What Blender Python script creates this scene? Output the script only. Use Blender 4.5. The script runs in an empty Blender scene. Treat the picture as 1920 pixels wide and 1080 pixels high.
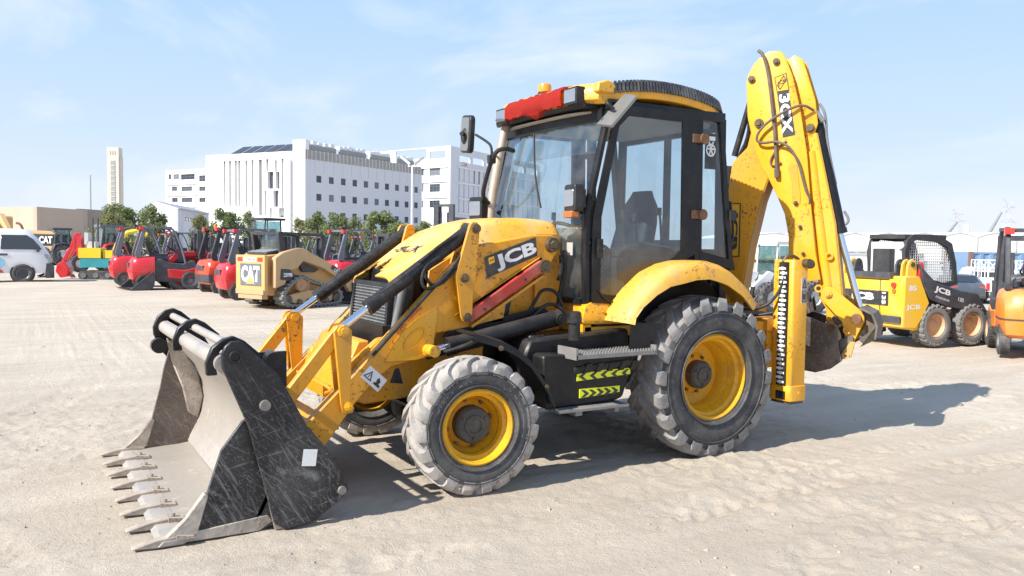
import bpy, bmesh, math, random
import numpy as np
from mathutils import Vector, Matrix, noise as mnoise
rnd = random.Random(7)
SC = bpy.context.scene
COL = SC.collection
rad = math.radians

# ------------------------------------------------------------------ camera
CAM_POS = Vector((-4.798, -5.947, 1.689))
F_PX = 1539.0
YAW, PITCH, ROLL = 0.5349, -0.0516, 0.0134
fw = Vector((math.sin(YAW)*math.cos(PITCH), math.cos(YAW)*math.cos(PITCH), math.sin(PITCH)))
r0 = Vector((math.cos(YAW), -math.sin(YAW), 0)); u0 = r0.cross(fw)
RT = math.cos(ROLL)*r0 + math.sin(ROLL)*u0
UP = -math.sin(ROLL)*r0 + math.cos(ROLL)*u0
cam = bpy.data.cameras.new('camera'); cam_o = bpy.data.objects.new('camera', cam); COL.objects.link(cam_o)
cam_o.matrix_world = Matrix((( RT.x, UP.x, -fw.x, CAM_POS.x), (RT.y, UP.y, -fw.y, CAM_POS.y), (RT.z, UP.z, -fw.z, CAM_POS.z), (0,0,0,1)))
cam.sensor_width = 36; cam.lens = F_PX/1920*36; cam.clip_end = 9000; cam.clip_start = .05
SC.camera = cam_o

# ------------------------------------------------------------------ light
SUN_TRAVEL = Vector((1.2, 0.13, -1.0)).normalized()
sun = bpy.data.lights.new('sun', 'SUN'); sun.energy = 4.6; sun.angle = rad(.53); sun.color = (1, .955, .88)
sun_o = bpy.data.objects.new('sun', sun); COL.objects.link(sun_o)
sun_o.rotation_euler = SUN_TRAVEL.to_track_quat('-Z', 'Y').to_euler()
world = bpy.data.worlds.new('World'); SC.world = world; world.use_nodes = True
nt = world.node_tree; bg = nt.nodes['Background']
sky = nt.nodes.new('ShaderNodeTexSky'); sky.sky_type = 'NISHITA'; sky.sun_disc = False
sky.sun_elevation = math.asin(-SUN_TRAVEL.z); sky.sun_rotation = math.atan2(-SUN_TRAVEL.x, -SUN_TRAVEL.y)
sky.air_density = 1.0; sky.dust_density = 1.6; sky.ozone_density = 2.2
# clear hazy desert sky: pale at the horizon, bluer overhead, with thin cirrus streaks by direction
def wn(t, **k):
    n = nt.nodes.new(t)
    for a, v in k.items(): setattr(n, a, v)
    return n
tc = wn('ShaderNodeTexCoord'); sp = wn('ShaderNodeSeparateXYZ'); nt.links.new(tc.outputs['Generated'], sp.inputs[0])
ab = wn('ShaderNodeMath', operation='MAXIMUM'); ab.inputs[1].default_value = 0; nt.links.new(sp.outputs[2], ab.inputs[0])
gr_ = wn('ShaderNodeValToRGB'); e_ = gr_.color_ramp.elements
e_[0].position = 0; e_[0].color = (.80,.84,.97,1); e_[1].position = 1; e_[1].color = (.20,.36,.72,1)
q_ = e_.new(.12); q_.color = (.60,.745,.98,1); q_ = e_.new(.34); q_.color = (.38,.61,.96,1)
nt.links.new(ab.outputs[0], gr_.inputs[0])
sc_ = wn('ShaderNodeVectorMath', operation='SCALE'); sc_.inputs['Scale'].default_value = 7.6; nt.links.new(gr_.outputs[0], sc_.inputs[0])
gm = wn('ShaderNodeMixRGB'); gm.inputs[0].default_value = .93; nt.links.new(sky.outputs[0], gm.inputs[1]); nt.links.new(sc_.outputs[0], gm.inputs[2])
mp = wn('ShaderNodeMapping'); mp.inputs['Scale'].default_value = (1.6, .55, 3.4); mp.inputs['Rotation'].default_value = (.5, -.75, .2); mp.inputs['Location'].default_value = (.35, .1, .3)
nz = wn('ShaderNodeTexNoise'); nz.inputs['Scale'].default_value = 1.9; nz.inputs['Detail'].default_value = 8; nz.inputs['Roughness'].default_value = .55; nz.inputs['Distortion'].default_value = .8
rp = wn('ShaderNodeValToRGB'); rp.color_ramp.elements[0].position = .47; rp.color_ramp.elements[1].position = .72
rp.color_ramp.elements[0].color = (0,0,0,1); rp.color_ramp.elements[1].color = (.6,.6,.6,1)
mx = wn('ShaderNodeMixRGB'); mx.inputs[2].default_value = (7.0, 7.2, 7.5, 1)
nt.links.new(tc.outputs['Generated'], mp.inputs[0]); nt.links.new(mp.outputs[0], nz.inputs[0]); nt.links.new(nz.outputs[0], rp.inputs[0])
nt.links.new(gm.outputs[0], mx.inputs[1]); nt.links.new(rp.outputs[0], mx.inputs[0]); nt.links.new(mx.outputs[0], bg.inputs[0])
bg.inputs[1].default_value = .09
SC.view_settings.view_transform = 'Standard'; SC.view_settings.look = 'None'; SC.view_settings.gamma = 1; SC.view_settings.exposure = .74
SC.view_settings.use_curve_mapping = False
SC.cycles.transparent_max_bounces = 32; SC.cycles.max_bounces = 8; SC.cycles.sample_clamp_indirect = 6

# ------------------------------------------------------------------ materials
def newmat(name):
    m = bpy.data.materials.new(name); m.use_nodes = True
    return m, m.node_tree, m.node_tree.nodes['Principled BSDF']
def L3(c): return (c[0], c[1], c[2], 1)
def mat(name, col, rough=.5, metal=0, dirt=None, amt=.5, scale=3.0, lo=.45, hi=.75, bump=0, bscale=40, coat=0, up=0, dirt2=None, amt2=.3, spec=.5, streak=0, chip=None, chipamt=.8):
    """painted / worn surface: base colour, patchy dirt, fine speckle, dust lying on upward faces, fine bump"""
    m, n, b = newmat(name); N = n.nodes; K = n.links.new
    b.inputs['Roughness'].default_value = rough; b.inputs['Metallic'].default_value = metal
    b.inputs['Specular IOR Level'].default_value = spec
    b.inputs['Coat Weight'].default_value = coat; b.inputs['Coat Roughness'].default_value = .12
    b.inputs['Base Color'].default_value = L3(col)
    t = N.new('ShaderNodeTexCoord')
    cur = None
    if dirt:
        src = t.outputs['Object']
        if streak:
            mpn = N.new('ShaderNodeMapping'); mpn.inputs['Scale'].default_value = (1, 1, streak); K(src, mpn.inputs[0]); src = mpn.outputs[0]
        z = N.new('ShaderNodeTexNoise'); z.inputs['Scale'].default_value = scale; z.inputs['Detail'].default_value = 9; z.inputs['Roughness'].default_value = .62
        K(src, z.inputs[0])
        r = N.new('ShaderNodeValToRGB'); r.color_ramp.elements[0].position = lo; r.color_ramp.elements[1].position = hi
        r.color_ramp.elements[0].color = (0,0,0,1); r.color_ramp.elements[1].color = (amt,amt,amt,1)
        K(z.outputs[0], r.inputs[0])
        x = N.new('ShaderNodeMixRGB'); x.inputs[1].default_value = L3(col); x.inputs[2].default_value = L3(dirt); K(r.outputs[0], x.inputs[0]); cur = x.outputs[0]
        # roughness follows the dirt
        rr = N.new('ShaderNodeMapRange'); rr.inputs[3].default_value = rough; rr.inputs[4].default_value = min(1, rough+.35); K(r.outputs[0], rr.inputs[0]); K(rr.outputs[0], b.inputs['Roughness'])
        # fine speckle
        z2 = N.new('ShaderNodeTexNoise'); z2.inputs['Scale'].default_value = scale*9; z2.inputs['Detail'].default_value = 6; K(t.outputs['Object'], z2.inputs[0])
        r2 = N.new('ShaderNodeValToRGB'); r2.color_ramp.elements[0].position = .56; r2.color_ramp.elements[1].position = .74
        r2.color_ramp.elements[0].color = (0,0,0,1); r2.color_ramp.elements[1].color = (amt2,amt2,amt2,1); K(z2.outputs[0], r2.inputs[0])
        x2 = N.new('ShaderNodeMixRGB'); x2.inputs[2].default_value = L3(dirt2 or dirt); K(r2.outputs[0], x2.inputs[0]); K(cur, x2.inputs[1]); cur = x2.outputs[0]
        if chip:
            zc = N.new('ShaderNodeTexNoise'); zc.inputs['Scale'].default_value = 34; zc.inputs['Detail'].default_value = 5; zc.inputs['Roughness'].default_value = .65; K(t.outputs['Object'], zc.inputs[0])
            zm = N.new('ShaderNodeTexNoise'); zm.inputs['Scale'].default_value = 2.7; zm.inputs['Detail'].default_value = 3; K(t.outputs['Object'], zm.inputs[0])
            sm = N.new('ShaderNodeMath'); sm.operation = 'MULTIPLY_ADD'; sm.inputs[1].default_value = .55; K(zm.outputs[0], sm.inputs[0]); K(zc.outputs[0], sm.inputs[2])
            rc = N.new('ShaderNodeValToRGB'); rc.color_ramp.elements[0].position = .895; rc.color_ramp.elements[1].position = .935; rc.color_ramp.elements[0].color = (0,0,0,1); rc.color_ramp.elements[1].color = (chipamt,)*3+(1,); K(sm.outputs[0], rc.inputs[0])
            xc = N.new('ShaderNodeMixRGB'); xc.inputs[2].default_value = L3(chip); K(rc.outputs[0], xc.inputs[0]); K(cur, xc.inputs[1]); cur = xc.outputs[0]
            # long grime runs
            mg = N.new('ShaderNodeMapping'); mg.inputs['Scale'].default_value = (1,1,.12); K(t.outputs['Object'], mg.inputs[0])
            zg = N.new('ShaderNodeTexNoise'); zg.inputs['Scale'].default_value = 9; zg.inputs['Detail'].default_value = 5; K(mg.outputs[0], zg.inputs[0])
            rg = N.new('ShaderNodeValToRGB'); rg.color_ramp.elements[0].position = .52; rg.color_ramp.elements[1].position = .76; rg.color_ramp.elements[0].color = (0,0,0,1); rg.color_ramp.elements[1].color = (.45,.45,.45,1); K(zg.outputs[0], rg.inputs[0])
            xg = N.new('ShaderNodeMixRGB'); xg.blend_type = 'MIX'; xg.inputs[2].default_value = L3([c*.5+.02 for c in dirt]); K(rg.outputs[0], xg.inputs[0]); K(cur, xg.inputs[1]); cur = xg.outputs[0]
        if up:
            g = N.new('ShaderNodeNewGeometry'); s = N.new('ShaderNodeSeparateXYZ'); K(g.outputs['Normal'], s.inputs[0])
            mr = N.new('ShaderNodeMapRange'); mr.inputs[1].default_value = .25; mr.inputs[2].default_value = .95; mr.inputs[4].default_value = up; K(s.outputs[2], mr.inputs[0])
            mu = N.new('ShaderNodeMath'); mu.operation = 'MULTIPLY'; K(mr.outputs[0], mu.inputs[0]); 
            ad = N.new('ShaderNodeMapRange'); ad.inputs[1].default_value = .35; ad.inputs[2].default_value = .6; K(z.outputs[0], ad.inputs[0]); K(ad.outputs[0], mu.inputs[1])
            x3 = N.new('ShaderNodeMixRGB'); x3.inputs[2].default_value = L3(dirt); K(mu.outputs[0], x3.inputs[0]); K(cur, x3.inputs[1]); cur = x3.outputs[0]
        K(cur, b.inputs['Base Color'])
    if bump:
        zb = N.new('ShaderNodeTexNoise'); zb.inputs['Scale'].default_value = bscale; zb.inputs['Detail'].default_value = 5; K(t.outputs['Object'], zb.inputs[0])
        bp = N.new('ShaderNodeBump'); bp.inputs['Strength'].default_value = bump; bp.inputs['Distance'].default_value = .01; K(zb.outputs[0], bp.inputs['Height']); K(bp.outputs[0], b.inputs['Normal'])
    return m
def glass(name, tint=(.55,.62,.64), trans=.75, rough=.02, edge=0):
    """thin window pane: part straight through (tinted), part mirror by fresnel"""
    m, n, b = newmat(name); N = n.nodes; K = n.links.new; N.remove(b)
    out = [q for q in N if q.type == 'OUTPUT_MATERIAL'][0]
    tr = N.new('ShaderNodeBsdfTransparent'); tr.inputs[0].default_value = L3(tint)
    gl = N.new('ShaderNodeBsdfGlossy'); gl.inputs[1].default_value = rough; gl.inputs[0].default_value = (.9,.95,1,1)
    lw = N.new('ShaderNodeLayerWeight'); lw.inputs[0].default_value = .5
    pw = N.new('ShaderNodeMath'); pw.operation = 'POWER'; pw.inputs[1].default_value = 4.0; K(lw.outputs['Facing'], pw.inputs[0])
    mr = N.new('ShaderNodeMapRange'); mr.inputs[3].default_value = .045+(.8-trans)*.6; mr.inputs[4].default_value = .9; K(pw.outputs[0], mr.inputs[0])
    x = N.new('ShaderNodeMixShader'); K(mr.outputs[0], x.inputs[0]); K(tr.outputs[0], x.inputs[1]); K(gl.outputs[0], x.inputs[2])
    # thin uneven film of dust on the pane
    tc_ = N.new('ShaderNodeTexCoord'); zn = N.new('ShaderNodeTexNoise'); zn.inputs['Scale'].default_value = 3.5; zn.inputs['Detail'].default_value = 8; zn.inputs['Roughness'].default_value = .65; K(tc_.outputs['Object'], zn.inputs[0])
    fd = N.new('ShaderNodeMapRange'); fd.inputs[1].default_value = .42; fd.inputs[2].default_value = .72; fd.inputs[3].default_value = .015; fd.inputs[4].default_value = .14; K(zn.outputs[0], fd.inputs[0])
    df = N.new('ShaderNodeBsdfDiffuse'); df.inputs[0].default_value = (.50,.46,.41,1); y = N.new('ShaderNodeMixShader'); K(fd.outputs[0], y.inputs[0]); K(x.outputs[0], y.inputs[1]); K(df.outputs[0], y.inputs[2]); K(y.outputs[0], out.inputs[0])
    return m
def scratched(name, col, sc, k=.55, metal=0):
    """black paint scraped by spoil: soft worn patches and many slanting scratches"""
    m, n, b = newmat(name); N = n.nodes; K = n.links.new; t = N.new('ShaderNodeTexCoord'); cur = None
    def layer(cur, scale, rot, st, lo, hi, amt, colr, det=4):
        mp = N.new('ShaderNodeMapping'); mp.vector_type = 'TEXTURE'; mp.inputs['Rotation'].default_value = (0, rot, 0); mp.inputs['Scale'].default_value = (1/st, 1, 1); K(t.outputs['Object'], mp.inputs[0])
        z = N.new('ShaderNodeTexNoise'); z.inputs['Scale'].default_value = scale; z.inputs['Detail'].default_value = det; z.inputs['Roughness'].default_value = .6; K(mp.outputs[0], z.inputs[0])
        r = N.new('ShaderNodeValToRGB'); r.color_ramp.elements[0].position = lo; r.color_ramp.elements[1].position = hi; r.color_ramp.elements[0].color = (0,0,0,1); r.color_ramp.elements[1].color = (amt,amt,amt,1); K(z.outputs[0], r.inputs[0])
        x = N.new('ShaderNodeMixRGB'); x.inputs[2].default_value = L3(colr)
        mw = N.new('ShaderNodeMath'); mw.operation = 'MULTIPLY'; K(r.outputs[0], mw.inputs[0]); K(wz.outputs[0], mw.inputs[1]); K(mw.outputs[0], x.inputs[0])
        if cur is None: x.inputs[1].default_value = L3(col)
        else: K(cur, x.inputs[1])
        return x.outputs[0]
    mid = [c*k for c in sc]; b.inputs['Metallic'].default_value = metal
    # wear is heaviest low down, where the spoil rubs
    sp_ = N.new('ShaderNodeSeparateXYZ'); K(t.outputs['Object'], sp_.inputs[0]); wz = N.new('ShaderNodeMapRange'); wz.inputs[1].default_value = .95; wz.inputs[2].default_value = .35; wz.inputs[3].default_value = .25; wz.inputs[4].default_value = 1; K(sp_.outputs[2], wz.inputs[0])
    cur = layer(cur, 3.0, .3, 1, .45, .75, .35, mid, 10)
    for sc_, ro, st, lo, hi, am in ((60,1.05,.06,.58,.72,.5),(80,.65,.05,.60,.72,.45),(70,-.25,.06,.61,.73,.4),(50,1.5,.10,.60,.74,.4),(110,.9,.5,.58,.72,.5)): cur = layer(cur, sc_, ro, st, lo, hi, am, sc if ro < 1.2 else mid, 3)
    cur = layer(cur, 7, .8, .5, .60, .74, .6, [min(1, c*1.25) for c in sc], 10)
    K(cur, b.inputs['Base Color']); b.inputs['Roughness'].default_value = .42; b.inputs['Specular IOR Level'].default_value = .4
    return m
SAND = (.50,.43,.35)
M = {}
M['yellow'] = mat('jcb_yellow', (.75,.322,.006), .46, dirt=(.46,.30,.12), amt=.42, scale=2.2, coat=.08, dirt2=(.25,.13,.03), amt2=.30, bump=.04, up=.25, streak=.5, chip=(.10,.05,.025))
M['yellow_clean'] = mat('yellow_paint_bright', (.82,.388,.008), .44, dirt=(.62,.45,.20), amt=.30, scale=2.0, coat=.10, dirt2=(.35,.19,.04), amt2=.22, bump=.03, chip=(.10,.05,.025), chipamt=.6)
M['ochre'] = mat('yellow_paint_orange', (.72,.31,.012), .45, dirt=(.42,.30,.16), amt=.45, scale=3.5, dirt2=(.12,.06,.02), amt2=.4, bump=.05, chip=(.10,.05,.025))
M['dusty_unlit_yellow'] = mat('dusty_unlit_tan', (.58,.33,.07), .75, dirt=(.45,.34,.20), amt=.75, scale=3, bump=.08, lo=.35, hi=.65)  # dust plus the darker unlit tone of the arm's back faces, both in the colour
M['hood'] = mat('hood_paint', (.81,.395,.028), .50, dirt=(.66,.50,.26), amt=.75, scale=2.5, coat=.08, dirt2=(.20,.11,.04), amt2=.42, bump=.04, up=.3, streak=.6, chip=(.10,.05,.025))
M['black'] = mat('black_paint', (.010,.010,.011), .38, dirt=(.15,.13,.115), amt=.13, scale=4, dirt2=(.3,.27,.23), amt2=.05, up=.28, bump=.06, spec=.3)
M['blackbucket'] = scratched('worn_black_steel', (.014,.014,.016), (.32,.31,.30))
M['browncheek'] = scratched('worn_brown_steel', (.10,.078,.066), (.36,.31,.27))
M['steelworn'] = mat('worn_bright_steel', (.36,.335,.31), .50, .25, dirt=(.44,.385,.325), amt=.75, scale=3, lo=.35, hi=.7, dirt2=(.13,.11,.10), amt2=.45, bump=.12, bscale=50)
M['shellsteel'] = scratched('scraped_bright_steel', (.40,.36,.315), (.58,.52,.45), .42, .22)
M['muddysteel'] = mat('muddy_steel', (.27,.225,.19), .85, dirt=(.55,.48,.40), amt=.8, scale=5, lo=.40, hi=.62, dirt2=(.09,.07,.06), amt2=.5, bump=.35, bscale=45)
M['stepsteel'] = mat('step_steel', (.22,.21,.20), .6, .2, dirt=(.34,.30,.26), amt=.7, scale=9, bump=.1)
M['sandysteel'] = mat('sandy_steel', (.28,.24,.20), .85, dirt=(.46,.39,.32), amt=.9, scale=7, lo=.36, hi=.6, dirt2=(.14,.12,.10), amt2=.5, bump=.3)
M['darksteel2'] = mat('worn_bolt_steel', (.20,.185,.17), .5, .4, dirt=(.4,.36,.32), amt=.5, scale=20)
M['darksteel'] = mat('dark_worn_steel', (.075,.062,.055), .5, .4, dirt=(.30,.24,.20), amt=.6, scale=5, dirt2=(.4,.33,.27), amt2=.3, bump=.1)
M['rubber_black'] = mat('hose_rubber', (.013,.013,.013), .45, dirt=(.20,.17,.15), amt=.2, scale=9, spec=.35)
M['chrome'] = mat('chrome_rod', (.75,.77,.80), .12, 1.0)
M['red'] = mat('red_strut_paint', (.42,.035,.022), .5, dirt=(.46,.24,.17), amt=.6, scale=5, dirt2=(.08,.03,.02), amt2=.3)
M['tyre_side'] = mat('tyre_sidewall', (.042,.042,.044), .80, dirt=(.20,.19,.175), amt=.55, scale=5, lo=.40, hi=.70, dirt2=(.25,.235,.22), amt2=.35, bump=.15, bscale=30)
M['tyre_tread'] = mat('dusty_tread', (.40,.365,.33), .95, dirt=(.13,.125,.12), amt=.55, scale=5, lo=.45, hi=.70, dirt2=(.52,.47,.42), amt2=.5, bump=.3, bscale=40)
M['tyre_tread_dark'] = mat('dusty_tread_darker', (.27,.255,.24), .95, dirt=(.10,.10,.10), amt=.65, scale=3.5, lo=.42, hi=.66, dirt2=(.42,.38,.34), amt2=.5, bump=.3, bscale=40)
M['rim'] = mat('rim_yellow', (.78,.39,.008), .42, dirt=(.34,.19,.055), amt=.55, scale=5, dirt2=(.10,.05,.02), amt2=.4, bump=.08)
M['hub'] = mat('hub_dark', (.060,.055,.048), .65, dirt=(.20,.17,.13), amt=.5, scale=10, bump=.15)
M['glass'] = glass('cab_glass', (.80,.89,.89), .74)
M['glass_dark'] = glass('tinted_glass', (.64,.74,.78), .72)
M['glass_green'] = glass('green_edge_glass', (.66,.84,.78), .76)
M['plastic'] = mat('dark_plastic', (.018,.018,.020), .5, dirt=(.13,.12,.11), amt=.22, scale=6, spec=.35)
M['greyplastic'] = mat('grey_plastic', (.15,.155,.16), .6, dirt=(.35,.33,.30), amt=.4, scale=6)
M['headliner'] = mat('headliner', (.42,.40,.37), .9)
M['white'] = mat('white_decal', (.80,.80,.79), .45, dirt=(.5,.45,.4), amt=.3, scale=10)
M['signblack'] = mat('decal_black', (.028,.027,.03), .4, dirt=(.2,.18,.16), amt=.25, scale=12)
M['orange'] = mat('amber_lens', (.85,.30,.02), .3)
M['lens'] = mat('lamp_lens', (.42,.44,.46), .10, .75, dirt=(.55,.53,.5), amt=.4, scale=20)
M['lime'] = mat('fluorescent_tape', (.80,.84,.02), .4)
M['cloth'] = mat('red_cloth', (.52,.028,.018), .9, dirt=(.4,.05,.03), amt=.4, scale=5, bump=.2, bscale=150)
M['beige_pipe'] = mat('exhaust_pipe', (.47,.40,.33), .5, .35, dirt=(.30,.20,.13), amt=.6, scale=6)
M['mirror'] = mat('mirror_back', (.16,.165,.165), .35)
M['decalyellow'] = mat('decal_yellow', (.80,.42,.01), .4)
M['redtext'] = mat('red_text', (.62,.03,.02), .5)
M['rust'] = mat('rusty_steel', (.16,.075,.035), .8, dirt=(.32,.20,.12), amt=.6, scale=12, bump=.2)
M['orange_worn'] = mat('worn_amber_lens', (.42,.13,.03), .4)
M['rubber_rib'] = mat('rubber_rib', (.035,.036,.04), .55, dirt=(.30,.29,.28), amt=.4, scale=12)
M['fender'] = mat('fender_yellow', (.79,.395,.025), .48, dirt=(.56,.41,.24), amt=.7, scale=1.6, coat=.2, dirt2=(.35,.22,.08), amt2=.25, bump=.03, up=.3, chip=(.10,.05,.025), chipamt=.6)
M['greyhose'] = mat('dusty_hose', (.11,.085,.065), .7, dirt=(.30,.24,.18), amt=.5, scale=10)
M['muddydark'] = mat('muddy_dark_steel', (.11,.09,.07), .7, dirt=(.34,.28,.22), amt=.6, scale=8, bump=.2)
M['greasecap'] = mat('pin_cap', (.10,.075,.05), .5, .5, dirt=(.35,.24,.10), amt=.5, scale=15)

# ------------------------------------------------------------------ mesh builder
class G:
    """collects shapes in one bmesh; T is the matrix applied to everything added"""
    def __init__(s, T=None): s.bm = bmesh.new(); s.T = T
    def _add(s, vs, fs, bev=0, mi=0, seg=1):
        T = s.T
        V = [s.bm.verts.new((T @ Vector(v)) if T else v) for v in vs]
        F = []
        for f in fs:
            try: q = s.bm.faces.new([V[i] for i in f]); q.material_index = mi; F.append(q)
            except ValueError: pass
        if bev:
            es = set(e for f in F for e in f.edges if len(e.link_faces) == 2 and e.calc_face_angle(0) > .45)
            try: bmesh.ops.bevel(s.bm, geom=list(es), offset=bev, segments=seg, affect='EDGES', profile=.6, clamp_overlap=True, material=-1)
            except Exception: pass
        return s
    def box(s, x0, x1, y0, y1, z0, z1, bev=0, mi=0):
        vs = [(x0,y0,z0),(x1,y0,z0),(x1,y1,z0),(x0,y1,z0),(x0,y0,z1),(x1,y0,z1),(x1,y1,z1),(x0,y1,z1)]
        return s._add(vs, [(3,2,1,0),(4,5,6,7),(0,1,5,4),(1,2,6,5),(2,3,7,6),(3,0,4,7)], bev, mi)
    def prism(s, pts, y0, y1, bev=0, ax='y', mi=0):
        """outline of (a,b) pairs pulled along an axis: ax y -> (x,z), ax x -> (y,z), ax z -> (x,y)"""
        n = len(pts)
        def P(a, b, t): return (a, t, b) if ax == 'y' else ((t, a, b) if ax == 'x' else (a, b, t))
        vs = [P(a, b, y0) for a, b in pts] + [P(a, b, y1) for a, b in pts]
        fs = [tuple(range(n)), tuple(range(2*n-1, n-1, -1))] + [(i, (i+1) % n + 0, (i+1) % n + n, i+n) for i in range(n)]
        s._add(vs, fs, 0, mi)
        if bev:
            s.bm.faces.ensure_lookup_table(); F = s.bm.faces[-(n+2):]
            bmesh.ops.recalc_face_normals(s.bm, faces=F)
            es = set(e for f in F for e in f.edges if len(e.link_faces) == 2 and e.calc_face_angle(0) > .5)
            bmesh.ops.bevel(s.bm, geom=list(es), offset=bev, segments=1, affect='EDGES', clamp_overlap=True, material=-1)
        return s
    def ring(s, A, B, y0, y1, ax='y', mi=0):
        """frame between two outlines of equal count"""
        n = len(A)
        def P(a, b, t): return (a, t, b) if ax == 'y' else ((t, a, b) if ax == 'x' else (a, b, t))
        vs = [P(a,b,y0) for a,b in A]+[P(a,b,y0) for a,b in B]+[P(a,b,y1) for a,b in A]+[P(a,b,y1) for a,b in B]
        fs = []
        for i in range(n):
            j = (i+1) % n
            fs += [(i,j,n+j,n+i), (2*n+i,3*n+i,3*n+j,2*n+j), (i,2*n+i,2*n+j,j), (n+i,n+j,3*n+j,3*n+i)]
        return s._add(vs, fs, 0, mi)
    def cyl(s, p0, p1, r, r2=None, n=20, cap=True, mi=0, bev=0):
        p0, p1 = Vector(p0), Vector(p1); r2 = r if r2 is None else r2
        d = (p1-p0).normalized(); a = d.orthogonal().normalized(); b = d.cross(a)
        vs = [p0+r*(math.cos(t)*a+math.sin(t)*b) for t in [2*math.pi*i/n for i in range(n)]]
        vs += [p1+r2*(math.cos(t)*a+math.sin(t)*b) for t in [2*math.pi*i/n for i in range(n)]]
        fs = [(i, (i+1) % n, (i+1) % n+n, i+n) for i in range(n)]
        if cap: fs += [tuple(range(n-1, -1, -1)), tuple(range(n, 2*n))]
        return s._add(vs, fs, bev, mi)
    def tube(s, pts, r, n=10, smooth=3, mi=0):
        P = [Vector(p) for p in pts]
        for _ in range(smooth):
            Q = [P[0]]
            for a, b in zip(P, P[1:]): Q += [a*.75+b*.25, a*.25+b*.75]
            P = Q+[P[-1]]
        vs, fs = [], []
        prev = None
        for i, q in enumerate(P):
            d = (P[min(i+1, len(P)-1)]-P[max(i-1, 0)]).normalized()
            a = d.orthogonal().normalized() if prev is None else (prev-d*prev.dot(d)).normalized()
            prev = a; b = d.cross(a)
            vs += [q+r*(math.cos(2*math.pi*k/n)*a+math.sin(2*math.pi*k/n)*b) for k in range(n)]
        for i in range(len(P)-1):
            fs += [(i*n+k, i*n+(k+1) % n, (i+1)*n+(k+1) % n, (i+1)*n+k) for k in range(n)]
        fs += [tuple(range(n-1, -1, -1)), tuple(range((len(P)-1)*n, len(P)*n))]
        return s._add(vs, fs, 0, mi)
    def lathe(s, prof, c, ax='y', n=48, mi=0, sgn=1):
        """prof: (radius, offset along axis)"""
        c = Vector(c); vs, fs = [], []
        A = {'y': (Vector((1,0,0)), Vector((0,0,1)), Vector((0,1,0))), 'x': (Vector((0,1,0)), Vector((0,0,1)), Vector((1,0,0))), 'z': (Vector((1,0,0)), Vector((0,1,0)), Vector((0,0,1)))}[ax]
        for i in range(n):
            t = 2*math.pi*i/n; e = math.cos(t)*A[0]+math.sin(t)*A[1]
            vs += [c+e*r+A[2]*(o*sgn) for r, o in prof]
        m = len(prof)
        for i in range(n):
            j = (i+1) % n
            fs += [(i*m+k, j*m+k, j*m+k+1, i*m+k+1) for k in range(m-1)]
        return s._add(vs, fs, 0, mi)
    def loft(s, rows, mi=0, close=False, caps=False):
        m = len(rows[0]); vs = [p for r in rows for p in r]; fs = []
        for i in range(len(rows)-1):
            for k in range(m if close else m-1):
                fs.append((i*m+k, i*m+(k+1) % m, (i+1)*m+(k+1) % m, (i+1)*m+k))
        if caps: fs += [tuple(range(m-1, -1, -1)), tuple(range((len(rows)-1)*m, len(rows)*m))]
        return s._add(vs, fs, 0, mi)
    def face(s, pts, mi=0): return s._add(pts, [tuple(range(len(pts)))], 0, mi)
    def mesh(s, name, mats, ang=35):
        bmesh.ops.recalc_face_normals(s.bm, faces=s.bm.faces[:])
        me = bpy.data.meshes.new(name); s.bm.to_mesh(me); s.bm.free()
        for m in (mats if isinstance(mats, (list, tuple)) else [mats]): me.materials.append(M[m] if isinstance(m, str) else m)
        if len(me.polygons):
            me.polygons.foreach_set('use_smooth', [True]*len(me.polygons)); me.set_sharp_from_angle(angle=rad(ang))
        return me
    def clusters(s):
        """groups of loose pieces that touch or interleave (by bounding box)"""
        bm = s.bm; bm.verts.index_update(); seen = [False]*len(bm.verts); comps = []
        for v in bm.verts:
            if seen[v.index]: continue
            st = [v]; seen[v.index] = True; c = []
            while st:
                q = st.pop(); c.append(q)
                for e in q.link_edges:
                    w = e.other_vert(q)
                    if not seen[w.index]: seen[w.index] = True; st.append(w)
            P = np.array([q.co[:] for q in c]); comps.append([P.min(0)-.0015, P.max(0)+.0015, c])
            if len(comps) > 400: return None
        ch = True
        while ch:
            ch = False; out = []
            for c in comps:
                for d in out:
                    if (c[0] <= d[1]).all() and (d[0] <= c[1]).all():
                        d[0] = np.minimum(c[0], d[0]); d[1] = np.maximum(c[1], d[1]); d[2] = d[2]+c[2]; ch = True; break
                else: out.append(c)
            comps = out
        return comps
    def obj(s, name, mats, parent=None, label=None, ang=35, split=True):
        first = None; builders = [s]
        if split:
            cs = s.clusters()
            if cs and 1 < len(cs) <= 80:
                builders = []; cs.sort(key=lambda c: -float(np.prod(c[1]-c[0])))
                for c in cs:
                    g = G(); mp = {}
                    for v in c[2]: mp[v] = g.bm.verts.new(v.co)
                    for f in {f for v in c[2] for f in v.link_faces}: g.bm.faces.new([mp[v] for v in f.verts]).material_index = f.material_index
                    builders.append(g)
        for b in builders:
            o = bpy.data.objects.new(name, b.mesh(name, mats, ang)); COL.objects.link(o)
            if parent: o.parent = parent
            if label and first is None: o['label'] = label
            first = first or o
        return first
def thing(name, label, cat, loc=(0,0,0), rz=0, group=None, scale=1):
    o = bpy.data.objects.new(name, None); COL.objects.link(o); o.location = loc; o.rotation_euler = (0,0,rz); o.scale = (scale,)*3
    o.empty_display_size = .2
    o['label'] = label; o['category'] = cat
    if group: o['group'] = group
    return o
def tag(o, label=None, cat=None, group=None, kind=None):
    for k, v in (('label', label), ('category', cat), ('group', group), ('kind', kind)):
        if v: o[k] = v
    return o
def copy_tree(o, parent=None):
    c = o.copy(); COL.objects.link(c)
    if parent: c.parent = parent; c.matrix_parent_inverse = o.matrix_parent_inverse.copy()
    for ch in list(o.children): copy_tree(ch, c)
    return c
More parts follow.
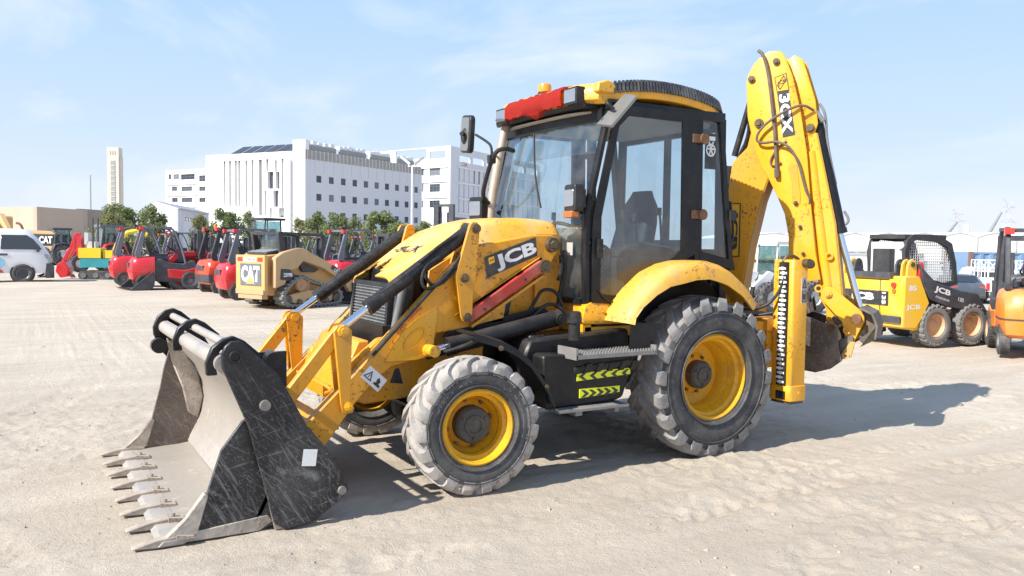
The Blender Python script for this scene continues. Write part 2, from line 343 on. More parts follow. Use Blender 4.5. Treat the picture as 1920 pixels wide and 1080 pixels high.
def shared(mesh, name, parent, Mx=None):
    o = bpy.data.objects.new(name, mesh); COL.objects.link(o); o.parent = parent
    if Mx is not None: o.matrix_local = Mx
    return o
_tm = {}
def text_mesh(body, m, bold=.0, ext=.002, spacing=1.0, wide=1.0):
    """flat lettering, 1 unit high capitals, centred on the origin in its xy plane"""
    cu = bpy.data.curves.new('lettering', 'FONT'); cu.body = body; cu.size = 1.0; cu.offset = bold; cu.extrude = 0; cu.space_character = spacing
    cu.align_x = 'CENTER'; cu.align_y = 'CENTER'; cu.resolution_u = 3
    o = bpy.data.objects.new('lettering', cu); COL.objects.link(o)
    me = bpy.data.meshes.new_from_object(o)
    bpy.data.objects.remove(o); bpy.data.curves.remove(cu)
    co = np.empty(len(me.vertices)*3); me.vertices.foreach_get('co', co); co = co.reshape(-1,3)
    lo, hi = co.min(0), co.max(0)
    co[:,0] = (co[:,0]-(lo[0]+hi[0])/2)/(hi[1]-lo[1])*wide; co[:,1] = (co[:,1]-(lo[1]+hi[1])/2)/(hi[1]-lo[1])
    me.vertices.foreach_set('co', co.ravel()); me.materials.clear(); me.materials.append(M[m]); me.update()
    return me
def letter(body, m, parent, c, right, normal, h, w=None, bold=.02, rot=0, spacing=1.0, name='lettering'):
    """lettering of height h (and width w) centred at c on a face with the given right and outward normal"""
    me = text_mesh(body, m, bold, spacing=spacing)
    co = np.empty(len(me.vertices)*3); me.vertices.foreach_get('co', co); co = co.reshape(-1,3)
    W = co[:,0].max()-co[:,0].min(); kx = h if w is None else w/W
    r = Vector(right).normalized(); nn = Vector(normal).normalized(); u = nn.cross(r)
    if rot: r, u = r*math.cos(rot)+u*math.sin(rot), u*math.cos(rot)-r*math.sin(rot)
    c = Vector(c)
    pts = [c+r*(p[0]*kx)+u*(p[1]*h) for p in co]
    me.vertices.foreach_set('co', np.array(pts).ravel()); me.update()
    o = bpy.data.objects.new(name, me); COL.objects.link(o); o.parent = parent
    return o
def unproject(px, py, depth):
    """world point seen at a photograph pixel at this depth along the horizontal view axis"""
    d = RT*((px-960)/F_PX)-UP*((py-540)/F_PX)+fw
    h = Vector((math.sin(YAW), math.cos(YAW), 0))
    return CAM_POS+d*(depth/d.dot(h))
def ground_at(px, py, z=0):
    d = RT*((px-960)/F_PX)-UP*((py-540)/F_PX)+fw
    return CAM_POS+d*((z-CAM_POS.z)/d.z)
def yard_drop(x, y):
    """the yard falls away gently to the right, behind the backhoe"""
    v = (x-CAM_POS.x, y-CAM_POS.y); r = v[0]*math.cos(YAW)-v[1]*math.sin(YAW); d = v[0]*math.sin(YAW)+v[1]*math.cos(YAW)
    a = np.clip((d-11)/36., 0, 1); b = np.clip((r-1)/9., 0, 1)
    return -.92*(a*a*(3-2*a))*(b*b*(3-2*b))
def on_ground(px, py):
    z = 0.
    for _ in range(8): q = ground_at(px, py, z); z = float(yard_drop(q.x, q.y))
    return Vector((q.x, q.y, z))
def place(px, py, rz=0, lx=0, ly=0, sc=1):
    """base of a thing whose local ground point (lx, ly) is seen at this pixel"""
    q = on_ground(px, py); c, s_ = math.cos(rz), math.sin(rz)
    return (q.x-(c*lx-s_*ly)*sc, q.y-(s_*lx+c*ly)*sc, q.z)
HF = Vector((math.sin(YAW), math.cos(YAW), 0)); HR = Vector((math.cos(YAW), -math.sin(YAW), 0))
# ------------------------------------------------------------------ ground
def vnoise(x, y, seed):
    xi, yi = np.floor(x).astype(np.int64), np.floor(y).astype(np.int64); xf, yf = x-xi, y-yi
    def h(a, b):
        n = (a*374761393+b*668265263+seed*1442695041) & 0x7fffffff
        n = ((n ^ (n >> 13))*1274126177) & 0x7fffffff
        return ((n ^ (n >> 16)) & 0xffff)/65535.
    u, v = xf*xf*(3-2*xf), yf*yf*(3-2*yf)
    return (h(xi,yi)*(1-u)+h(xi+1,yi)*u)*(1-v)+(h(xi,yi+1)*(1-u)+h(xi+1,yi+1)*u)*v
TRACKS = []   # (points, half width, lug pitch, depth)
def track_height(X, Y):
    Z = np.zeros_like(X)
    for pts, hw, pitch, dep in TRACKS:
        P = np.array(pts); run = 0
        best = np.full(X.shape, 1e9); bs = np.zeros_like(X); bd = np.zeros_like(X)
        for a, b in zip(P[:-1], P[1:]):
            d = b-a; L = np.hypot(*d); d = d/L
            t = np.clip((X-a[0])*d[0]+(Y-a[1])*d[1], 0, L); ox = X-a[0]-d[0]*t; oy = Y-a[1]-d[1]*t
            dist = np.hypot(ox, oy); sgn = ox*-d[1]+oy*d[0]
            k = dist < best; best[k] = dist[k]; bs[k] = (run+t)[k]; bd[k] = sgn[k]; run += L
        m = 1/(1+np.exp((best-hw)/.018))
        lug = .5+.5*np.sin((bs+np.abs(bd)*.9)*2*np.pi/pitch+(bd > 0)*np.pi)
        lug = np.clip((lug-.5)*3+.5, 0, 1)
        m = m*np.clip(vnoise(X*1.7+9, Y*1.7, 31)*2.4-.22, 0, 1)*np.clip(vnoise(X*9, Y*9, 37)*1.6-.1, .2, 1)
        Z += -dep*.9*m-dep*.9*m*lug+dep*.5*np.exp(-((best-hw-.05)/.05)**2)
    return Z
def curve(*pts, n=24):
    P = [Vector((a, b, 0)) for a, b in pts]
    for _ in range(3):
        Q = [P[0]]
        for a, b in zip(P, P[1:]): Q += [a*.75+b*.25, a*.25+b*.75]
        P = Q+[P[-1]]
    return [(p.x, p.y) for p in P]
TRACKS += [(curve((-4.8,-2.6),(-2.4,-2.2),(0,-1.9),(3,-2.6),(8,-3.3)), .17, .17, .020),
           (curve((-4.0,-3.6),(-2,-3.0),(.5,-3.0),(3.5,-3.9),(8,-5.2)), .16, .15, .020),
           (curve((-3.2,-1.9),(-1.0,-1.5),(1.5,-1.75),(4.5,-1.4),(9,-1.2)), .15, .14, .017),
           (curve((-9,4.0),(-5,2.4),(-2,3.0),(2,5.5),(6,9)), .2, .18, .010),
           (curve((-9,1.0),(-6,1.4),(-4.6,3.2),(-3.6,7.0)), .18, .18, .010),
           (curve((2,2.0),(4,1.2),(7,1.8),(12,1.2)), .2, .18, .010),
           (curve((-5.5,.6),(-4.9,-.8),(-4.6,-2.2)), .12, .12, .010)]
def ground_z(X, Y):
    r = np.hypot(X+1, Y+1)
    z = (vnoise(X*.22, Y*.22, 3)-.5)*.10+(vnoise(X*.8+5, Y*.8, 5)-.5)*.04
    z *= np.clip((r-1.5)/6, .12, 1)
    near = np.clip(1.6-r/14, 0, 1)
    rough = np.clip(vnoise(X*.6, Y*.6, 19)*2-.45, .25, 1.4)
    z += near*rough*((vnoise(X*2.6+Y*1.2, Y*3.2, 7)-.5)*.020+(vnoise(X*7, Y*7, 11)-.5)*.017+(vnoise(X*15, Y*15, 13)-.5)*.012+np.clip(vnoise(X*19+3, Y*19, 41)-.62, 0, 1)*.035)
    z += near*track_height(X, Y)
    # long drag lines left by buckets
    z += near*(vnoise((Y+.12*X)*9, X*.25, 23)-.5)*.014
    return z-.004+yard_drop(X, Y)
def axis(lo, hi, step, far):
    a = list(np.arange(lo, hi+1e-6, step)); d = step
    while a[-1] < far: d *= 1.14; a.append(a[-1]+d)
    d = step; b = []
    q = lo
    while q > -far: d *= 1.14; q -= d; b.append(q)
    return np.array(b[::-1]+a)
ax_, ay_ = axis(-5.6, 5.2, .027, 3200), axis(-4.4, 3.2, .027, 3200)
GX, GY = np.meshgrid(ax_, ay_, indexing='ij'); GZ = ground_z(GX, GY)
nx, ny = GX.shape
co = np.stack([GX, GY, GZ], -1).reshape(-1, 3)
idx = np.arange(nx*ny).reshape(nx, ny)
quads = np.stack([idx[:-1,:-1], idx[1:,:-1], idx[1:,1:], idx[:-1,1:]], -1).reshape(-1, 4)
gm_ = bpy.data.meshes.new('ground'); gm_.vertices.add(len(co)); gm_.vertices.foreach_set('co', co.ravel())
gm_.loops.add(quads.size); gm_.loops.foreach_set('vertex_index', quads.ravel().astype(np.int32))
gm_.polygons.add(len(quads)); gm_.polygons.foreach_set('loop_start', np.arange(0, quads.size, 4, dtype=np.int32)); gm_.polygons.foreach_set('use_smooth', np.ones(len(quads), bool))
gm_.update(calc_edges=True)
def ground_material():
    m, n, b = newmat('sandy_ground'); N = n.nodes; K = n.links.new
    g = N.new('ShaderNodeNewGeometry')
    def noi(scale, det=8, rough=.6, sc=None):
        z = N.new('ShaderNodeTexNoise'); z.inputs['Scale'].default_value = scale; z.inputs['Detail'].default_value = det; z.inputs['Roughness'].default_value = rough
        if sc:
            mp = N.new('ShaderNodeMapping'); mp.inputs['Scale'].default_value = sc; mp.inputs['Rotation'].default_value = (0,0,-.12); K(g.outputs['Position'], mp.inputs[0]); K(mp.outputs[0], z.inputs[0])
        else: K(g.outputs['Position'], z.inputs[0])
        return z
    def ramp(z, a, b_, c0, c1):
        r = N.new('ShaderNodeValToRGB'); r.color_ramp.elements[0].position = a; r.color_ramp.elements[1].position = b_; r.color_ramp.elements[0].color = c0; r.color_ramp.elements[1].color = c1
        K(z.outputs[0], r.inputs[0]); return r
    a = ramp(noi(.35, 10), .33, .68, (.43,.363,.283,1), (.56,.484,.388,1))
    s = ramp(noi(1.1, 9, .65, (.18, 1.6, 1)), .40, .66, (0,0,0,1), (.75,.75,.75,1))        # streaks left by wheels
    x1 = N.new('ShaderNodeMixRGB'); x1.inputs[2].default_value = (.605,.53,.432,1); K(a.outputs[0], x1.inputs[1]); K(s.outputs[0], x1.inputs[0])
    d = ramp(noi(22, 6, .7), .54, .74, (0,0,0,1), (.50,.50,.50,1))                      # clods and small stones
    x2 = N.new('ShaderNodeMixRGB'); x2.inputs[2].default_value = (.335,.28,.22,1); K(x1.outputs[0], x2.inputs[1]); K(d.outputs[0], x2.inputs[0])
    e = ramp(noi(70, 4, .7), .62, .74, (0,0,0,1), (.42,.42,.42,1))
    x3 = N.new('ShaderNodeMixRGB'); x3.inputs[2].default_value = (.64,.58,.51,1); K(x2.outputs[0], x3.inputs[1]); K(e.outputs[0], x3.inputs[0])
    p = ramp(noi(.11, 6, .6), .50, .66, (0,0,0,1), (.5,.5,.5,1))                         # damp brown patches
    x4 = N.new('ShaderNodeMixRGB'); x4.inputs[2].default_value = (.40,.33,.26,1); K(x3.outputs[0], x4.inputs[1]); K(p.outputs[0], x4.inputs[0])
    o = ramp(noi(.9, 5, .55), .70, .76, (0,0,0,1), (.45,.45,.45,1))                      # old oil spots
    x5 = N.new('ShaderNodeMixRGB'); x5.inputs[2].default_value = (.20,.165,.135,1); K(x4.outputs[0], x5.inputs[1]); K(o.outputs[0], x5.inputs[0]); x4 = x5
    K(x4.outputs[0], b.inputs['Base Color']); b.inputs['Roughness'].default_value = .95; b.inputs['Specular IOR Level'].default_value = .15
    h1 = noi(16, 8, .72); h2 = noi(75, 8, .75)
    ad = N.new('ShaderNodeMath'); ad.operation = 'MULTIPLY_ADD'; ad.inputs[1].default_value = .5; K(h2.outputs[0], ad.inputs[0]); K(h1.outputs[0], ad.inputs[2])
    bp = N.new('ShaderNodeBump'); bp.inputs['Strength'].default_value = .8; bp.inputs['Distance'].default_value = .03; K(ad.outputs[0], bp.inputs['Height']); K(bp.outputs[0], b.inputs['Normal'])
    return m
gm_.materials.append(ground_material())
ground = bpy.data.objects.new('ground', gm_); COL.objects.link(ground); tag(ground, 'pale sandy dirt ground of the yard with wheel tracks', kind='structure'); ground['category'] = 'ground'
# small stones lying about
def rocks():
    g = G(); R = random.Random(3)
    M['stone'] = mat('pale_stone', (.38,.335,.28), .9, dirt=(.26,.22,.18), amt=.6, scale=8)
    cs = [ground_at(R.uniform(-40, 1960), 520+560*R.random()**1.3) for i in range(450)]
    zs = ground_z(np.array([c.x for c in cs]), np.array([c.y for c in cs]))
    for c, z in zip(cs, zs):
        z = float(z); s = R.choice([.005,.007,.009,.012,.018])*(1.6 if R.random() < .04 else 1)
        if -3.6 < c.x < 1.2 and abs(c.y) < 1.3: s *= .7
        ph = R.random()*6; rr = [(math.cos(ph+k*1.257)*s*R.uniform(.6,1.2), math.sin(ph+k*1.257)*s*R.uniform(.6,1.2)) for k in range(5)]
        vs = [(c.x+q[0], c.y+q[1], z-.004) for q in rr]+[(c.x+q[0]*.6, c.y+q[1]*.6, z+s*R.uniform(.4,.8)) for q in rr]
        g._add(vs, [(0,1,6,5),(1,2,7,6),(2,3,8,7),(3,4,9,8),(4,0,5,9),(5,6,7,8,9)])
    o = g.obj('gravel', 'stone'); tag(o, 'loose pale pebbles scattered over the sandy yard', 'gravel', kind='stuff')
rocks()
# ================================================================== backhoe loader (front to -x, left side to -y)
HOE = thing('backhoe_loader', 'yellow backhoe loader with black front bucket and rear digging arm folded up, in the foreground', 'backhoe loader')
def bolt(g, x, y, z, r=.03, t=.02, s=-1, n=14, ins=True):
    g.cyl((x,y,z), (x,y+s*t,z), r, r*.92, n)
    if ins: g.cyl((x,y+s*t,z), (x,y+s*(t+.012),z), r*.6, r*.55, 6)

# ---------------------------------------------------------------- wheels
def tyre_mesh(R, W, rim_r, nlug, lug_h, skew, lug_w, n=72, treads=('tyre_tread','tyre_side'), name='tyre', wall=.14):
    g = G(); Rc = R-lug_h; hw = W/2
    # carcass: axis y, outer side at -y
    prof = []
    for s in (-1, 1):
        side = [(rim_r-.004, hw*.74), (rim_r+.02, hw*.88), (rim_r+(Rc-rim_r)*.28, hw*.985), (rim_r+(Rc-rim_r)*.5, hw*1.0), (rim_r+(Rc-rim_r)*.72, hw*.97), (Rc-.035, hw*.88), (Rc-.012, hw*.80), (Rc, hw*.62), (Rc+.006, hw*.25)]
        prof += [(r, s*o) for r, o in (side if s < 0 else side[::-1])]
    m = len(prof); vs = []; fs = []
    for i in range(n):
        t = 2*math.pi*i/n
        vs += [(math.cos(t)*r, o, math.sin(t)*r) for r, o in prof]
    g._add(vs, [])
    g.bm.verts.ensure_lookup_table(); V = g.bm.verts[:]
    for i in range(n):
        j = (i+1) % n
        for k in range(m-1):
            f = g.bm.faces.new((V[i*m+k], V[j*m+k], V[j*m+k+1], V[i*m+k+1]))
            ro = min(prof[k][0], prof[k+1][0]); f.material_index = 0 if ro > Rc-.075 else 1
    # raised ring and moulded rib on the sidewall
    for s in (-1, 1):
        for rr in (rim_r+.035, rim_r+(Rc-rim_r)*.66):
            g.lathe([(rr-.008, s*hw*.93), (rr-.004, s*(hw*.985+.006)), (rr+.004, s*(hw*.985+.006)), (rr+.008, s*hw*.93)], (0,0,0), 'y', n, 1)
    R_ = random.Random(int(R*1000))
    # lugs
    st = [(-.06, 0), (.25, 0), (.55, 0), (.80, .004), (.94, .018), (1.0, .045), (1.0, .075)]
    for s in (-1, 1):
        for k in range(nlug):
            t0 = 2*math.pi*(k+(.5 if s > 0 else 0))/nlug
            rows = []
            for q, drop in st:
                ta = t0+skew*min(q, .95)*(1); o = s*hw*q
                if drop < .04: rb, rt = Rc-.014-drop, R-drop*1.1
                else: rb, rt = Rc-drop*1.0, R-drop*1.0-.004
                w = lug_w*(1.0+.45*q)/R; wt = w*.72
                if q > 1.025: wt *= .9
                if drop >= .07: rt = rb+.002; wt *= .7
                rows.append([(math.cos(ta-w)*rb, o*.985 if drop else o, math.sin(ta-w)*rb), (math.cos(ta-wt)*rt, o, math.sin(ta-wt)*rt), (math.cos(ta+wt)*rt, o, math.sin(ta+wt)*rt), (math.cos(ta+w)*rb, o*.985 if drop else o, math.sin(ta+w)*rb)])
            rows = [[(x*(1+R_.uniform(-.006,.004)), y, z*(1+R_.uniform(-.006,.004))) if i in (1,2) else (x,y,z) for i, (x,y,z) in enumerate(r)] for r in rows]
            g.loft(rows, 0)
            g._add(rows[0], [(0,1,2,3)], 0, 0)
    me = g.mesh(name, list(treads), 44)
    return me
def wheel(parent, x, y, z, R, W, rim_r, hub, steer=0, side=-1, tm=None, spin=0, dish=.10, rimm='rim', name='wheel', hub_r=.13, tyre_text=None, nbolt=8):
    w = bpy.data.objects.new(name, None); COL.objects.link(w); w.parent = parent; w.location = (x,y,z); w.rotation_euler = (0, 0, steer+(0 if side < 0 else math.pi)); w.empty_display_size = .1
    t = shared(tm, 'tyre', w, Matrix.Rotation(spin, 4, 'Y'))
    hw = W/2
    g = G(); fo = -hw*.78
    g.lathe([(rim_r-.02, fo+.03), (rim_r+.006, fo+.012), (rim_r+.008, fo-.012), (rim_r-.006, fo-.02), (rim_r-.022, fo-.008), (rim_r-.028, fo+.03), (rim_r-.05, fo+.05), (rim_r-.058, fo+.12), (rim_r-.075, fo+.14), (rim_r-.085, fo+dish+.09), (hub_r+.07, fo+dish+.10), (hub_r+.02, fo+dish+.06), (hub_r-.01, fo+dish+.05)], (0,0,0), 'y', 56)
    g.lathe([(rim_r+.008, hw*.6), (rim_r-.03, hw*.75), (rim_r-.05, hw*.3), (rim_r-.06, -hw*.2)], (0,0,0), 'y', 40)
    g.obj('rim', rimm, w)
    g = G()
    g.lathe([(hub_r+.012, fo+dish+.10), (hub_r+.012, fo+dish-.01), (hub_r-.004, fo+dish-.03), (hub_r*.62, fo+dish-.036), (hub_r*.60, fo+dish-.044), (hub_r*.45, fo+dish-.046), (hub_r*.43, fo+dish-.038), (.001, fo+dish-.04)], (0,0,0), 'y', 36)
    for k in range(3):
        t = k*2.094+.5
        g.box(-.012,.012, fo+dish-.05, fo+dish-.03, hub_r*.66, hub_r*.9, .002) if False else g.cyl((math.cos(t)*hub_r*.8, fo+dish-.03, math.sin(t)*hub_r*.8), (math.cos(t)*hub_r*.8, fo+dish-.045, math.sin(t)*hub_r*.8), .012, n=8)
    g.obj('hub', hub, w)
    g = G()
    for k in range(nbolt):
        t = 2*math.pi*k/nbolt+.2; rb = hub_r+.048
        g.cyl((math.cos(t)*rb, fo+dish+.10, math.sin(t)*rb), (math.cos(t)*rb, fo+dish+.062, math.sin(t)*rb), .015, n=6)
    g.obj('wheel_nut', 'greasecap', w)
    if tyre_text:
        rr = (R-.04+rim_r)/2+.01
        for s_, a0 in tyre_text:
            h = .055
            for i, chh in enumerate(s_):
                if chh == ' ': continue
                a = a0-(i-len(s_)/2)*.062/rr
                c = Vector((math.cos(a)*rr, -hw*1.0-.004, math.sin(a)*rr))
                letter(chh, 'tyre_letter', w, c, (math.sin(a), 0, -math.cos(a)), (0,-1,0), h, None, .01, name='tyre_lettering')
    return w
M['tyre_letter'] = mat('tyre_lettering', (.19,.185,.18), .8, dirt=(.3,.28,.26), amt=.5, scale=30)
TF = tyre_mesh(.468, .31, .255, 19, .026, .36, .036)
TR = tyre_mesh(.655, .42, .345, 20, .038, .32, .046, treads=('tyre_tread_dark','tyre_side'), n=84)
wheel(HOE, -2.17, -.985, .456, .468, .30, .255, 'hub', rad(-4.7), -1, TF, .12, .095, hub_r=.118, tyre_text=(('GRIPEX', 2.2), ('12.5-18', 0.2)))
wheel(HOE, -2.17, .985, .456, .468, .30, .255, 'hub', rad(-4.7), 1, TF, .3, .095, hub_r=.118)
wheel(HOE, 0, -.925, .642, .655, .40, .345, 'hub', 0, -1, TR, .05, .15, hub_r=.105, tyre_text=(('GRIPEX', 0.35), ('16.9-28', -.95), ('GRIPEX', 3.4)), nbolt=8)
wheel(HOE, 0, .925, .642, .655, .40, .345, 'hub', 0, 1, TR, .2, .15, hub_r=.105)

# ---------------------------------------------------------------- chassis, axles, tank
g = G()
for s in (-1,1): g.box(-2.7, 1.0, s*.30-.05, s*.30+.05, .62, .84, .01)
g.box(-2.72, -2.6, -.36, .36, .56, .86, .01); g.box(-1.6, -1.2, -.34,.34,.5,.66,.02); g.box(-1.4, .6, -.26,.26,.45,.7,.04)
g.box(.55,.95,-.5,.5,.55,.7,.01)
g.obj('chassis', 'black', HOE)
g = G(); g.cyl((-2.17,-.80,.456), (-2.17,.80,.456), .085, n=20); g.lathe([(.0,-.16),(.12,-.14),(.17,-.05),(.17,.05),(.12,.14),(0,.16)], (-2.17,.02,.456), 'x', 20)
for s in (-1,1): g.cyl((-2.17,s*.70,.456), (-2.17,s*.86,.456), .13, .12, 20)
g.tube([(-2.33,-.7,.48),(-2.33,.7,.48)], .022)
g.obj('front_axle', 'black', HOE)
g = G(); g.cyl((0,-.80,.642), (0,.80,.642), .13, n=22); g.lathe([(.0,-.26),(.2,-.2),(.25,0),(.2,.2),(0,.26)], (0,0,.642), 'x', 20)
g.obj('rear_axle', 'black', HOE)
# front axle carrier casting (orange yellow) with triangular hole
for s in (-1,1):
    g = G(); y0, y1 = s*.50, s*.43
    g.prism([(-2.93,.62),(-2.86,.86),(-2.66,1.02),(-2.2,1.06),(-1.80,1.06),(-1.82,.80),(-2.05,.70),(-2.3,.66),(-2.45,.58),(-2.76,.56)], y0, y1, .012)
    c = g.obj('axle_carrier', 'ochre', HOE)
    g = G(); g.prism([(-2.575,.70),(-2.475,.685),(-2.505,.80),(-2.535,.80)], s*.503, s*.49, 0); g.obj('hole', 'signblack', c)
g = G(); g.prism([(-2.95,.66),(-2.78,1.0),(-2.70,1.0),(-2.70,.58),(-2.9,.58)], -.42, .42, .01); g.box(-3.0,-2.9,-.30,.30,.60,.68,.01)
g.obj('front_crossmember', 'yellow', HOE)
g = G(); g.box(-2.6,-1.3,-.42,.42,.84,1.1,.01); g.box(-2.4,-1.3,-.38,.38,1.1,1.5,.03); g.obj('engine_block', 'black', HOE)
# fuel / hydraulic tank with filler, behind the front wheel
g = G(); g.prism([(-1.68,.86),(-1.62,1.0),(-1.48,1.005),(-.70,1.045),(-.66,.62),(-1.1,.5),(-1.58,.52)], -.86, -.45, .02)
tank = g.obj('tank', 'black', HOE)
g = G(); g.cyl((-1.28,-.93,.99), (-1.28,-.93,1.14), .045, n=20); g.cyl((-1.28,-.93,1.12), (-1.28,-.93,1.195), .058, .052, 20); g.cyl((-1.28,-.93,1.195), (-1.28,-.93,1.205), .052,.04,20)
g.obj('filler_cap', 'rubber_black', HOE)
g = G(); g.lathe([(.001,.0),(.085,.0),(.09,-.012),(.1,-.014)], (-1.50,-.70,1.018), 'z', 24)
for k in range(8): g.cyl((-1.5+.07*math.cos(k*.785), -.7+.07*math.sin(k*.785), 1.016), (-1.5+.07*math.cos(k*.785), -.7+.07*math.sin(k*.785), 1.026), .008, n=6)
g.obj('inspection_cover', 'black', tank)
# step box with hazard tape
g = G(); g.prism([(-1.60,.885),(-1.575,.905),(-.78,.86),(-.76,.82),(-.86,.54),(-.92,.52),(-1.56,.50),(-1.585,.54)], -1.0, -.72, .012)
sb = g.obj('step_box', 'black', HOE)
g = G(); g.prism([(-1.33,.80),(-.765,.835),(-.765,.775),(-1.33,.74)], -1.012, -.99, .006)
for i in range(5): g.prism([(-1.22+i*.11,.815),(-1.17+i*.11,.818),(-1.2+i*.11,.752),(-1.25+i*.11,.75)], -1.018, -1.0, .004)
g.obj('tread_pad', 'rubber_black', sb)
g = G(); g.box(-1.40,-.66,-1.14,-.90,.875,.905,.004)
for i in range(26):
    for j in range(7): g.cyl((-1.37+i*.0275,-1.115+j*.032,.905), (-1.37+i*.0275,-1.115+j*.032,.918), .009, .007, 6)
g.box(-1.405,-1.39,-1.14,-.9,.87,.955,.003); g.box(-.665,-.65,-1.14,-.9,.87,.945,.003)
g.obj('step_plate', 'stepsteel', HOE)
g = G(); g.box(-1.52,-.88,-1.10,-.92,.485,.503,.004); g.box(-1.36,-1.30,-1.08,-.94,.45,.49,.004); g.box(-1.0,-.96,-1.08,-.94,.45,.49,.004)
g.obj('lower_step', 'stepsteel', HOE)
for z, x0, x1, flip in ((.725,-1.30,-.80,1), (.595,-1.275,-.90,-1)):
    g = G(); g.prism([(x0,z-.032),(x1,z-.012),(x1,z+.035),(x0,z+.035)], -1.006, -.995); tape = g.obj('hazard_tape', 'lime', HOE)
    n = 5
    for i in range(n):
        cx = x0+.05+(x1-x0-.1)*i/(n-1); a = .036*flip; h = .027
        g = G(); g.prism([(cx-a,z),(cx+a*.2,z+h),(cx+a,z+h),(cx,z),(cx+a,z-h),(cx+a*.2,z-h)], -1.010, -1.004); g.obj('chevron', 'signblack', tape)
# mirror-side boxes (right side of the machine)
g = G(); g.box(-1.65,-.75,.5,.98,.55,.95,.03); g.box(-1.4,-.7,.9,1.12,.86,.89,.004); g.obj('battery_box', 'black', HOE)

# ---------------------------------------------------------------- front fenders
for s in (-1,1):
    rows = []
    pts = [(-2.20,1.075),(-2.10,1.045),(-1.98,1.005),(-1.86,.945),(-1.75,.86),(-1.67,.76),(-1.60,.66),(-1.545,.54)]
    for x, z in pts:
        rows.append([(x, s*.80, z+.012), (x, s*.82, z+.03), (x, s*1.05, z+.03), (x, s*1.085, z+.018), (x, s*1.09, z-.03), (x, s*1.08, z-.03), (x, s*1.07, z+.005), (x, s*.82, z+.005)])
    g = G(); g.loft(rows, close=True, caps=True); f = g.obj('front_fender', 'black', HOE)
    g = G(); bolt(g, -2.0, s*1.088, .985, .02, .01, s); bolt(g, -1.62, s*1.088, .69, .016, .01, s); g.obj('bolt', 'greasecap', f)
    g = G(); g.tube([(-2.33,s*.6,.88),(-2.15,s*.86,.98),(-2.1,s*.95,1.04)], .018); g.obj('fender_stay', 'black', f)

# ---------------------------------------------------------------- hood, side panels, grille
ST = [(-2.53,.385,1.405,1.435),(-2.42,.395,1.45,1.50),(-2.30,.41,1.515,1.585),(-2.15,.43,1.595,1.69),(-2.0,.445,1.665,1.785),(-1.80,.46,1.705,1.86),(-1.62,.465,1.735,1.895),(-1.42,.47,1.75,1.905),(-1.25,.47,1.755,1.898),(-1.13,.465,1.75,1.88),(-1.09,.45,1.73,1.84)]
def hood_at(x):
    for a, b in zip(ST, ST[1:]):
        if a[0] <= x <= b[0]:
            t = (x-a[0])/(b[0]-a[0]); return [p+(q-p)*t for p, q in zip(a, b)]
    return ST[-1] if x > ST[-1][0] else ST[0]
g = G(); R_ = random.Random(5)
xs = [-2.53+.035*i for i in range(41)]+[-1.09]
rows = []
for x in xs:
    _, w, ze, zt = hood_at(x); row = []
    for k in range(33):
        a = -1+2*k/32.; y = a*w
        if abs(a) > .94: z = ze-.03
        else:
            e = abs(a)/.94; z = ze+(zt-ze)*(1-e**8)**.6 if e < 1 else ze
        row.append((x, y, z+.004*math.sin(x*9+y*5)))
    rows.append(row)
m_ = 33; vs = [p for r in rows for p in r]; fs = []
for i in range(len(rows)-1):
    for k in range(m_-1):
        x, y = rows[i][k][0], rows[i][k][1]
        hole = -.10 < y < .33 and (x+2.53) < .05+.09*math.sin((y+.10)*7.3)+.05*math.sin(y*31)+.03*R_.random()
        if not hole: fs.append((i*m_+k, i*m_+k+1, (i+1)*m_+k+1, (i+1)*m_+k))
g._add(vs, fs)
bmesh.ops.delete(g.bm, geom=[v for v in g.bm.verts if not v.link_faces], context='VERTS')
bmesh.ops.solidify(g.bm, geom=g.bm.faces[:], thickness=.012)
hood = g.obj('hood', 'hood', HOE, ang=50)
letter('3CX', 'signblack', hood, (-2.22,-.02,1.662), (0,-1,0), (-.45,0,1), .12, .40, .02)
for s in (-1,1):
    g = G(); g.prism([(-2.30,1.0),(-2.26,1.50),(-2.05,1.62),(-1.80,1.685),(-1.45,1.73),(-1.10,1.73),(-1.10,.98),(-1.6,1.0)], s*.468, s*.45, .004)
    p = g.obj('side_panel', 'yellow', HOE)
    g = G(); g.prism([(-1.72,1.02),(-1.62,1.02),(-1.47,1.62),(-1.56,1.62)], s*.475, s*.46); g.obj('dark_gap_strip', 'signblack', p)  # black strip painted where the gap beside the arm lies dark
# radiator grille: frame, backing, bars
g = G(); TG = Matrix.Translation((-2.56,0,.86)) @ Matrix.Rotation(rad(5), 4, 'Y')
g.T = TG; g.ring([(-.40,.0),(.40,.0),(.37,.545),(-.37,.545)], [(-.36,.03),(.36,.03),(.335,.515),(-.335,.515)], -.02, .02, 'x')
gr = g.obj('grille_frame', 'plastic', HOE)
g = G(TG); g.box(.015,.03,-.37,.37,.02,.53); g.obj('radiator_core', 'signblack', gr)
gb = G(TG)
for i in range(21): gb.box(-.012,.004,-.355,.355,.035+i*.0235,.044+i*.0235)
for i in range(26): gb.box(-.008,.002,-.35+i*.028-.003,-.35+i*.028+.003,.03,.52)
tag(gb.obj('grille_mesh', 'greyplastic', gr), kind='stuff')
g = G(); g.prism([(-2.56,.86),(-2.50,1.38),(-2.44,1.42),(-2.36,1.46),(-2.40,.86)], -.44, -.41, .004); g.prism([(-2.56,.86),(-2.50,1.38),(-2.44,1.42),(-2.36,1.46),(-2.40,.86)], .41, .44, .004)
g.obj('nose_side', 'signblack', HOE)
g = G(); g.cyl((-2.46,-.47,1.40), (-2.55,-.44,.92), .028); g.cyl((-2.46,.47,1.40), (-2.55,.44,.92), .028); g.obj('grille_guard', 'greyplastic', HOE)
g = G(); g.box(-2.86,-2.66,-.40,.40,.80,.88,.012); g.obj('nose_sill', 'yellow_clean', HOE)

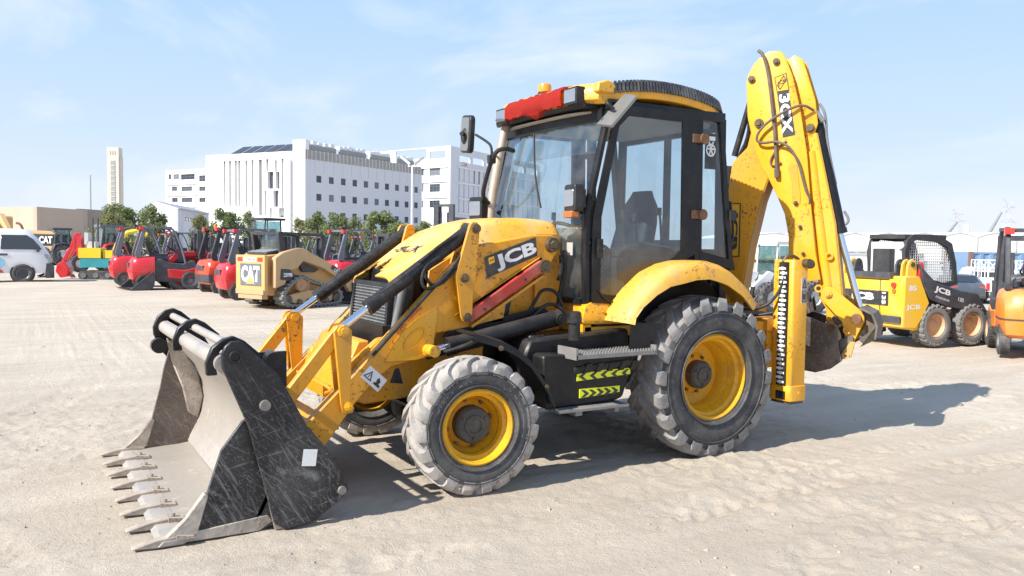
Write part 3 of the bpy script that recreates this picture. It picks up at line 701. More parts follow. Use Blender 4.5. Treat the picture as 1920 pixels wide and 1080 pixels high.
# ---------------------------------------------------------------- loader arms (both sides)
ARM = [(-1.22,1.645),(-1.205,1.70),(-1.225,1.755),(-1.28,1.775),(-1.45,1.772),(-1.91,1.692),(-2.12,1.545),(-2.43,1.235),(-2.74,.925),(-3.18,.505),(-3.31,.44),(-3.40,.36),(-3.38,.27),(-3.28,.235),(-3.13,.275),(-3.08,.32),(-2.86,.60),(-2.72,.745),(-2.60,.83),(-2.40,.865),(-2.315,.885),(-2.285,.93),(-2.26,1.05),(-1.70,1.115),(-1.665,1.32),(-1.32,1.50)]
for s in (-1,1):
    y0, y1 = s*.60, s*.50
    g = G(); g.prism(ARM, y0, y1, .008)
    arm = g.obj('loader_arm', 'yellow', HOE)
    # raised elbow doubler and oval
    g = G(); g.prism([(-2.66,.865),(-2.60,.98),(-2.52,1.08),(-2.42,1.16),(-2.33,1.205),(-2.25,1.235),(-2.29,.93),(-2.32,.885),(-2.42,.865)], s*.618, s*.598, .006); g.obj('elbow_plate', 'yellow_clean', arm)
    g = G(); c, sn = math.cos(.75), math.sin(.75)
    A = [(-2.44+.105*math.cos(t)*c-.05*math.sin(t)*sn, 1.02+.105*math.cos(t)*sn+.05*math.sin(t)*c) for t in [i*2*math.pi/24 for i in range(24)]]
    B = [(-2.44+.092*math.cos(t)*c-.038*math.sin(t)*sn, 1.02+.092*math.cos(t)*sn+.038*math.sin(t)*c) for t in [i*2*math.pi/24 for i in range(24)]]
    g.ring(A, B, s*.624, s*.612); g.obj('oval_rim', 'yellow', arm)
    g = G()
    for (x, z, r) in ((-2.335,.92,.036),(-2.93,.585,.034)): bolt(g, x, s*.615, z, r, .035, s)
    g.obj('pin', 'yellow_clean', arm)
    g = G(); g.cyl((-1.28,s*.595,1.70), (-1.28,s*.64,1.70), .062, .055, 24); g.cyl((-1.28,s*.64,1.70), (-1.28,s*.655,1.70), .035, .03, 6); g.obj('pivot_pin', 'greasecap', arm)
    g = G(); g.box(-1.36,-1.15,s*.46,s*.50,1.2,1.78,.01); g.obj('arm_tower', 'ochre', HOE)
    # upright lever plate near the tilt ram
    g = G(); g.prism([(-2.03,1.835),(-2.005,1.86),(-1.965,1.855),(-1.945,1.815),(-1.965,1.52),(-1.995,1.33),(-2.0,1.165),(-2.03,1.125),(-2.075,1.13),(-2.095,1.17),(-2.14,1.455),(-2.135,1.49)], s*.665, s*.64, .005)
    lv = g.obj('lever_plate', 'yellow', HOE)
    g = G()
    for x, z, r in ((-1.98,1.81,.036),(-2.07,1.45,.034),(-2.045,1.165,.034)): bolt(g, x, s*.663, z, r, .022, s)
    g.obj('pin', 'greasecap', lv)
    g = G(); g.prism([(-2.03,1.835),(-2.005,1.86),(-1.965,1.855),(-1.945,1.815),(-2.0,1.5),(-2.13,1.47)], s*.49, s*.515, .005); g.obj('lever_inner_plate', 'yellow', HOE)
    # tilt ram
    g = G(); g.cyl((-1.98,s*.575,1.80), (-2.76,s*.575,1.255), .052, n=24); g.cyl((-2.72,s*.575,1.283), (-2.775,s*.575,1.245), .058, n=24); g.cyl((-1.98,s*.52,1.80),(-1.98,s*.63,1.80),.05,n=18)
    tr = g.obj('tilt_ram', 'rubber_black', HOE)
    g = G(); g.cyl((-2.76,s*.575,1.255), (-2.97,s*.575,1.108), .026, n=18); g.obj('ram_rod', 'chrome', tr)
    g = G(); g.tube([(-2.70,s*.60,1.345),(-2.66,s*.61,1.36),(-2.2,s*.61,1.685),(-2.08,s*.6,1.76)], .010); g.obj('oil_pipe', 'rubber_black', tr)
    # bell crank: upright lever from the arm, link to the bucket
    g = G()
    g.prism([(-3.035,1.10),(-3.01,1.14),(-2.95,1.145),(-2.905,1.10),(-2.915,.60),(-2.885,.57),(-2.90,.535),(-2.97,.535),(-2.985,.60)], s*.645, s*.622, .005)
    g.prism([(-3.035,1.10),(-3.01,1.14),(-2.95,1.145),(-2.905,1.10),(-2.915,.60),(-2.94,.56),(-2.985,.60)], s*.505, s*.528, .005)
    bc = g.obj('bell_crank', 'yellow', HOE)
    g = G(); bolt(g, -2.97, s*.645, 1.10, .042, .02, s, 8); g.cyl((-2.97,s*.49,1.10),(-2.97,s*.65,1.10),.03); bolt(g, -2.93, s*.645, .58, .03, .02, s, 8); g.obj('pin', 'yellow_clean', bc)
    for dy in (.0,):
        g = G(); g.prism([(-3.00,1.135),(-2.93,1.075),(-3.31,.60),(-3.42,.62)], s*.60, s*.545, .008); g.obj('bucket_link', 'yellow', HOE)
    # lift ram
    g = G(); g.cyl((-1.26,s*.70,1.14), (-2.20,s*.70,.965), .062, n=24); g.cyl((-2.16,s*.70,.972), (-2.225,s*.70,.96), .068, n=24); g.cyl((-1.29,s*.62,1.13),(-1.29,s*.78,1.13),.045,n=18)
    g.cyl((-1.29,s*.78,1.13),(-1.29,s*.79,1.13),.03,n=12)
    lr = g.obj('lift_ram', 'black', HOE)
    g = G(); g.cyl((-2.22,s*.70,.961), (-2.345,s*.70,.938), .03, n=18); g.obj('ram_rod', 'chrome', lr)
    g = G(); g.cyl((-2.335,s*.61,.938), (-2.335,s*.745,.938), .042, n=18); g.obj('ram_eye', 'yellow_clean', lr)
    g = G(); g.prism([(-2.2,1.02),(-2.15,1.06),(-1.35,1.22),(-1.28,1.17),(-1.4,1.12)], s*.60, s*.56, .004); g.obj('ram_shield', 'black', HOE)
for xz, r in (((-2.70,.82),.055),):
    g = G(); g.cyl((xz[0],-.5,xz[1]), (xz[0],.5,xz[1]), r, n=20); g.box(-3.2,-2.95,-.5,.5,.40,.44,.006); g.prism([(-3.33,.31),(-3.05,.50),(-3.0,.47),(-3.2,.28)], -.5, .5, .006); g.obj('arm_cross_tube', 'yellow', HOE)
g = G(); g.tube([(-3.05,-.5,.66),(-2.98,-.5,.68),(-2.98,.4,.68)], .012); g.tube([(-3.1,-.4,.5),(-2.6,-.3,.9),(-2.4,-.3,1.0)], .012); g.obj('pipe', 'yellow', HOE)
# red safety strut stowed on the near arm
g = G()
for a, b in (((-2.03,1.155),(-1.385,1.545)),):
    d = Vector((b[0]-a[0],0,b[1]-a[1])).normalized(); n_ = Vector((-d.z,0,d.x))*.042
    A, B = Vector((a[0],0,a[1])), Vector((b[0],0,b[1]))
    P = [A+n_, B+n_, B-n_, A-n_]
    g.prism([(p.x,p.z) for p in P], -.662, -.612, .006)
rs = g.obj('safety_strut', 'red', HOE)
g = G(); g.prism([(-2.13,1.175),(-1.43,1.585),(-1.40,1.60),(-1.345,1.585),(-1.34,1.53),(-1.36,1.505),(-1.39,1.60),(-2.06,1.21)], -.628, -.605, .003); g.prism([(-2.0,1.10),(-1.37,1.475),(-1.36,1.46),(-1.99,1.085)], -.65, -.605, .003); g.obj('strut_cradle', 'ochre', HOE)
g = G(); g.cyl((-1.375,-.605,1.535), (-1.375,-.68,1.535), .05, n=22); g.cyl((-1.375,-.68,1.535), (-1.375,-.69,1.535), .03, n=8); g.obj('pin', 'greasecap', rs)
g = G()
for x, z in ((-1.9,1.222),(-1.55,1.435)): g.cyl((x,-.655,z), (x,-.668,z), .012, n=10)
g.obj('hole', 'signblack', rs)
# JCB plate on the near arm
sa = math.atan2(.155,.45)
TS = Matrix.Translation((-1.635,-.602,1.602)) @ Matrix.Rotation(-sa, 4, 'Y')
g = G(TS); g.prism([(-.255,-.078),(.215,-.062),(.245,.078),(-.225,.076)], -.006, .0); sg = g.obj('nameplate', 'signblack', HOE)
e = (math.cos(sa),0,math.sin(sa))
letter('JCB', 'white', sg, TS @ Vector((.035,-.009,-.004)), e, (0,-1,0), .125, .375, .04, spacing=.98)
g = G(TS); g.prism([(-.205,.012),(-.158,.014),(-.150,.060),(-.197,.058)], -.009, -.006); g.obj('logo', 'decalyellow', sg)
letter('JCB', 'signblack', sg, TS @ Vector((-.178,-.011,.036)), e, (0,-1,0), .018, .036, .03)
sw = math.atan2(.31,.31)
letter('SWL 1000kg', 'redtext', HOE, (-2.472,-.6035,1.155), (math.cos(sw),0,math.sin(sw)), (0,-1,0), .034, .26, .006)
# warning plate on the arm
TW = Matrix.Translation((-2.735,-.602,.755)) @ Matrix.Rotation(rad(42), 4, 'Y')
g = G(TW); g.box(-.085,.085,-.004,0,-.052,.052,.002); wp = g.obj('warning_plate', 'white', HOE)
g = G(TW)
for cx in (-.042,): g.ring([(cx-.036,-.03),(cx+.036,-.03),(cx,.034)], [(cx-.024,-.023),(cx+.024,-.023),(cx,.020)], -.007,-.004)
g.prism([(-.044,-.018),(-.040,-.018),(-.040,.008),(-.044,.008)], -.007,-.004)
g.prism([(.015,-.03),(.07,-.03),(.07,-.015),(.05,-.01),(.055,.01),(.03,.03),(.02,.01),(.03,-.01),(.015,-.015)], -.007,-.004); g.obj('pictogram', 'signblack', wp)
# hoses over the tilt ram and behind the lever
g = G()
for pts in (((-2.26,-.64,1.60),(-2.38,-.665,1.54),(-2.42,-.67,1.42),(-2.36,-.67,1.36),(-2.22,-.66,1.45),(-2.1,-.65,1.60),(-2.05,-.64,1.66)),
            ((-2.38,-.63,1.50),(-2.34,-.66,1.40),(-2.26,-.66,1.40),(-2.12,-.65,1.52),(-2.02,-.64,1.64)),
            ((-2.75,-.62,.92),(-2.5,-.63,1.18),(-2.3,-.63,1.38),(-2.15,-.63,1.52)),
            ((-2.05,-.60,1.77),(-2.2,-.62,1.72),(-2.4,-.62,1.56))):
    g.tube(pts, .0125)
g.obj('hose', 'rubber_black', HOE)
g = G()
for pts in (((-1.50,-.56,1.12),(-1.42,-.6,1.26),(-1.36,-.6,1.36),(-1.22,-.6,1.34),(-1.17,-.62,1.20),(-1.12,-.66,1.05)),
            ((-1.58,-.58,1.06),(-1.45,-.62,1.14),(-1.33,-.62,1.25),(-1.2,-.62,1.22),(-1.1,-.66,1.08),(-1.0,-.7,1.0)),
            ((-1.19,-.60,1.62),(-1.18,-.60,1.5),(-1.2,-.58,1.42)), ((-1.16,-.60,1.66),(-1.14,-.6,1.5),(-1.17,-.58,1.38),(-1.2,-.57,1.2))):
    g.tube(pts, .014)
g.cyl((-1.18,-.60,1.60),(-1.18,-.60,1.52),.02,n=8); g.obj('hose', 'rubber_black', HOE)
g = G(); g.tube([(-2.6,.60,1.42),(-2.3,.61,1.60),(-2.15,.61,1.58),(-2.05,.6,1.70)], .014); g.obj('hose', 'rubber_black', HOE)
# ---------------------------------------------------------------- loader bucket (two-piece clam bucket)
PLATE = [(-3.865,1.06),(-3.845,1.105),(-3.81,1.13),(-3.76,1.13),(-3.71,1.085),(-3.55,.93),(-3.38,.61),(-3.26,.46),(-3.125,.225),(-3.12,.185),(-3.18,.125),(-3.33,.03),(-3.50,.0),(-3.57,.045),(-3.62,.24),(-3.72,.64),(-3.86,.98)]
BACK = [(-3.86,1.04),(-3.83,.95),(-3.74,.83),(-3.635,.70),(-3.575,.56),(-3.555,.42),(-3.575,.30),(-3.615,.19),(-3.665,.085)]
g = G(); rows = []
for y in np.linspace(-1.14, 1.14, 9): rows.append([(x, float(y), z) for x, z in BACK]+[(x+.03, float(y), z+.012) for x, z in BACK[::-1]])
g.loft(rows, close=True, caps=True)
bk = g.obj('loader_bucket', 'shellsteel', HOE, label='worn two-piece loader bucket with bright inner shell and pointed teeth', ang=60)
g = G(); g.prism([(-3.80,1.0),(-3.60,.86),(-3.40,.60),(-3.28,.40),(-3.22,.26),(-3.34,.14),(-3.50,.12),(-3.58,.17),(-3.54,.30),(-3.52,.42),(-3.545,.56),(-3.60,.70),(-3.70,.83)], -1.13, 1.13, .01); g.obj('back_housing', 'black', bk)
g = G(); g.prism([(-3.68,.06),(-3.665,.10),(-3.615,.20),(-3.60,.20),(-3.64,.07)], -1.13, 1.13, .003); g.obj('blade', 'steelworn', bk)
for s in (-1,1):
    g = G(); g.prism(PLATE, s*1.195, s*1.165, .006); sp = g.obj('side_plate', 'blackbucket', bk)
    g = G(); g.prism([(-3.56,.0),(-3.615,.25),(-3.60,.25),(-3.50,.012),(-3.42,.03),(-3.43,.0)], s*1.163, s*1.14, .002); g.obj('edge_strip', 'steelworn', bk)
    g = G(); g.prism(([(-3.70,.68),(-3.74,.66),(-3.86,.50),(-3.935,.27)] if s < 0 else [(-3.66,.74),(-3.69,.90),(-3.76,.92),(-3.805,.86),(-3.86,.66),(-3.885,.52),(-3.95,.27)])+[(-4.06,.13),(-4.19,.012),(-3.64,.0),(-3.57,.03),(-3.545,.12),(-3.58,.27),(-3.64,.46)], s*1.14, s*1.115, .004); ck = g.obj('cheek_plate', 'blackbucket' if s < 0 else 'browncheek', bk)
    g = G(); g.prism([(-3.93,.255),(-3.95,.27),(-4.06,.13),(-4.20,.008),(-4.06,.004),(-3.99,.05)], s*1.15, s*1.105, .004); g.obj('corner_edge', 'muddysteel', bk)
    g = G(); g.prism([(-3.99,.06),(-3.60,.09),(-3.57,.05),(-3.65,.004),(-4.06,.006)], s*1.146, s*1.12, .003); g.obj('mud_strip', 'muddysteel', bk)
    g = G(); g.cyl((-3.625,s*1.195,.75),(-3.625,s*1.212,.75),.034,.03,18); g.cyl((-3.165,s*1.195,.19),(-3.165,s*1.21,.19),.028,.024,18); g.obj('bolt', 'darksteel2', sp)
    g = G(); g.lathe([(.038,-.006),(.034,-.016),(.026,-.016),(.024,.0)], (-3.79,s*1.195,1.04), 'y', 20, sgn=-s); g.cyl((-3.79,s*1.19,1.04),(-3.79,s*1.197,1.04),.024,n=18); g.obj('pivot_hole', 'plastic', sp)
# inner far-side filler seen through the clam mouth
g = G(); g.prism([(-3.84,.92),(-3.72,.82),(-3.60,.64),(-3.56,.42),(-3.60,.24),(-3.68,.30),(-3.72,.50),(-3.80,.72)], 1.095, 1.12, .01); g.obj('inner_gusset', 'muddysteel', bk)
# floor of the clam with cutting edge
FL = [(-4.15,.028),(-3.95,.035),(-3.75,.042),(-3.62,.06),(-3.52,.11),(-3.46,.19),(-3.44,.22),(-3.42,.20),(-3.45,.12),(-3.55,.02),(-3.65,.005),(-4.15,.004)]
g = G(); g.prism(FL, -1.12, 1.12, .002); g.obj('floor_plate', 'shellsteel', bk)
g = G(); g.prism([(-4.20,.004),(-4.06,.004),(-4.05,.034),(-4.17,.032)], -1.155, 1.155, .003); g.obj('cutting_edge', 'steelworn', bk)
tm = G(); tm.prism([(-4.02,.034),(-4.03,.050),(-4.10,.055),(-4.20,.047),(-4.325,.018),(-4.33,.010),(-4.22,.002),(-4.06,.002)], -.03, .03, .008)
tm.prism([(-4.0,.034),(-4.01,.048),(-4.10,.062),(-4.10,.034)], -.045, .045, .005); tm.cyl((-4.07,-.0,.06),(-4.07,0,.078),.014,n=8)
tm = tm.mesh('tooth', 'sandysteel')
for i in range(8):
    y = 1.13-.322*i
    shared(tm, 'tooth', bk, Matrix.Translation((0,y,rnd.uniform(-.004,.006))) @ Matrix.Translation((-4.1,0,0)) @ Matrix.Rotation(rnd.uniform(-.05,.05),4,'Z') @ Matrix.Translation((4.1,0,0)))
# tubes along the top edge and the hook plates round them
g = G(); g.cyl((-3.785,-1.16,1.085),(-3.785,1.16,1.085),.027,n=18); g.obj('top_bar', 'steelworn', bk)
g = G(); g.cyl((-3.845,-1.16,1.0),(-3.845,1.16,1.0),.05,n=22); g.obj('torque_tube', 'steelworn', bk)
hp = [(-3.93,.93),(-3.935,1.0),(-3.90,1.09),(-3.84,1.135),(-3.78,1.15),(-3.72,1.12),(-3.62,1.03),(-3.66,.99),(-3.74,1.06),(-3.80,1.09),(-3.855,1.07),(-3.885,1.0),(-3.87,.93)]
for y in (1.13,.12,-1.09):
    g = G(); g.prism(hp, y-.025, y+.025, .006); g.obj('hook_plate', 'black', bk)
g = G(); g.prism([(-3.93,.98),(-3.80,1.07),(-3.62,.86),(-3.66,.70),(-3.80,.72),(-3.90,.84)], 1.165, 1.19, .006); g.obj('far_wing', 'black', bk)
g = G(); g.cyl((-3.52,-1.0,.98),(-3.52,-.86,.98),.05,n=18); g.box(-3.6,-3.42,-.9,-.88,.8,1.02,.01); g.cyl((-3.9,1.02,.86),(-3.9,1.1,.86),.06,n=18); g.obj('hinge_boss', 'black', bk)
g = G(); TQ = Matrix.Translation((-3.365,-1.1965,.415)) @ Matrix.Rotation(.12,4,'Y'); g.T = TQ; g.box(-.042,.042,-.002,0,-.050,.050,0); g.obj('paper_sticker', 'white', bk)

# ---------------------------------------------------------------- cab
CAB = None
g = G(); g.box(-1.06,.48,-.76,.76,.98,1.06,.02); g.box(-1.08,-1.0,-.76,.76,1.02,1.24,.02)
g.prism([(-1.10,1.085),(-1.11,1.13),(-1.085,1.24),(-1.02,1.262),(-.62,1.235),(-.60,1.10),(-.66,1.075)], -.80, -.70, .014); g.prism([(-1.10,1.085),(-1.11,1.13),(-1.085,1.24),(-1.02,1.262),(-.62,1.235),(-.60,1.10),(-.66,1.075)], .70, .80, .014)
cab = g.obj('cab_sill', 'yellow_clean', HOE)
g = G()
for x in (-.92,-.76): bolt(g, x, -.80, 1.185, .014, .008)
g.obj('bolt', 'ochre', cab)
g = G(); g.box(-.95,.4,-.74,.74,1.05,1.09); g.box(.38,.46,-.74,.74,1.0,1.62,.01); g.box(-.5,.4,.45,.72,1.06,1.5,.03); g.obj('cab_floor', 'plastic', HOE)
# pillars as tubes: A, B, C both sides
for s in (-1,1):
    g = G(); y = s*.765
    g.prism([(-1.075,1.235),(-1.095,1.60),(-1.09,1.94),(-.90,2.72),(-.86,2.83),(-.80,2.83),(-.86,2.66),(-1.03,1.94),(-1.035,1.60),(-1.01,1.235)], s*.782, s*.725, .012)
    g.prism([(.045,1.56),(.035,2.84),(.105,2.84),(.125,1.56)], s*.780, s*.72, .012)
    g.prism([(.46,1.50),(.30,2.78),(.345,2.79),(.51,1.50)], s*.775, s*.71, .012)
    g.prism([(-.90,2.76),(-.88,2.84),(.36,2.84),(.36,2.76)], s*.782, s*.71, .012)
    g.prism([(.10,1.58),(.10,1.66),(.50,1.585),(.52,1.50)], s*.782, s*.72, .01)
    g.prism([(-1.03,1.235),(-1.02,1.20),(-.62,1.185),(-.36,1.42),(-.06,1.56),(.10,1.60),(.10,1.52),(-.02,1.46),(-.32,1.34),(-.55,1.10),(-1.0,1.15)], s*.772, s*.70, .01)
    g.obj('cab_frame', 'black', HOE)
    # door (left door with its glass; the right one is the same)
    A = [(-1.025,1.255),(-.655,1.225),(-.385,1.455),(-.085,1.59),(.035,1.64),(.022,2.80),(-.70,2.80),(-.855,2.66),(-1.025,1.93)]
    B = [(-.95,1.32),(-.665,1.295),(-.37,1.525),(-.20,1.62),(-.125,1.68),(-.14,2.72),(-.70,2.72),(-.795,2.63),(-.95,1.92)]
    g = G(); g.ring(A, B, s*.803, s*.786); dr = g.obj('door', 'black', HOE)
    g = G(); g.face([(a,s*.795,b) for a, b in B]); g.obj('door_glass', 'glass_dark', dr)
    g = G()
    for z in (2.60,1.97):
        g.box(-.03,.09,s*.80-.012,s*.80+.012,z-.035,z+.035,.006); g.cyl((.09,s*.80,z),(.09,s*.83,z),.045,n=16)
    g.obj('hinge', 'rust', dr)
    g = G(); g.tube([(-.97,s*.81,1.35),(-.90,s*.815,1.26),(-.7,s*.815,1.25)], .006); g.box(-.99,-.95,s*.80,s*.83,1.60,1.75,.01); g.obj('door_handle', 'rubber_black', dr)
    # rear quarter window
    Q = [(.115,1.665),(.455,1.60),(.305,2.755),(.105,2.765)]
    g = G(); g.face([(a,s*.757,b) for a, b in Q]); qg = g.obj('quarter_glass', 'glass', HOE)
    if s < 0:
        g = G(); g.box(.15,.275,-.764,-.7615,2.36,2.66,.0); st = g.obj('sticker', 'signblack', qg)
        g = G()
        for k in range(6):
            a = k*1.047; g.cyl((.212,-.766,2.53),(.212+.05*math.cos(a),-.766,2.53+.07*math.sin(a)),.008,n=5)
        g.box(.165,.26,-.768,-.764,2.60,2.635); g.lathe([(.055,-.003),(.05,-.004),(.042,-.003)], (.212,-.764,2.52),'y',16); g.obj('emblem', 'white', st)
    g = G(); g.tube([(.475,s*.74,1.66),(.52,s*.76,1.80),(.46,s*.76,2.1)], .012); g.box(.44,.50,s*.755,s*.80,1.93,2.02,.01); g.obj('window_catch', 'plastic', HOE)
# lower front corner panes are part of one curved windscreen sheet
g = G(); rows = []
for z in np.linspace(1.275, 2.72, 15):
    x0 = -1.075 if z < 1.94 else -1.075+(z-1.94)/.78*.185
    rows.append([(x0-.06*(1-(y/.74)**2), float(y), float(z)) for y in np.linspace(-.735, .735, 19)])
g.loft(rows); g.obj('windscreen', 'glass', HOE, ang=60)
g = G(); g.box(-1.10,-1.0,-.74,-.45,1.24,1.285,.01); g.box(-1.10,-1.0,.45,.74,1.24,1.285,.01); rows = []
for y in np.linspace(-.74,.74,13):
    x = -.905-.06*(1-(y/.74)**2); rows.append([(x-.015,float(y),2.68),(x-.015,float(y),2.80),(x+.05,float(y),2.80),(x+.05,float(y),2.68)])
g.loft(rows, close=True, caps=True); g.obj('windscreen_frame', 'black', HOE)
g = G(); rows = []
for y in np.linspace(-.735,.735,13):
    row = []
    for z in (2.42,2.55,2.685):
        x = -1.075+(z-1.94)/.78*.185-.06*(1-(y/.74)**2)+.012; row.append((x,float(y),z))
    rows.append(row)
g.loft(rows); g.obj('sun_band', 'glass_dark', HOE)
g = G(); g.face([(.405,-.68,1.66),(.405,.68,1.66),(.405,.66,2.74),(.405,-.66,2.74)]); g.obj('rear_glass', 'glass', HOE)
g = G(); g.ring([(-.74,1.58),(.74,1.58),(.72,2.80),(-.72,2.80)], [(-.66,1.68),(.66,1.68),(.64,2.70),(-.64,2.70)], .385, .43, 'x'); g.box(.385,.425,-.03,.03,1.68,2.7); g.obj('rear_frame', 'black', HOE)
# wiper
g = G(); g.tube([(-1.14,-.10,2.62),(-1.19,-.2,2.25),(-1.19,-.3,2.0)], .008); g.obj('wiper', 'plastic', HOE)
# interior: seat, console, steering wheel, levers
g = G(); rows = []
for z, x, w, t in ((1.44,-.36,.23,.05),(1.55,-.10,.25,.08),(1.70,-.04,.25,.085),(1.90,.01,.24,.075),(2.06,.045,.21,.06),(2.14,.06,.15,.045),(2.20,.07,.12,.03)):
    rows.append([(x-t,-w*.8-.05,z),(x-t*1.1,-.05,z),(x-t,w*.8-.05,z),(x-t*.4,w-.05,z),(x+t*.5,w-.05,z),(x+t,w*.6-.05,z),(x+t,-w*.6-.05,z),(x+t*.5,-w-.05,z),(x-t*.4,-w-.05,z)])
g.loft(rows, close=True, caps=True); g.box(-.52,-.02,-.29,.19,1.42,1.54,.04); g.box(-.42,-.1,-.2,.1,1.08,1.42,.03)
g.box(-.35,-.02,-.38,-.31,1.62,1.67,.02); g.box(-.35,-.02,.21,.28,1.62,1.67,.02)
g.obj('seat', 'plastic', HOE, ang=60)
g = G(); g.prism([(-1.02,1.08),(-1.05,1.60),(-.98,1.80),(-.86,1.86),(-.74,1.80),(-.78,1.55),(-.80,1.08)], -.34, .34, .04); g.obj('dashboard', 'greyplastic', HOE)
g = G(); TWh = Matrix.Translation((-.70,-.05,1.80)) @ Matrix.Rotation(rad(28),4,'Y')
g.T = TWh; P = [(.19*math.cos(t),.19*math.sin(t),0) for t in [i*2*math.pi/28 for i in range(29)]]; g.tube(P, .016, 8, 0); g.tube([(0,-.18,0),(0,0,-.03),(0,.18,0)], .014, 8, 1); g.tube([(.18,0,0),(0,0,-.03)], .014,8,1); g.cyl((0,0,-.2),(0,0,.01),.03); g.obj('steering_wheel', 'plastic', HOE)
g = G(); g.prism([(-.62,1.08),(-.62,1.62),(-.45,1.74),(-.05,1.70),(.0,1.08)], -.68, -.46, .04); g.prism([(.12,1.08),(.12,1.66),(.3,1.76),(.36,1.08)], -.5, .5, .03); g.obj('side_console', 'plastic', HOE)
g = G()
for x, y, z in ((-.5,-.5,1.95),(-.42,-.55,1.92),(.15,-.2,2.0),(.15,.15,2.0),(-.6,.40,1.95)): g.tube([(x+.04,y,1.6),(x+.02,y,z-.1),(x,y,z)], .012); g.cyl((x,y,z-.02),(x,y,z+.05),.022,.02,10)
g.obj('lever', 'plastic', HOE)
g = G(); g.lathe([(.095,-.01),(.11,.0),(.095,.014),(.08,.0),(.095,-.01)], (-.90,-.74,1.60), 'y', 28); g.lathe([(.0,0),(.075,.0),(.08,.01)], (-.90,-.73,1.60),'y',28); g.obj('cab_speaker', 'plastic', HOE)
# roof: domed slab, rim band and ribbed rubber strip
def zb(x): return 2.90-.19*(x+.35)**2
def plan(t):
    """closed plan of the roof, superellipse"""
    c, s_ = math.cos(t), math.sin(t); e = 5.0
    k = (abs(c)**e+abs(s_)**e)**(-1/e); return -.30+.78*c*k, .79*s_*k
g = G(); rows = []; NT = 64
for f, dz in ((.93,-.02),(1.0,-.02),(1.012,.0),(1.012,.045),(.99,.075),(.93,.10),(.75,.125),(.45,.145),(.12,.15)):
    row = []
    for i in range(NT):
        x, y = plan(2*math.pi*i/NT); xx = -.30+(x+.30)*f; row.append((xx, y*f, zb(x)*1.0+dz-(.0)))
    rows.append(row)
g.loft(rows, close=True, caps=True); roof = g.obj('roof', 'yellow_clean', HOE, ang=50)
g = G(); g.prism([plan(2*math.pi*i/NT) for i in range(NT)], 2.74, 2.755, 0, 'z')
for v in g.bm.verts: v.co.x = -.30+(v.co.x+.30)*.93; v.co.y *= .92
g.obj('headliner', 'headliner', roof)
g = G(); rib = []; nrib = 170
for i in range(nrib):
    t = 2*math.pi*i/nrib; x, y = plan(t)
    if x < -.86 and y < .55: continue
    x2, y2 = plan(t+2*math.pi/nrib*.62)
    for f0, f1, z0, z1 in ((1.0,1.035,.032,.082),(.95,1.02,.082,.128)):
        a = [(-.30+(x+.30)*f0, y*f0), (-.30+(x+.30)*f1, y*f1), (-.30+(x2+.30)*f1, y2*f1), (-.30+(x2+.30)*f0, y2*f0)]
        za = zb(x)
        vs = [(p[0],p[1],za+z0) for p in a]+[(-.30+(p[0]+.30)*.985,p[1]*.985,za+z1) for p in a]
        g._add(vs, [(3,2,1,0),(4,5,6,7),(0,1,5,4),(1,2,6,5),(2,3,7,6),(3,0,4,7)])
tag(g.obj('rubber_ribs', 'rubber_rib', roof) if 'rubber_rib' in M else g.obj('rubber_ribs', 'greyplastic', roof), kind='stuff')
g = G(); rows = []
for i in range(NT+1):
    t = 2*math.pi*i/NT; x, y = plan(t)
    if x < -.86 and y < .55: continue
    za = zb(x); rows.append([(-.30+(x+.30)*f, y*f, za+z) for f, z in ((1.0,.045),(1.018,.05),(1.018,.082),(1.0,.105),(.965,.118))])
# two runs (the strip is open at the front)
k0 = [i for i in range(NT+1) if not (plan(2*math.pi*i/NT)[0] < -.86 and plan(2*math.pi*i/NT)[1] < .55)]
runs = []; cur = [rows[0]]
for a, b, r in zip(k0, k0[1:], rows[1:]):
    if b == a+1: cur.append(r)
    else: runs.append(cur); cur = [r]
runs.append(cur)
for r in runs:
    if len(r) > 1: g.loft(r)
g.obj('rubber_strip', 'rubber_black', roof)
# front fascia with work lamps
g = G(); rows = []
for y in np.linspace(-.76,.70,15):
    x = -1.02-.05*(1-(y/.76)**2)+.12*max(0,abs(y+.03)-.60)/.16; y = float(y)
    rows.append([(x-.01,y,2.80),(x-.045,y,2.83),(x-.05,y,2.90),(x-.01,y,2.955),(x+.12,y,2.975),(x+.12,y,2.80)])
g.loft(rows, close=True, caps=True); fa = g.obj('roof_fascia', 'yellow_clean', HOE)
g = G(); rows = []
for y in np.linspace(-.70,.69,15):
    x = -1.02-.05*(1-(y/.76)**2); rows.append([(x-.02,float(y),2.772),(x-.03,float(y),2.80),(x+.1,float(y),2.80),(x+.1,float(y),2.772)])
g.loft(rows, close=True, caps=True); g.obj('fascia_lip', 'black', fa)
for y, dz in ((-.585,0),(.50,-.02)):
    g = G(); g.box(-1.115,-1.04,y-.09,y+.09,2.80+dz,2.93+dz,.012); lp = g.obj('work_lamp', 'plastic', fa)
    g = G(); g.box(-1.122,-1.113,y-.075,y+.075,2.815+dz,2.915+dz,.004); g.obj('lens', 'lens', lp)
g = G(); g.prism([(-1.0,2.88),(-.99,2.955),(-.90,2.985),(-.84,2.97),(-.80,2.92),(-.80,2.88)], -.785, -.72, .012); g.obj('corner_bracket', 'yellow_clean', fa)
# amber beacon
g = G(); g.cyl((-.86,.18,2.96),(-.86,.18,3.035),.06,n=20); bc = g.obj('beacon', 'plastic', HOE)
g = G(); g.lathe([(.058,0),(.059,.045),(.052,.066),(.03,.076),(.0,.078)], (-.86,.18,3.035), 'z', 22); g.obj('amber_dome', 'orange', bc)
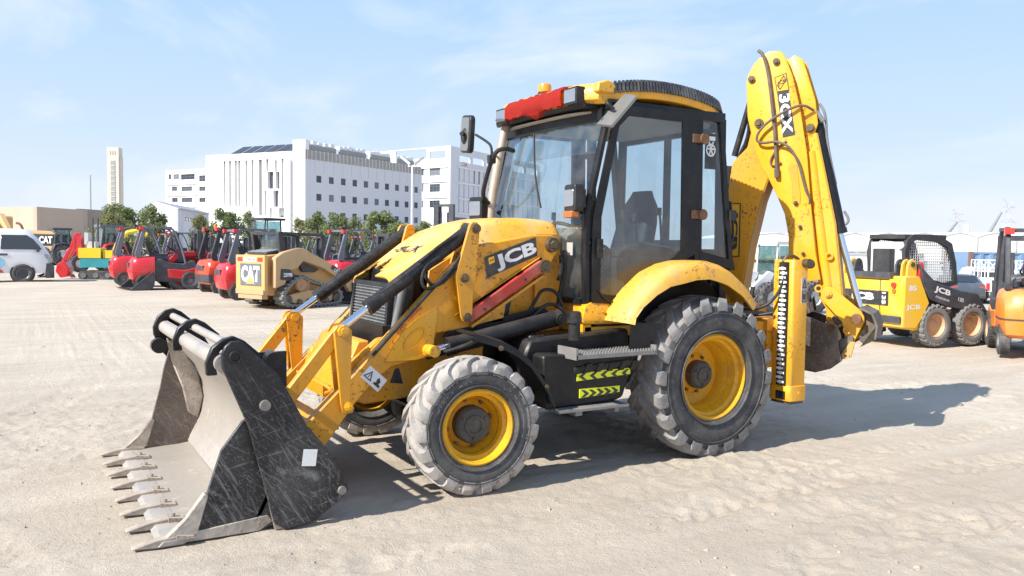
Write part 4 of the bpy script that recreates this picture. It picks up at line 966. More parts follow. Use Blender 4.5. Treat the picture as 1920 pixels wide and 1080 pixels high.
# exhaust stack in front of the far pillar
g = G(); g.tube([(-1.16,.60,1.80),(-1.16,.60,2.05),(-1.03,.60,2.70),(-1.0,.60,2.80)], .042, 18, 2); g.lathe([(.06,0),(.06,.08),(.045,.1)], (-1.16,.60,1.74),'z',18); g.obj('exhaust_stack', 'beige_pipe', HOE)
g = G(); g.cyl((-1.0,.60,2.78),(-1.05,.64,2.86),.045,.05,16); g.obj('exhaust_tip', 'plastic', HOE)
# right mirror on its arm
g = G(); g.tube([(-1.10,.62,2.05),(-1.28,.55,2.10),(-1.30,.42,2.30),(-1.30,.28,2.50),(-1.22,.24,2.53),(-1.1,.3,2.52)], .020, 10, 3); ma = g.obj('mirror_arm', 'plastic', HOE)
g = G(); g.tube([(-1.30,.335,2.42),(-1.30,.33,2.55),(-1.30,.45,2.61),(-1.30,.63,2.68)], .012, 8, 2); g.box(-1.33,-1.27,.31,.36,2.40,2.47,.006); g.obj('mirror_stem', 'plastic', ma)
TMi = Matrix.Translation((-1.31,.78,2.70)) @ Matrix.Rotation(rad(-8),4,'Z') @ Matrix.Rotation(rad(7),4,'X')
def rrect(w, h, r, n=5):
    o = []
    for cx, cy, a0 in ((w-r,h-r,0),(-w+r,h-r,math.pi/2),(-w+r,-h+r,math.pi),(w-r,-h+r,1.5*math.pi)):
        o += [(cx+r*math.cos(a0+i*math.pi/2/n), cy+r*math.sin(a0+i*math.pi/2/n)) for i in range(n+1)]
    return o
g = G(TMi); g.prism(rrect(.125,.17,.05), -.02, .03, .008, 'x'); mh = g.obj('mirror_housing', 'plastic', ma)
g = G(TMi); g.prism(rrect(.105,.15,.04), -.026, -.02, .0, 'x'); g.obj('mirror_back_panel', 'mirror', ma)
g = G(TMi); g.lathe([(.0,-.02),(.05,-.02),(.07,-.005),(.075,.0)], (-.026,0,-.02), 'x', 20); g.cyl((-.03,-.02,-.0),(-.08,-.07,-.0),.02,n=10); g.obj('ball_mount', 'plastic', ma)
# left mirror, folded up against the roof corner
c4 = [(-1.00,-.80,2.615),(-1.01,-1.0,2.58),(-.86,-1.10,2.80),(-.78,-.86,2.86)]
g = G(); n_ = Vector((-.6,.1,.75)).normalized()*.02
vs = [Vector(p) for p in c4]; vs = vs+[v+n_ for v in vs]
g._add(vs, [(0,1,2,3),(7,6,5,4),(0,4,5,1),(1,5,6,2),(2,6,7,3),(3,7,4,0)], .006); lm = g.obj('folded_mirror', 'mirror', HOE)
g = G(); g.tube([(-.88,-.80,2.74),(-1.0,-.88,2.80),(-.94,-.92,2.73)], .014); g.tube([(-.92,-.80,2.62),(-.98,-.84,2.66)], .02); g.obj('mirror_stem', 'plastic', lm)
# front work lights on brackets at hood height
for (x, y, z, rz) in ((-1.26,.66,2.02,.25), (-1.17,-.72,2.06,-.1)):
    T = Matrix.Translation((x,y,z)) @ Matrix.Rotation(rz,4,'Z')
    g = G(T); g.prism(rrect(.085,.105,.02), -.03, .055, .01, 'x'); g.box(.055,.09,-.05,.05,-.07,.07,.015); hl = g.obj('headlamp', 'plastic', HOE)
    g = G(T); g.prism(rrect(.072,.065,.015), -.038, -.03, .003, 'x'); g.box(-.04,-.031,-.07,.07,.02,.024)
    for v in g.bm.verts: pass
    g.obj('lens', 'lens', hl)
    g = G(T); g.prism(rrect(.07,.026,.01), -.045, .02, .004, 'x')
    for v in g.bm.verts: v.co.z -= .125
    g.obj('indicator', 'orange_worn', hl)
    g = G(T); g.tube([(.08,0,0),(.13,-.0,-.02),(.16,(.0 if y > 0 else -.05),-.0)], .022, 8, 1); g.obj('lamp_bracket', 'plastic', hl)
g = G(); g.box(-1.12,-1.117,-.66,-.58,1.62,1.72); g.obj('permit_sticker', 'headliner', HOE)
# rear fenders
for s in (-1,1):
    rows = []
    P = [(-.90,1.115),(-.885,1.18),(-.82,1.275),(-.70,1.39),(-.56,1.49),(-.40,1.555),(-.25,1.585),(-.08,1.59),(.06,1.56),(.18,1.51),(.34,1.40),(.43,1.31),(.485,1.245)]
    for i, (x, z) in enumerate(P):
        a, b = P[max(0,i-1)], P[min(len(P)-1,i+1)]; d = Vector((b[0]-a[0],b[1]-a[1])).normalized(); nx, nz_ = d.y, -d.x   # inward
        def q(o, y): return (x+nx*o, s*y, z+nz_*o)
        lip = .05+.10*min(1,max(0,(x+.9)/.5))*(1-.5*max(0,(x-.1)/.4))
        rows.append([q(.0,.79), q(.0,.95), q(.004,1.04), q(.025,1.085), q(.06,1.105), q(lip,1.112), q(lip,1.095), q(.065,1.09), q(.04,1.07), q(.025,1.03), q(.02,.95), q(.02,.79)])
    g = G(); g.loft(rows, close=True, caps=True); g.obj('rear_fender', 'fender', HOE, ang=50)
    g = G(); g.prism([(-.86,1.12),(-.87,.90),(-.74,.86),(-.58,1.06),(-.56,1.10)], s*1.08, s*1.066, .003); g.obj('mud_flap', 'black', HOE)
    g = G(); g.prism([(-.85,1.1),(-.70,1.34),(-.4,1.5),(-.1,1.53),(.3,1.38),(.46,1.2),(.46,1.0),(-.85,1.0)], s*.72, s*.70, .004); g.obj('wheel_arch', 'black', HOE)
# ---------------------------------------------------------------- rear frame, stabilisers
g = G(); g.box(.72,.98,-.98,.98,.66,.80,.012); g.box(.72,.98,-.98,.98,.98,1.09,.012); g.box(.74,.96,-.96,-.80,.78,1.0,.01); g.box(.74,.96,.80,.96,.78,1.0,.01); g.box(.90,.96,-.9,.9,.78,1.0); g.box(.3,.76,-.5,.5,.72,1.02,.01)
g.box(.55,.78,-.94,-.80,.62,1.06,.012); g.box(.55,.78,.80,.94,.62,1.06,.012)
rf = g.obj('rear_frame', 'ochre', HOE)
g = G(); g.box(.98,1.0,-.96,.96,1.06,1.12,.004); g.box(.98,1.0,-.96,.96,.64,.70,.004); g.obj('slide_rail', 'steelworn', rf)
g = G(); g.tube([(.42,-.7,1.23),(.52,-.78,1.17),(.64,-.9,1.16),(.74,-1.0,1.22),(.79,-1.09,1.40),(.80,-1.11,1.58)], .014); g.tube([(.35,-.6,1.16),(.5,-.72,1.12),(.66,-.86,1.10),(.76,-1.0,1.14)], .014); g.tube([(.5,-.9,1.3),(.55,-.9,1.18),(.6,-.9,1.26),(.62,-.9,1.36)], .02); g.obj('hose', 'rubber_black', HOE)
wm = G(); wm.box(-.004,0,-.036,.036,-.009,.009,.002); wm.box(-.006,0,-.012,.012,-.014,.014,.002); wm = wm.mesh('wear_mark', 'white')
for s in (-1,1):
    oct_ = [(.80,-1.165),(.815,-1.18),(.975,-1.18),(.99,-1.165),(.99,-.97),(.975,-.955),(.815,-.955),(.80,-.97)]
    oc = [(x, -s*y if s > 0 else y) for x, y in oct_]
    g = G(); g.prism(oc, .50, 1.60, .006, 'z'); sl = g.obj('stabiliser_leg', 'yellow_clean', HOE)
    oc2 = [(.895+(x-.895)*1.09, s*1.067+(y-s*1.067)*1.07) for x, y in oc]
    g = G(); g.prism(oc2, .385, .52, .006, 'z'); g.cyl((.90,s*1.19,.455),(.90,s*1.196,.455),.016,n=12); g.obj('leg_collar', 'yellow_clean', sl)
    g = G(); g.box(.81,.98,s*1.067-.10,s*1.067+.10,.36,.392,.01); g.obj('foot_pad', 'darksteel', sl)
    g = G(); g.box(.783,.801,s*1.085-.048,s*1.085+.048,.52,1.58,.003); g.box(.785,.80,s*1.085-.05,s*1.085+.05,.40,.47,.003); ws = g.obj('wear_strip', 'rubber_black', sl)
    for k in range(26): shared(wm, 'wear_mark', ws, Matrix.Translation((.783,s*(1.075+.012*(k%2==0)),.55+k*.039)))
    g = G(); g.box(.90,.965,s*1.181-.003,s*1.181+.003,1.23,1.45,.001); dc = g.obj('warning_decal', 'headliner', sl)
    g = G(); yy = s*1.186
    g.ring([(.905,1.36),(.96,1.36),(.9325,1.44)], [(.918,1.368),(.947,1.368),(.9325,1.42)], yy-.002, yy+.002); g.ring([(.905,1.24),(.96,1.24),(.96,1.335),(.905,1.335)], [(.910,1.245),(.955,1.245),(.955,1.33),(.910,1.33)], yy-.002, yy+.002); g.box(.92,.945,yy-.002,yy+.002,1.26,1.31); g.obj('pictogram', 'signblack', dc)
    g = G(); g.cyl((.93,s*1.18,1.575),(.93,s*1.235,1.575),.036,n=16); g.cyl((.985,s*1.17,1.565),(1.03,s*1.17,1.565),.04,n=16); g.tube([(.80,s*1.06,1.58),(.83,s*1.08,1.64),(.9,s*1.1,1.63),(.95,s*1.1,1.60)], .015); g.obj('leg_pin', 'greasecap', sl)
g = G(); g.box(1.0,1.03,-1.12,-1.02,1.26,1.46,.004); g.obj('side_plate_white', 'white', HOE)

# ---------------------------------------------------------------- kingpost, boom, dipper (slewed to the left)
TH = rad(60); P0 = Vector((1.3,-.15,0))
TB = Matrix(((math.cos(TH), math.sin(TH), 0, P0.x), (-math.sin(TH), math.cos(TH), 0, P0.y), (0,0,1,0), (0,0,0,1)))   # local x outwards, local -y towards the camera
def GB(): return G(TB)
g = G(); g.box(1.0,1.10,-.62,.42,.60,1.16,.015); g.box(1.08,1.34,-.40,.12,1.06,1.16,.015); g.box(1.08,1.34,-.40,.12,.58,.68,.015); g.cyl((1.3,-.15,.52),(1.3,-.15,1.22),.085,n=20); g.obj('kingpost_carriage', 'ochre', HOE)
g = GB(); g.prism([(-.16,.70),(-.2,.95),(-.14,1.16),(.08,1.16),(.14,.9),(.1,.7)], -.20, .20, .015); g.obj('kingpost', 'ochre', HOE)
BOOM = [(-.22,.86),(-.26,1.2),(-.25,1.62),(-.20,1.95),(-.14,2.28),(-.11,2.52),(.03,2.66),(.06,2.80),(.05,2.96),(.12,3.02),(.22,2.98),(.30,2.80),(.30,2.55),(.24,2.36),(.165,2.15),(.07,1.70),(.02,1.30),(.02,.90),(-.1,.80)]
g = GB(); g.prism(BOOM, -.155, .155, .01); bm_ = g.obj('boom', 'yellow', HOE)
g = GB(); P = [(.302,2.55),(.242,2.36),(.168,2.15),(.073,1.70),(.023,1.30)]
g.loft([[(x, -.15, z), (x+.004, -.15, z+.002), (x+.004, .15, z+.002), (x, .15, z)] for x, z in P]); g.obj('boom_back_plate', 'dusty_unlit_yellow', bm_)
g = GB(); g.box(-.13,-.02,-.159,-.155,1.62,2.12,.0); jd = g.obj('boom_decal', 'decalyellow', bm_)
g = GB(); g.ring([(-.135,1.61),(-.015,1.61),(-.015,2.13),(-.135,2.13)], [(-.125,1.62),(-.025,1.62),(-.025,2.12),(-.125,2.12)], -.162, -.156); g.obj('decal_border', 'signblack', jd)
Lu = lambda u, v, z: TB @ Vector((u, v, z))
Ux = (math.cos(TH), -math.sin(TH), 0); Un = (-math.sin(TH), -math.cos(TH), 0)
letter('JCB', 'signblack', jd, Lu(-.075,-.1625,1.87), (0,0,-1), Un, .075, .40, .05)
# dipper: two big cheek plates joined by a box, narrowing to the slide
DIP = [(.30,3.545),(.22,3.55),(.15,3.52),(.08,3.45),(.025,3.35),(.01,3.27),(.03,2.95),(.07,2.78),(-.02,2.62),(-.10,2.53),(-.135,2.40),(.12,2.47),(.20,2.42),(.28,2.31),(.36,2.17),(.43,2.02),(.475,1.82),(.485,1.40),(.665,1.395),(.745,1.41),(.69,1.65),(.64,2.05),(.585,2.58),(.515,2.98),(.435,3.30),(.37,3.47),(.34,3.52)]
DIP_N = [(.30,3.545),(.22,3.55),(.15,3.52),(.08,3.45),(.025,3.35),(.01,3.27),(.03,2.95),(.07,2.78),(.12,2.60),(.17,2.47),(.24,2.36),(.285,2.27),(.335,2.17),(.40,2.02),(.44,1.82),(.46,1.40),(.665,1.395),(.742,1.41),(.69,1.65),(.64,2.05),(.585,2.58),(.515,2.98),(.435,3.30),(.37,3.47),(.34,3.52)]
g = GB(); g.prism(DIP_N, -.178, -.158, .005); g.prism(DIP_N, .158, .178, .005)
g.prism([(.36,2.2),(.44,2.0),(.48,1.8),(.50,1.42),(.72,1.42),(.66,1.9),(.56,2.55),(.50,2.55)], -.158, .158, .004); g.prism([(.10,3.30),(.14,3.50),(.30,3.52),(.42,3.25),(.36,3.2),(.25,3.4)], -.158, .158, .004)
dp = g.obj('dipper', 'yellow_clean', HOE)
g = GB(); g.prism([(.36,3.46),(.43,3.51),(.51,3.46),(.63,3.08),(.66,2.86),(.62,2.72),(.50,2.78),(.44,3.10)], -.10, -.075, .005); g.prism([(.36,3.46),(.43,3.51),(.51,3.46),(.63,3.08),(.66,2.86),(.62,2.72),(.50,2.78),(.44,3.10)], .075, .10, .005); g.box(.42,.50,-.075,.075,3.36,3.46,.01); g.obj('ram_bracket', 'yellow_clean', dp)
g = GB(); g.prism([(.50,3.02),(.44,3.30),(.46,3.32),(.56,3.02),(.62,2.6),(.66,2.1),(.70,1.7),(.66,1.7),(.60,2.4)], -.09, .09, .004); g.obj('dipper_back_plate', 'dusty_unlit_yellow', dp)
g = GB()
for u, z, r in ((.06,3.30,.035),(.285,3.445,.034),(.14,2.88,.045),(.50,2.12,.022),(.545,1.90,.018),(.58,1.65,.018)): bolt(g, u, -.178, z, r, .02)
g.cyl((.595,-.12,2.82),(.595,.12,2.82),.04,n=18); g.cyl((.595,-.13,2.82),(.595,-.12,2.82),.03,n=12)
g.obj('pin', 'greasecap', dp)
g = GB(); g.prism([(.42,2.45),(.45,2.5),(.50,2.48),(.54,2.2),(.54,2.12),(.50,2.08),(.47,2.12),(.46,2.3)], -.184, -.176, .003); g.obj('wear_pad_cover', 'yellow', dp)
# 3CX decal
def quadplate(name, mt, pts, y, par, th=.003):
    g = GB(); g.prism(pts, y, y+th); return g.obj(name, mt, par)
q1 = quadplate('nameplate', 'signblack', [(.30,3.155),(.405,3.165),(.475,2.755),(.365,2.735)], -.182, dp)
dx = Vector((.385-.34,2.75-3.16)).normalized()
rdir = Vector((Ux[0]*dx.x, Ux[1]*dx.x, dx.y))
letter('3CX', 'white', q1, Lu(.385,-.1845,2.955), rdir, Un, .098, .37, .035, spacing=1.0)
q2 = quadplate('logo', 'decalyellow', [(.275,3.30),(.375,3.33),(.405,3.175),(.300,3.165)], -.182, dp)
g = GB(); A = [(.27,3.30),(.378,3.333),(.41,3.17),(.297,3.16)]; B = [(.278,3.295),(.372,3.324),(.401,3.178),(.303,3.168)]; g.ring(A, B, -.1835, -.180); g.obj('logo_border', 'signblack', q2)
rd2 = Vector((Ux[0]*.93, Ux[1]*.93, .36)); letter('JCB', 'signblack', q2, Lu(.340,-.1845,3.245), rd2, Un, .045, .082, .03)
g = GB(); g.ring([(.295,3.225),(.355,3.315),(.385,3.27),(.325,3.178)], [(.304,3.228),(.354,3.30),(.376,3.267),(.327,3.193)], -.185, -.182); g.obj('logo_diamond', 'signblack', q2)
# pipe and hoses on the dipper side
g = GB(); g.tube([(.12,-.20,3.56),(.17,-.215,3.52),(.22,-.205,3.35),(.29,-.205,2.85),(.325,-.20,2.40)], .016, 10, 2); g.cyl((.322,-.2,2.44),(.328,-.2,2.36),.026,n=8); g.obj('oil_pipe', 'greyhose', dp)
g = GB(); g.tube([(.62,-.12,2.98),(.54,-.2,3.03),(.40,-.235,2.98),(.20,-.235,2.86),(.12,-.225,2.74),(.16,-.225,2.68),(.33,-.235,2.70),(.44,-.23,2.64),(.52,-.22,2.50),(.56,-.21,2.34),(.595,-.20,2.22),(.63,-.18,2.16),(.61,-.16,2.08),(.56,-.16,2.10)], .0125, 10, 3); g.obj('hose', 'greyhose', dp)
g = GB(); g.tube([(.40,-.185,2.70),(.32,-.19,2.64),(.25,-.19,2.52),(.28,-.19,2.46),(.36,-.19,2.50)], .010); g.obj('hose', 'rust', dp)
g = GB()
for v in (.04,-.02,.08): g.tube([(.13,v,3.56),(.05,v*1.5,3.42),(-.01,v,3.1),(.02,v,2.8),(-.1,v*2,2.55),(-.22,v*2,2.1)], .017, 8, 2)
g.obj('boom_hoses', 'rubber_black', bm_)
# boom and dipper rams behind the boom
g = GB(); g.cyl((-.30,.0,1.2),(-.16,.0,2.5),.055,n=18); g.cyl((-.13,0,2.6),(.06,0,3.3),.03,n=14); g.obj('boom_ram', 'rubber_black', HOE)
# bucket ram
g = GB(); a, b = Vector((.635,0,2.86)), Vector((.865,0,1.86)); g.cyl(a, b, .062, n=24); g.cyl(a+Vector((-.0,-.06,.03)), a+Vector((0,.06,.03)), .05, n=18); g.cyl(b-(b-a)*.03, b+(b-a)*.02, .07, n=24)
br = g.obj('bucket_ram', 'black', HOE)
g = GB(); g.cyl(b, (1.075,0,1.12), .032, n=18); g.obj('ram_rod', 'chrome', br)
g = GB(); g.tube([(.66,-.03,3.05),(.72,-.05,2.95),(.73,-.02,2.7),(.82,0,2.3)], .012); g.tube([(.90,0,2.05),(.945,0,1.98),(.93,0,1.93),(.88,0,1.92)], .012); g.cyl((.62,-.06,3.0),(.70,-.06,2.88),.022,n=8); g.cyl((.60,-.03,3.03),(.67,-.03,2.92),.02,n=8); g.obj('ram_pipe', 'greyplastic', br)
# inner (sliding) dipper
INN = [(.52,2.72),(.58,2.78),(.65,2.78),(.84,1.93),(.92,1.29),(.90,.98),(.86,.93),(.80,.96),(.78,1.15),(.72,1.24),(.70,1.45),(.55,1.45)]
g = GB(); g.prism(INN, -.10, .10, .01); ind = g.obj('sliding_dipper', 'yellow_clean', HOE)
g = GB(); g.loft([[(u,-.095,z),(u+.004,-.095,z),(u+.004,.095,z),(u,.095,z)] for u, z in ((.655,2.77),(.843,1.93),(.923,1.29),(.903,.99))]); g.obj('back_plate', 'dusty_unlit_yellow', ind)
g = GB(); g.cyl((.60,-.08,2.6),(.80,-.08,1.25),.05,n=18); g.obj('slide_tube', 'yellow_clean', ind)
g = GB(); g.lathe([(.036,0),(.036,-.03),(.022,-.03),(.022,0)], Vector((.80,-.10,1.63)), 'y', 18); g.lathe([(.036,0),(.036,-.03),(.022,-.03),(.022,0)], Vector((.72,-.12,1.33)), 'y', 18); g.obj('boss', 'yellow_clean', ind)
# tipping links
for v in (-1,1):
    g = GB(); g.prism([(.745,1.30),(.77,1.345),(.84,1.345),(.88,1.315),(1.09,1.145),(1.125,1.10),(1.125,1.04),(1.05,.86),(1.0,.84),(.97,.88),(.935,1.03),(.77,1.21),(.745,1.24)], v*.175, v*.15, .006); tl = g.obj('tipping_lever', 'yellow_clean', HOE)
    g = GB(); bolt(g, .81, v*.175, 1.285, .036, .02, v); g.lathe([(.045,0),(.045,-.02*-v*-1),(.034,-.02*-v*-1),(.034,0)], Vector((1.06,v*.172,1.075)), 'y', 20, sgn=1); g.lathe([(.035,0),(.035,.022*v),(.022,.022*v),(.022,0)], Vector((.985,v*.172,.96)), 'y', 18); g.obj('pin', 'yellow_clean', tl)
    g = GB(); g.prism([(1.045,.90),(1.02,.925),(.83,.80),(.80,.745),(.84,.715),(.90,.73),(1.05,.84)], v*.205, v*.18, .006); g.obj('bucket_link', 'darksteel', HOE)
g = GB(); g.prism([(1.02,.86),(1.06,.86),(1.03,.72),(.96,.70),(.94,.74)], -.215, -.20, .004); g.lathe([(.03,0),(.03,-.02),(.014,-.02),(.014,0)], Vector((.985,-.215,.73)), 'y', 16); g.obj('quick_hitch_lug', 'dusty_unlit_yellow', HOE)
g = GB(); g.cyl((1.06,-.22,1.07),(1.06,.22,1.07),.045,n=18); g.cyl((.81,-.18,1.285),(.81,.18,1.285),.03,n=14); g.cyl((.86,-.30,.985),(.86,.30,.985),.036,n=16); g.obj('link_pin', 'rust', HOE)
# rear bucket: curled shell between two side plates
SH = [(.60,1.05),(.56,.85),(.57,.72),(.62,.63),(.72,.60),(.83,.64),(.92,.72)]
g = GB()
SHL = [(.58,1.10),(.50,.95),(.49,.80),(.53,.68),(.62,.60),(.74,.585),(.86,.63),(.95,.70)]
rows = [[(u, v, z) for u, z in SHL]+[(u+(.72-u)*.06, v, z+(.9-z)*.06) for u, z in SHL[::-1]] for v in (-.28,0,.28)]
g.loft(rows, close=True, caps=True); rb = g.obj('digging_bucket', 'darksteel', HOE, label='rusty dark digging bucket curled under the rear arm', ang=60)
for v in (-1,1):
    g = GB(); g.prism([(.56,1.10),(.48,.96),(.47,.80),(.51,.66),(.61,.58),(.74,.565),(.87,.61),(.965,.69),(.93,.80),(.92,1.0),(.86,1.04),(.80,1.02),(.70,1.06)], v*.30, v*.278, .004); g.obj('bucket_side', 'darksteel', rb)
    g = GB(); g.prism([(.84,1.06),(.92,1.14),(1.10,1.17),(1.20,1.12),(1.235,1.02),(1.225,.90),(1.12,.84),(1.08,.87),(1.16,.95),(1.15,1.03),(1.02,1.06),(.90,1.0)], v*.14, v*.12, .004); g.obj('hinge_plate', 'muddydark', rb)
g = GB(); rows = [[(u, v, z) for u, z in ((1.10,1.175),(1.205,1.125),(1.245,1.02),(1.235,.90),(1.12,.83))]+[(u-.015, v, z-.01) for u, z in ((1.10,1.175),(1.205,1.125),(1.245,1.02),(1.235,.90),(1.12,.83))[::-1]] for v in (-.26,.26)]
g.loft(rows, close=True, caps=True); g.obj('bucket_floor', 'muddydark', rb)
g = GB()
for k in range(4): g.prism([(.60,1.08),(.56,1.10),(.62,1.24),(.65,1.10)], -.28+k*.17, -.24+k*.17, .006)
g.obj('bucket_teeth', 'darksteel', rb)
# red cloth tied over the roof lamps
cl = G(); rows = []
R_ = random.Random(11)
for i, y in enumerate(np.linspace(-.48,.37,25)):
    row = []
    for k, (x, z) in enumerate(((-1.072,2.785),(-1.128,2.80),(-1.135,2.86),(-1.125,2.915),(-1.095,2.945),(-1.05,2.965),(-.99,2.972))):
        e = .010*math.sin(i*1.9+k*.9)+.008*math.sin(i*3.7-k*1.3)+.004*math.sin(i*5.1+k*2.9); sag = .03*math.sin((y+.48)/.85*math.pi*3)*(k == 0)
        row.append((x-abs(e)*.5-.02*(y > .3)*(k > 0), float(y)+e*.4, z+e*.5+sag-.03*max(0,(y-.1))))
    rows.append(row)
cl.loft(rows); bmesh.ops.solidify(cl.bm, geom=cl.bm.faces[:], thickness=-.005)
co_ = cl.obj('red_cloth', 'cloth', None, ang=70); tag(co_, 'crumpled red cloth tied over the lamps on the front edge of the cab roof', 'cloth')
# ================================================================== buildings, trees and the far yard
CX = Vector((CAM_POS.x, CAM_POS.y, 0))
def W(r, d, z=0): q = CX+HR*r+HF*d; return Vector((q.x, q.y, z))
def px_r(px, d): q = unproject(px, 460, d)-CAM_POS; return q.dot(HR)
def zat(px, py, d): return unproject(px, py, d).z
def heading(r, d): v = HR*r+HF*d; return math.atan2(v.y, v.x)
M['bwhite'] = mat('white_render', (.78,.78,.775), .8, dirt=(.66,.65,.63), amt=.35, scale=.12)
M['bcream'] = mat('cream_panel', (.70,.67,.60), .8, dirt=(.6,.56,.5), amt=.4, scale=.2)
M['bshade_tint'] = mat('shade_tinted_cladding', (.62,.63,.66), .55, dirt=(.54,.55,.58), amt=.4, scale=.15)  # white walls turned from the sun: their bluish shade is put into the colour
M['bglass'] = mat('window_glass', (.045,.055,.075), .12, spec=.8)
def vary_glass():
    m, n, b = newmat('window_glass'); N = n.nodes; K = n.links.new
    oi = N.new('ShaderNodeObjectInfo'); r = N.new('ShaderNodeValToRGB'); r.color_ramp.elements[0].color = (.03,.04,.06,1); r.color_ramp.elements[1].color = (.20,.21,.23,1); r.color_ramp.elements[0].position = .35
    K(oi.outputs['Random'], r.inputs[0]); K(r.outputs[0], b.inputs['Base Color']); b.inputs['Roughness'].default_value = .12; return m
M['bglass'] = vary_glass()
M['bframe'] = mat('window_frame', (.20,.21,.23), .6)
M['blouvre'] = mat('roof_louvre', (.34,.33,.31), .6, dirt=(.24,.24,.24), amt=.5, scale=.6)
M['solar'] = mat('solar_panel', (.035,.040,.055), .2)
M['beige'] = mat('beige_wall', (.52,.41,.315), .9, dirt=(.42,.33,.26), amt=.4, scale=.4)
M['beigedark'] = mat('taupe_wall', (.33,.27,.225), .9, dirt=(.27,.22,.18), amt=.4, scale=.4)
M['roofgrey'] = mat('grey_sheet_roof', (.30,.31,.33), .5)
M['stonecream'] = mat('cream_stone', (.66,.59,.50), .85, dirt=(.56,.50,.42), amt=.4, scale=.3)
M['tower_grille'] = mat('stone_lattice', (.36,.37,.36), .8)
M['tent'] = mat('white_tent_fabric', (.80,.79,.76), .7)
M['greymetal'] = mat('galvanised_steel', (.40,.41,.42), .45, .5)
M['hazy_metal'] = mat('hazy_lattice_steel', (.50,.50,.53), .6)  # pale grey stands in for the air washing out the far pylons
class Face:
    """one upright facade: local u along it, z up, n outwards (towards the viewer)"""
    def __init__(s, a, b):
        s.a = Vector((a.x, a.y, 0)); d = Vector((b.x-a.x, b.y-a.y, 0)); s.L = d.length; s.u = d.normalized(); n = Vector((s.u.y, -s.u.x, 0))
        s.n = n if n.dot(CX-s.a) > 0 else -n
    def p(s, u, z, o=0): q = s.a+s.u*u+s.n*o; return (q.x, q.y, z)
    def at(s, px):
        """u where a photograph column meets this facade"""
        d = unproject(px, 460, 1.0)-CAM_POS; w = s.a-CX
        # CX + d*t = a + u*k
        det = d.x*(-s.u.y)+d.y*s.u.x
        t = (w.x*(-s.u.y)+w.y*s.u.x)/det; q = CX+Vector((d.x, d.y, 0))*t
        return (q-s.a).dot(s.u), t
    def uz(s, px, py):
        u, t = s.at(px); return u, zat(px, py, t)
    def wall(s, name, m, par, z0, z1, holes=(), depth=.35, u0=0, u1=None, th=.4, o=0):
        u1 = s.L if u1 is None else u1
        holes = [(max(u0+.02,a), min(u1-.02,b), max(z0+.02,c), min(z1-.02,d)) for a, b, c, d in holes]
        us = sorted({u0, u1} | {round(h[i],3) for h in holes for i in (0,1)}); zs = sorted({z0, z1} | {round(h[i],3) for h in holes for i in (2,3)})
        g = G()
        for a, b in zip(us, us[1:]):
            run = None
            for c, d in zip(zs, zs[1:]):
                mu, mz = (a+b)/2, (c+d)/2
                if any(h[0] < mu < h[1] and h[2] < mz < h[3] for h in holes): continue
                g.face([s.p(a,c,o), s.p(b,c,o), s.p(b,d,o), s.p(a,d,o)])
        for a, b, c, d in holes:
            g.face([s.p(a,c,o), s.p(a,d,o), s.p(a,d,o-depth), s.p(a,c,o-depth)]); g.face([s.p(b,c,o), s.p(b,d,o), s.p(b,d,o-depth), s.p(b,c,o-depth)])
            g.face([s.p(a,c,o), s.p(b,c,o), s.p(b,c,o-depth), s.p(a,c,o-depth)]); g.face([s.p(a,d,o), s.p(b,d,o), s.p(b,d,o-depth), s.p(a,d,o-depth)])
        g.face([s.p(u0,z1,o), s.p(u1,z1,o), s.p(u1,z1,o-th), s.p(u0,z1,o-th)]); g.face([s.p(u0,z0,o), s.p(u0,z1,o), s.p(u0,z1,o-th), s.p(u0,z0,o-th)]); g.face([s.p(u1,z0,o), s.p(u1,z1,o), s.p(u1,z1,o-th), s.p(u1,z0,o-th)])
        bmesh.ops.remove_doubles(g.bm, verts=g.bm.verts[:], dist=.001)
        return g.obj(name, m, par, split=False)
    def slab(s, name, m, par, u0, u1, z0, z1, o0, o1):
        g = G(); vs = [s.p(u,z,o) for o in (o0,o1) for z in (z0,z1) for u in (u0,u1)]
        g._add(vs, [(0,1,3,2),(4,6,7,5),(0,4,5,1),(2,3,7,6),(0,2,6,4),(1,5,7,3)]); return g.obj(name, m, par)
    def window(s, par, a, b, c, d, o=-.22, nu=2, nv=1, f=.07):
        g = G(); vs = []
        def bar(u0, u1, z0, z1):
            V = [s.p(u,z,q) for q in (o,o+.08) for z in (z0,z1) for u in (u0,u1)]; g._add(V, [(0,1,3,2),(4,6,7,5),(0,4,5,1),(2,3,7,6),(0,2,6,4),(1,5,7,3)])
        bar(a,a+f,c,d); bar(b-f,b,c,d); bar(a+f,b-f,c,c+f); bar(a+f,b-f,d-f,d)
        for k in range(1,nu): q = a+(b-a)*k/nu; bar(q-f*.35,q+f*.35,c+f,d-f)
        for k in range(1,nv): q = c+(d-c)*k/nv; bar(a+f,b-f,q-f*.35,q+f*.35)
        w = g.obj('window', 'bframe', par, split=False)
        g = G(); g.face([s.p(a,c,o+.03), s.p(b,c,o+.03), s.p(b,d,o+.03), s.p(a,d,o+.03)]); g.obj('pane', 'bglass', w)
        return w
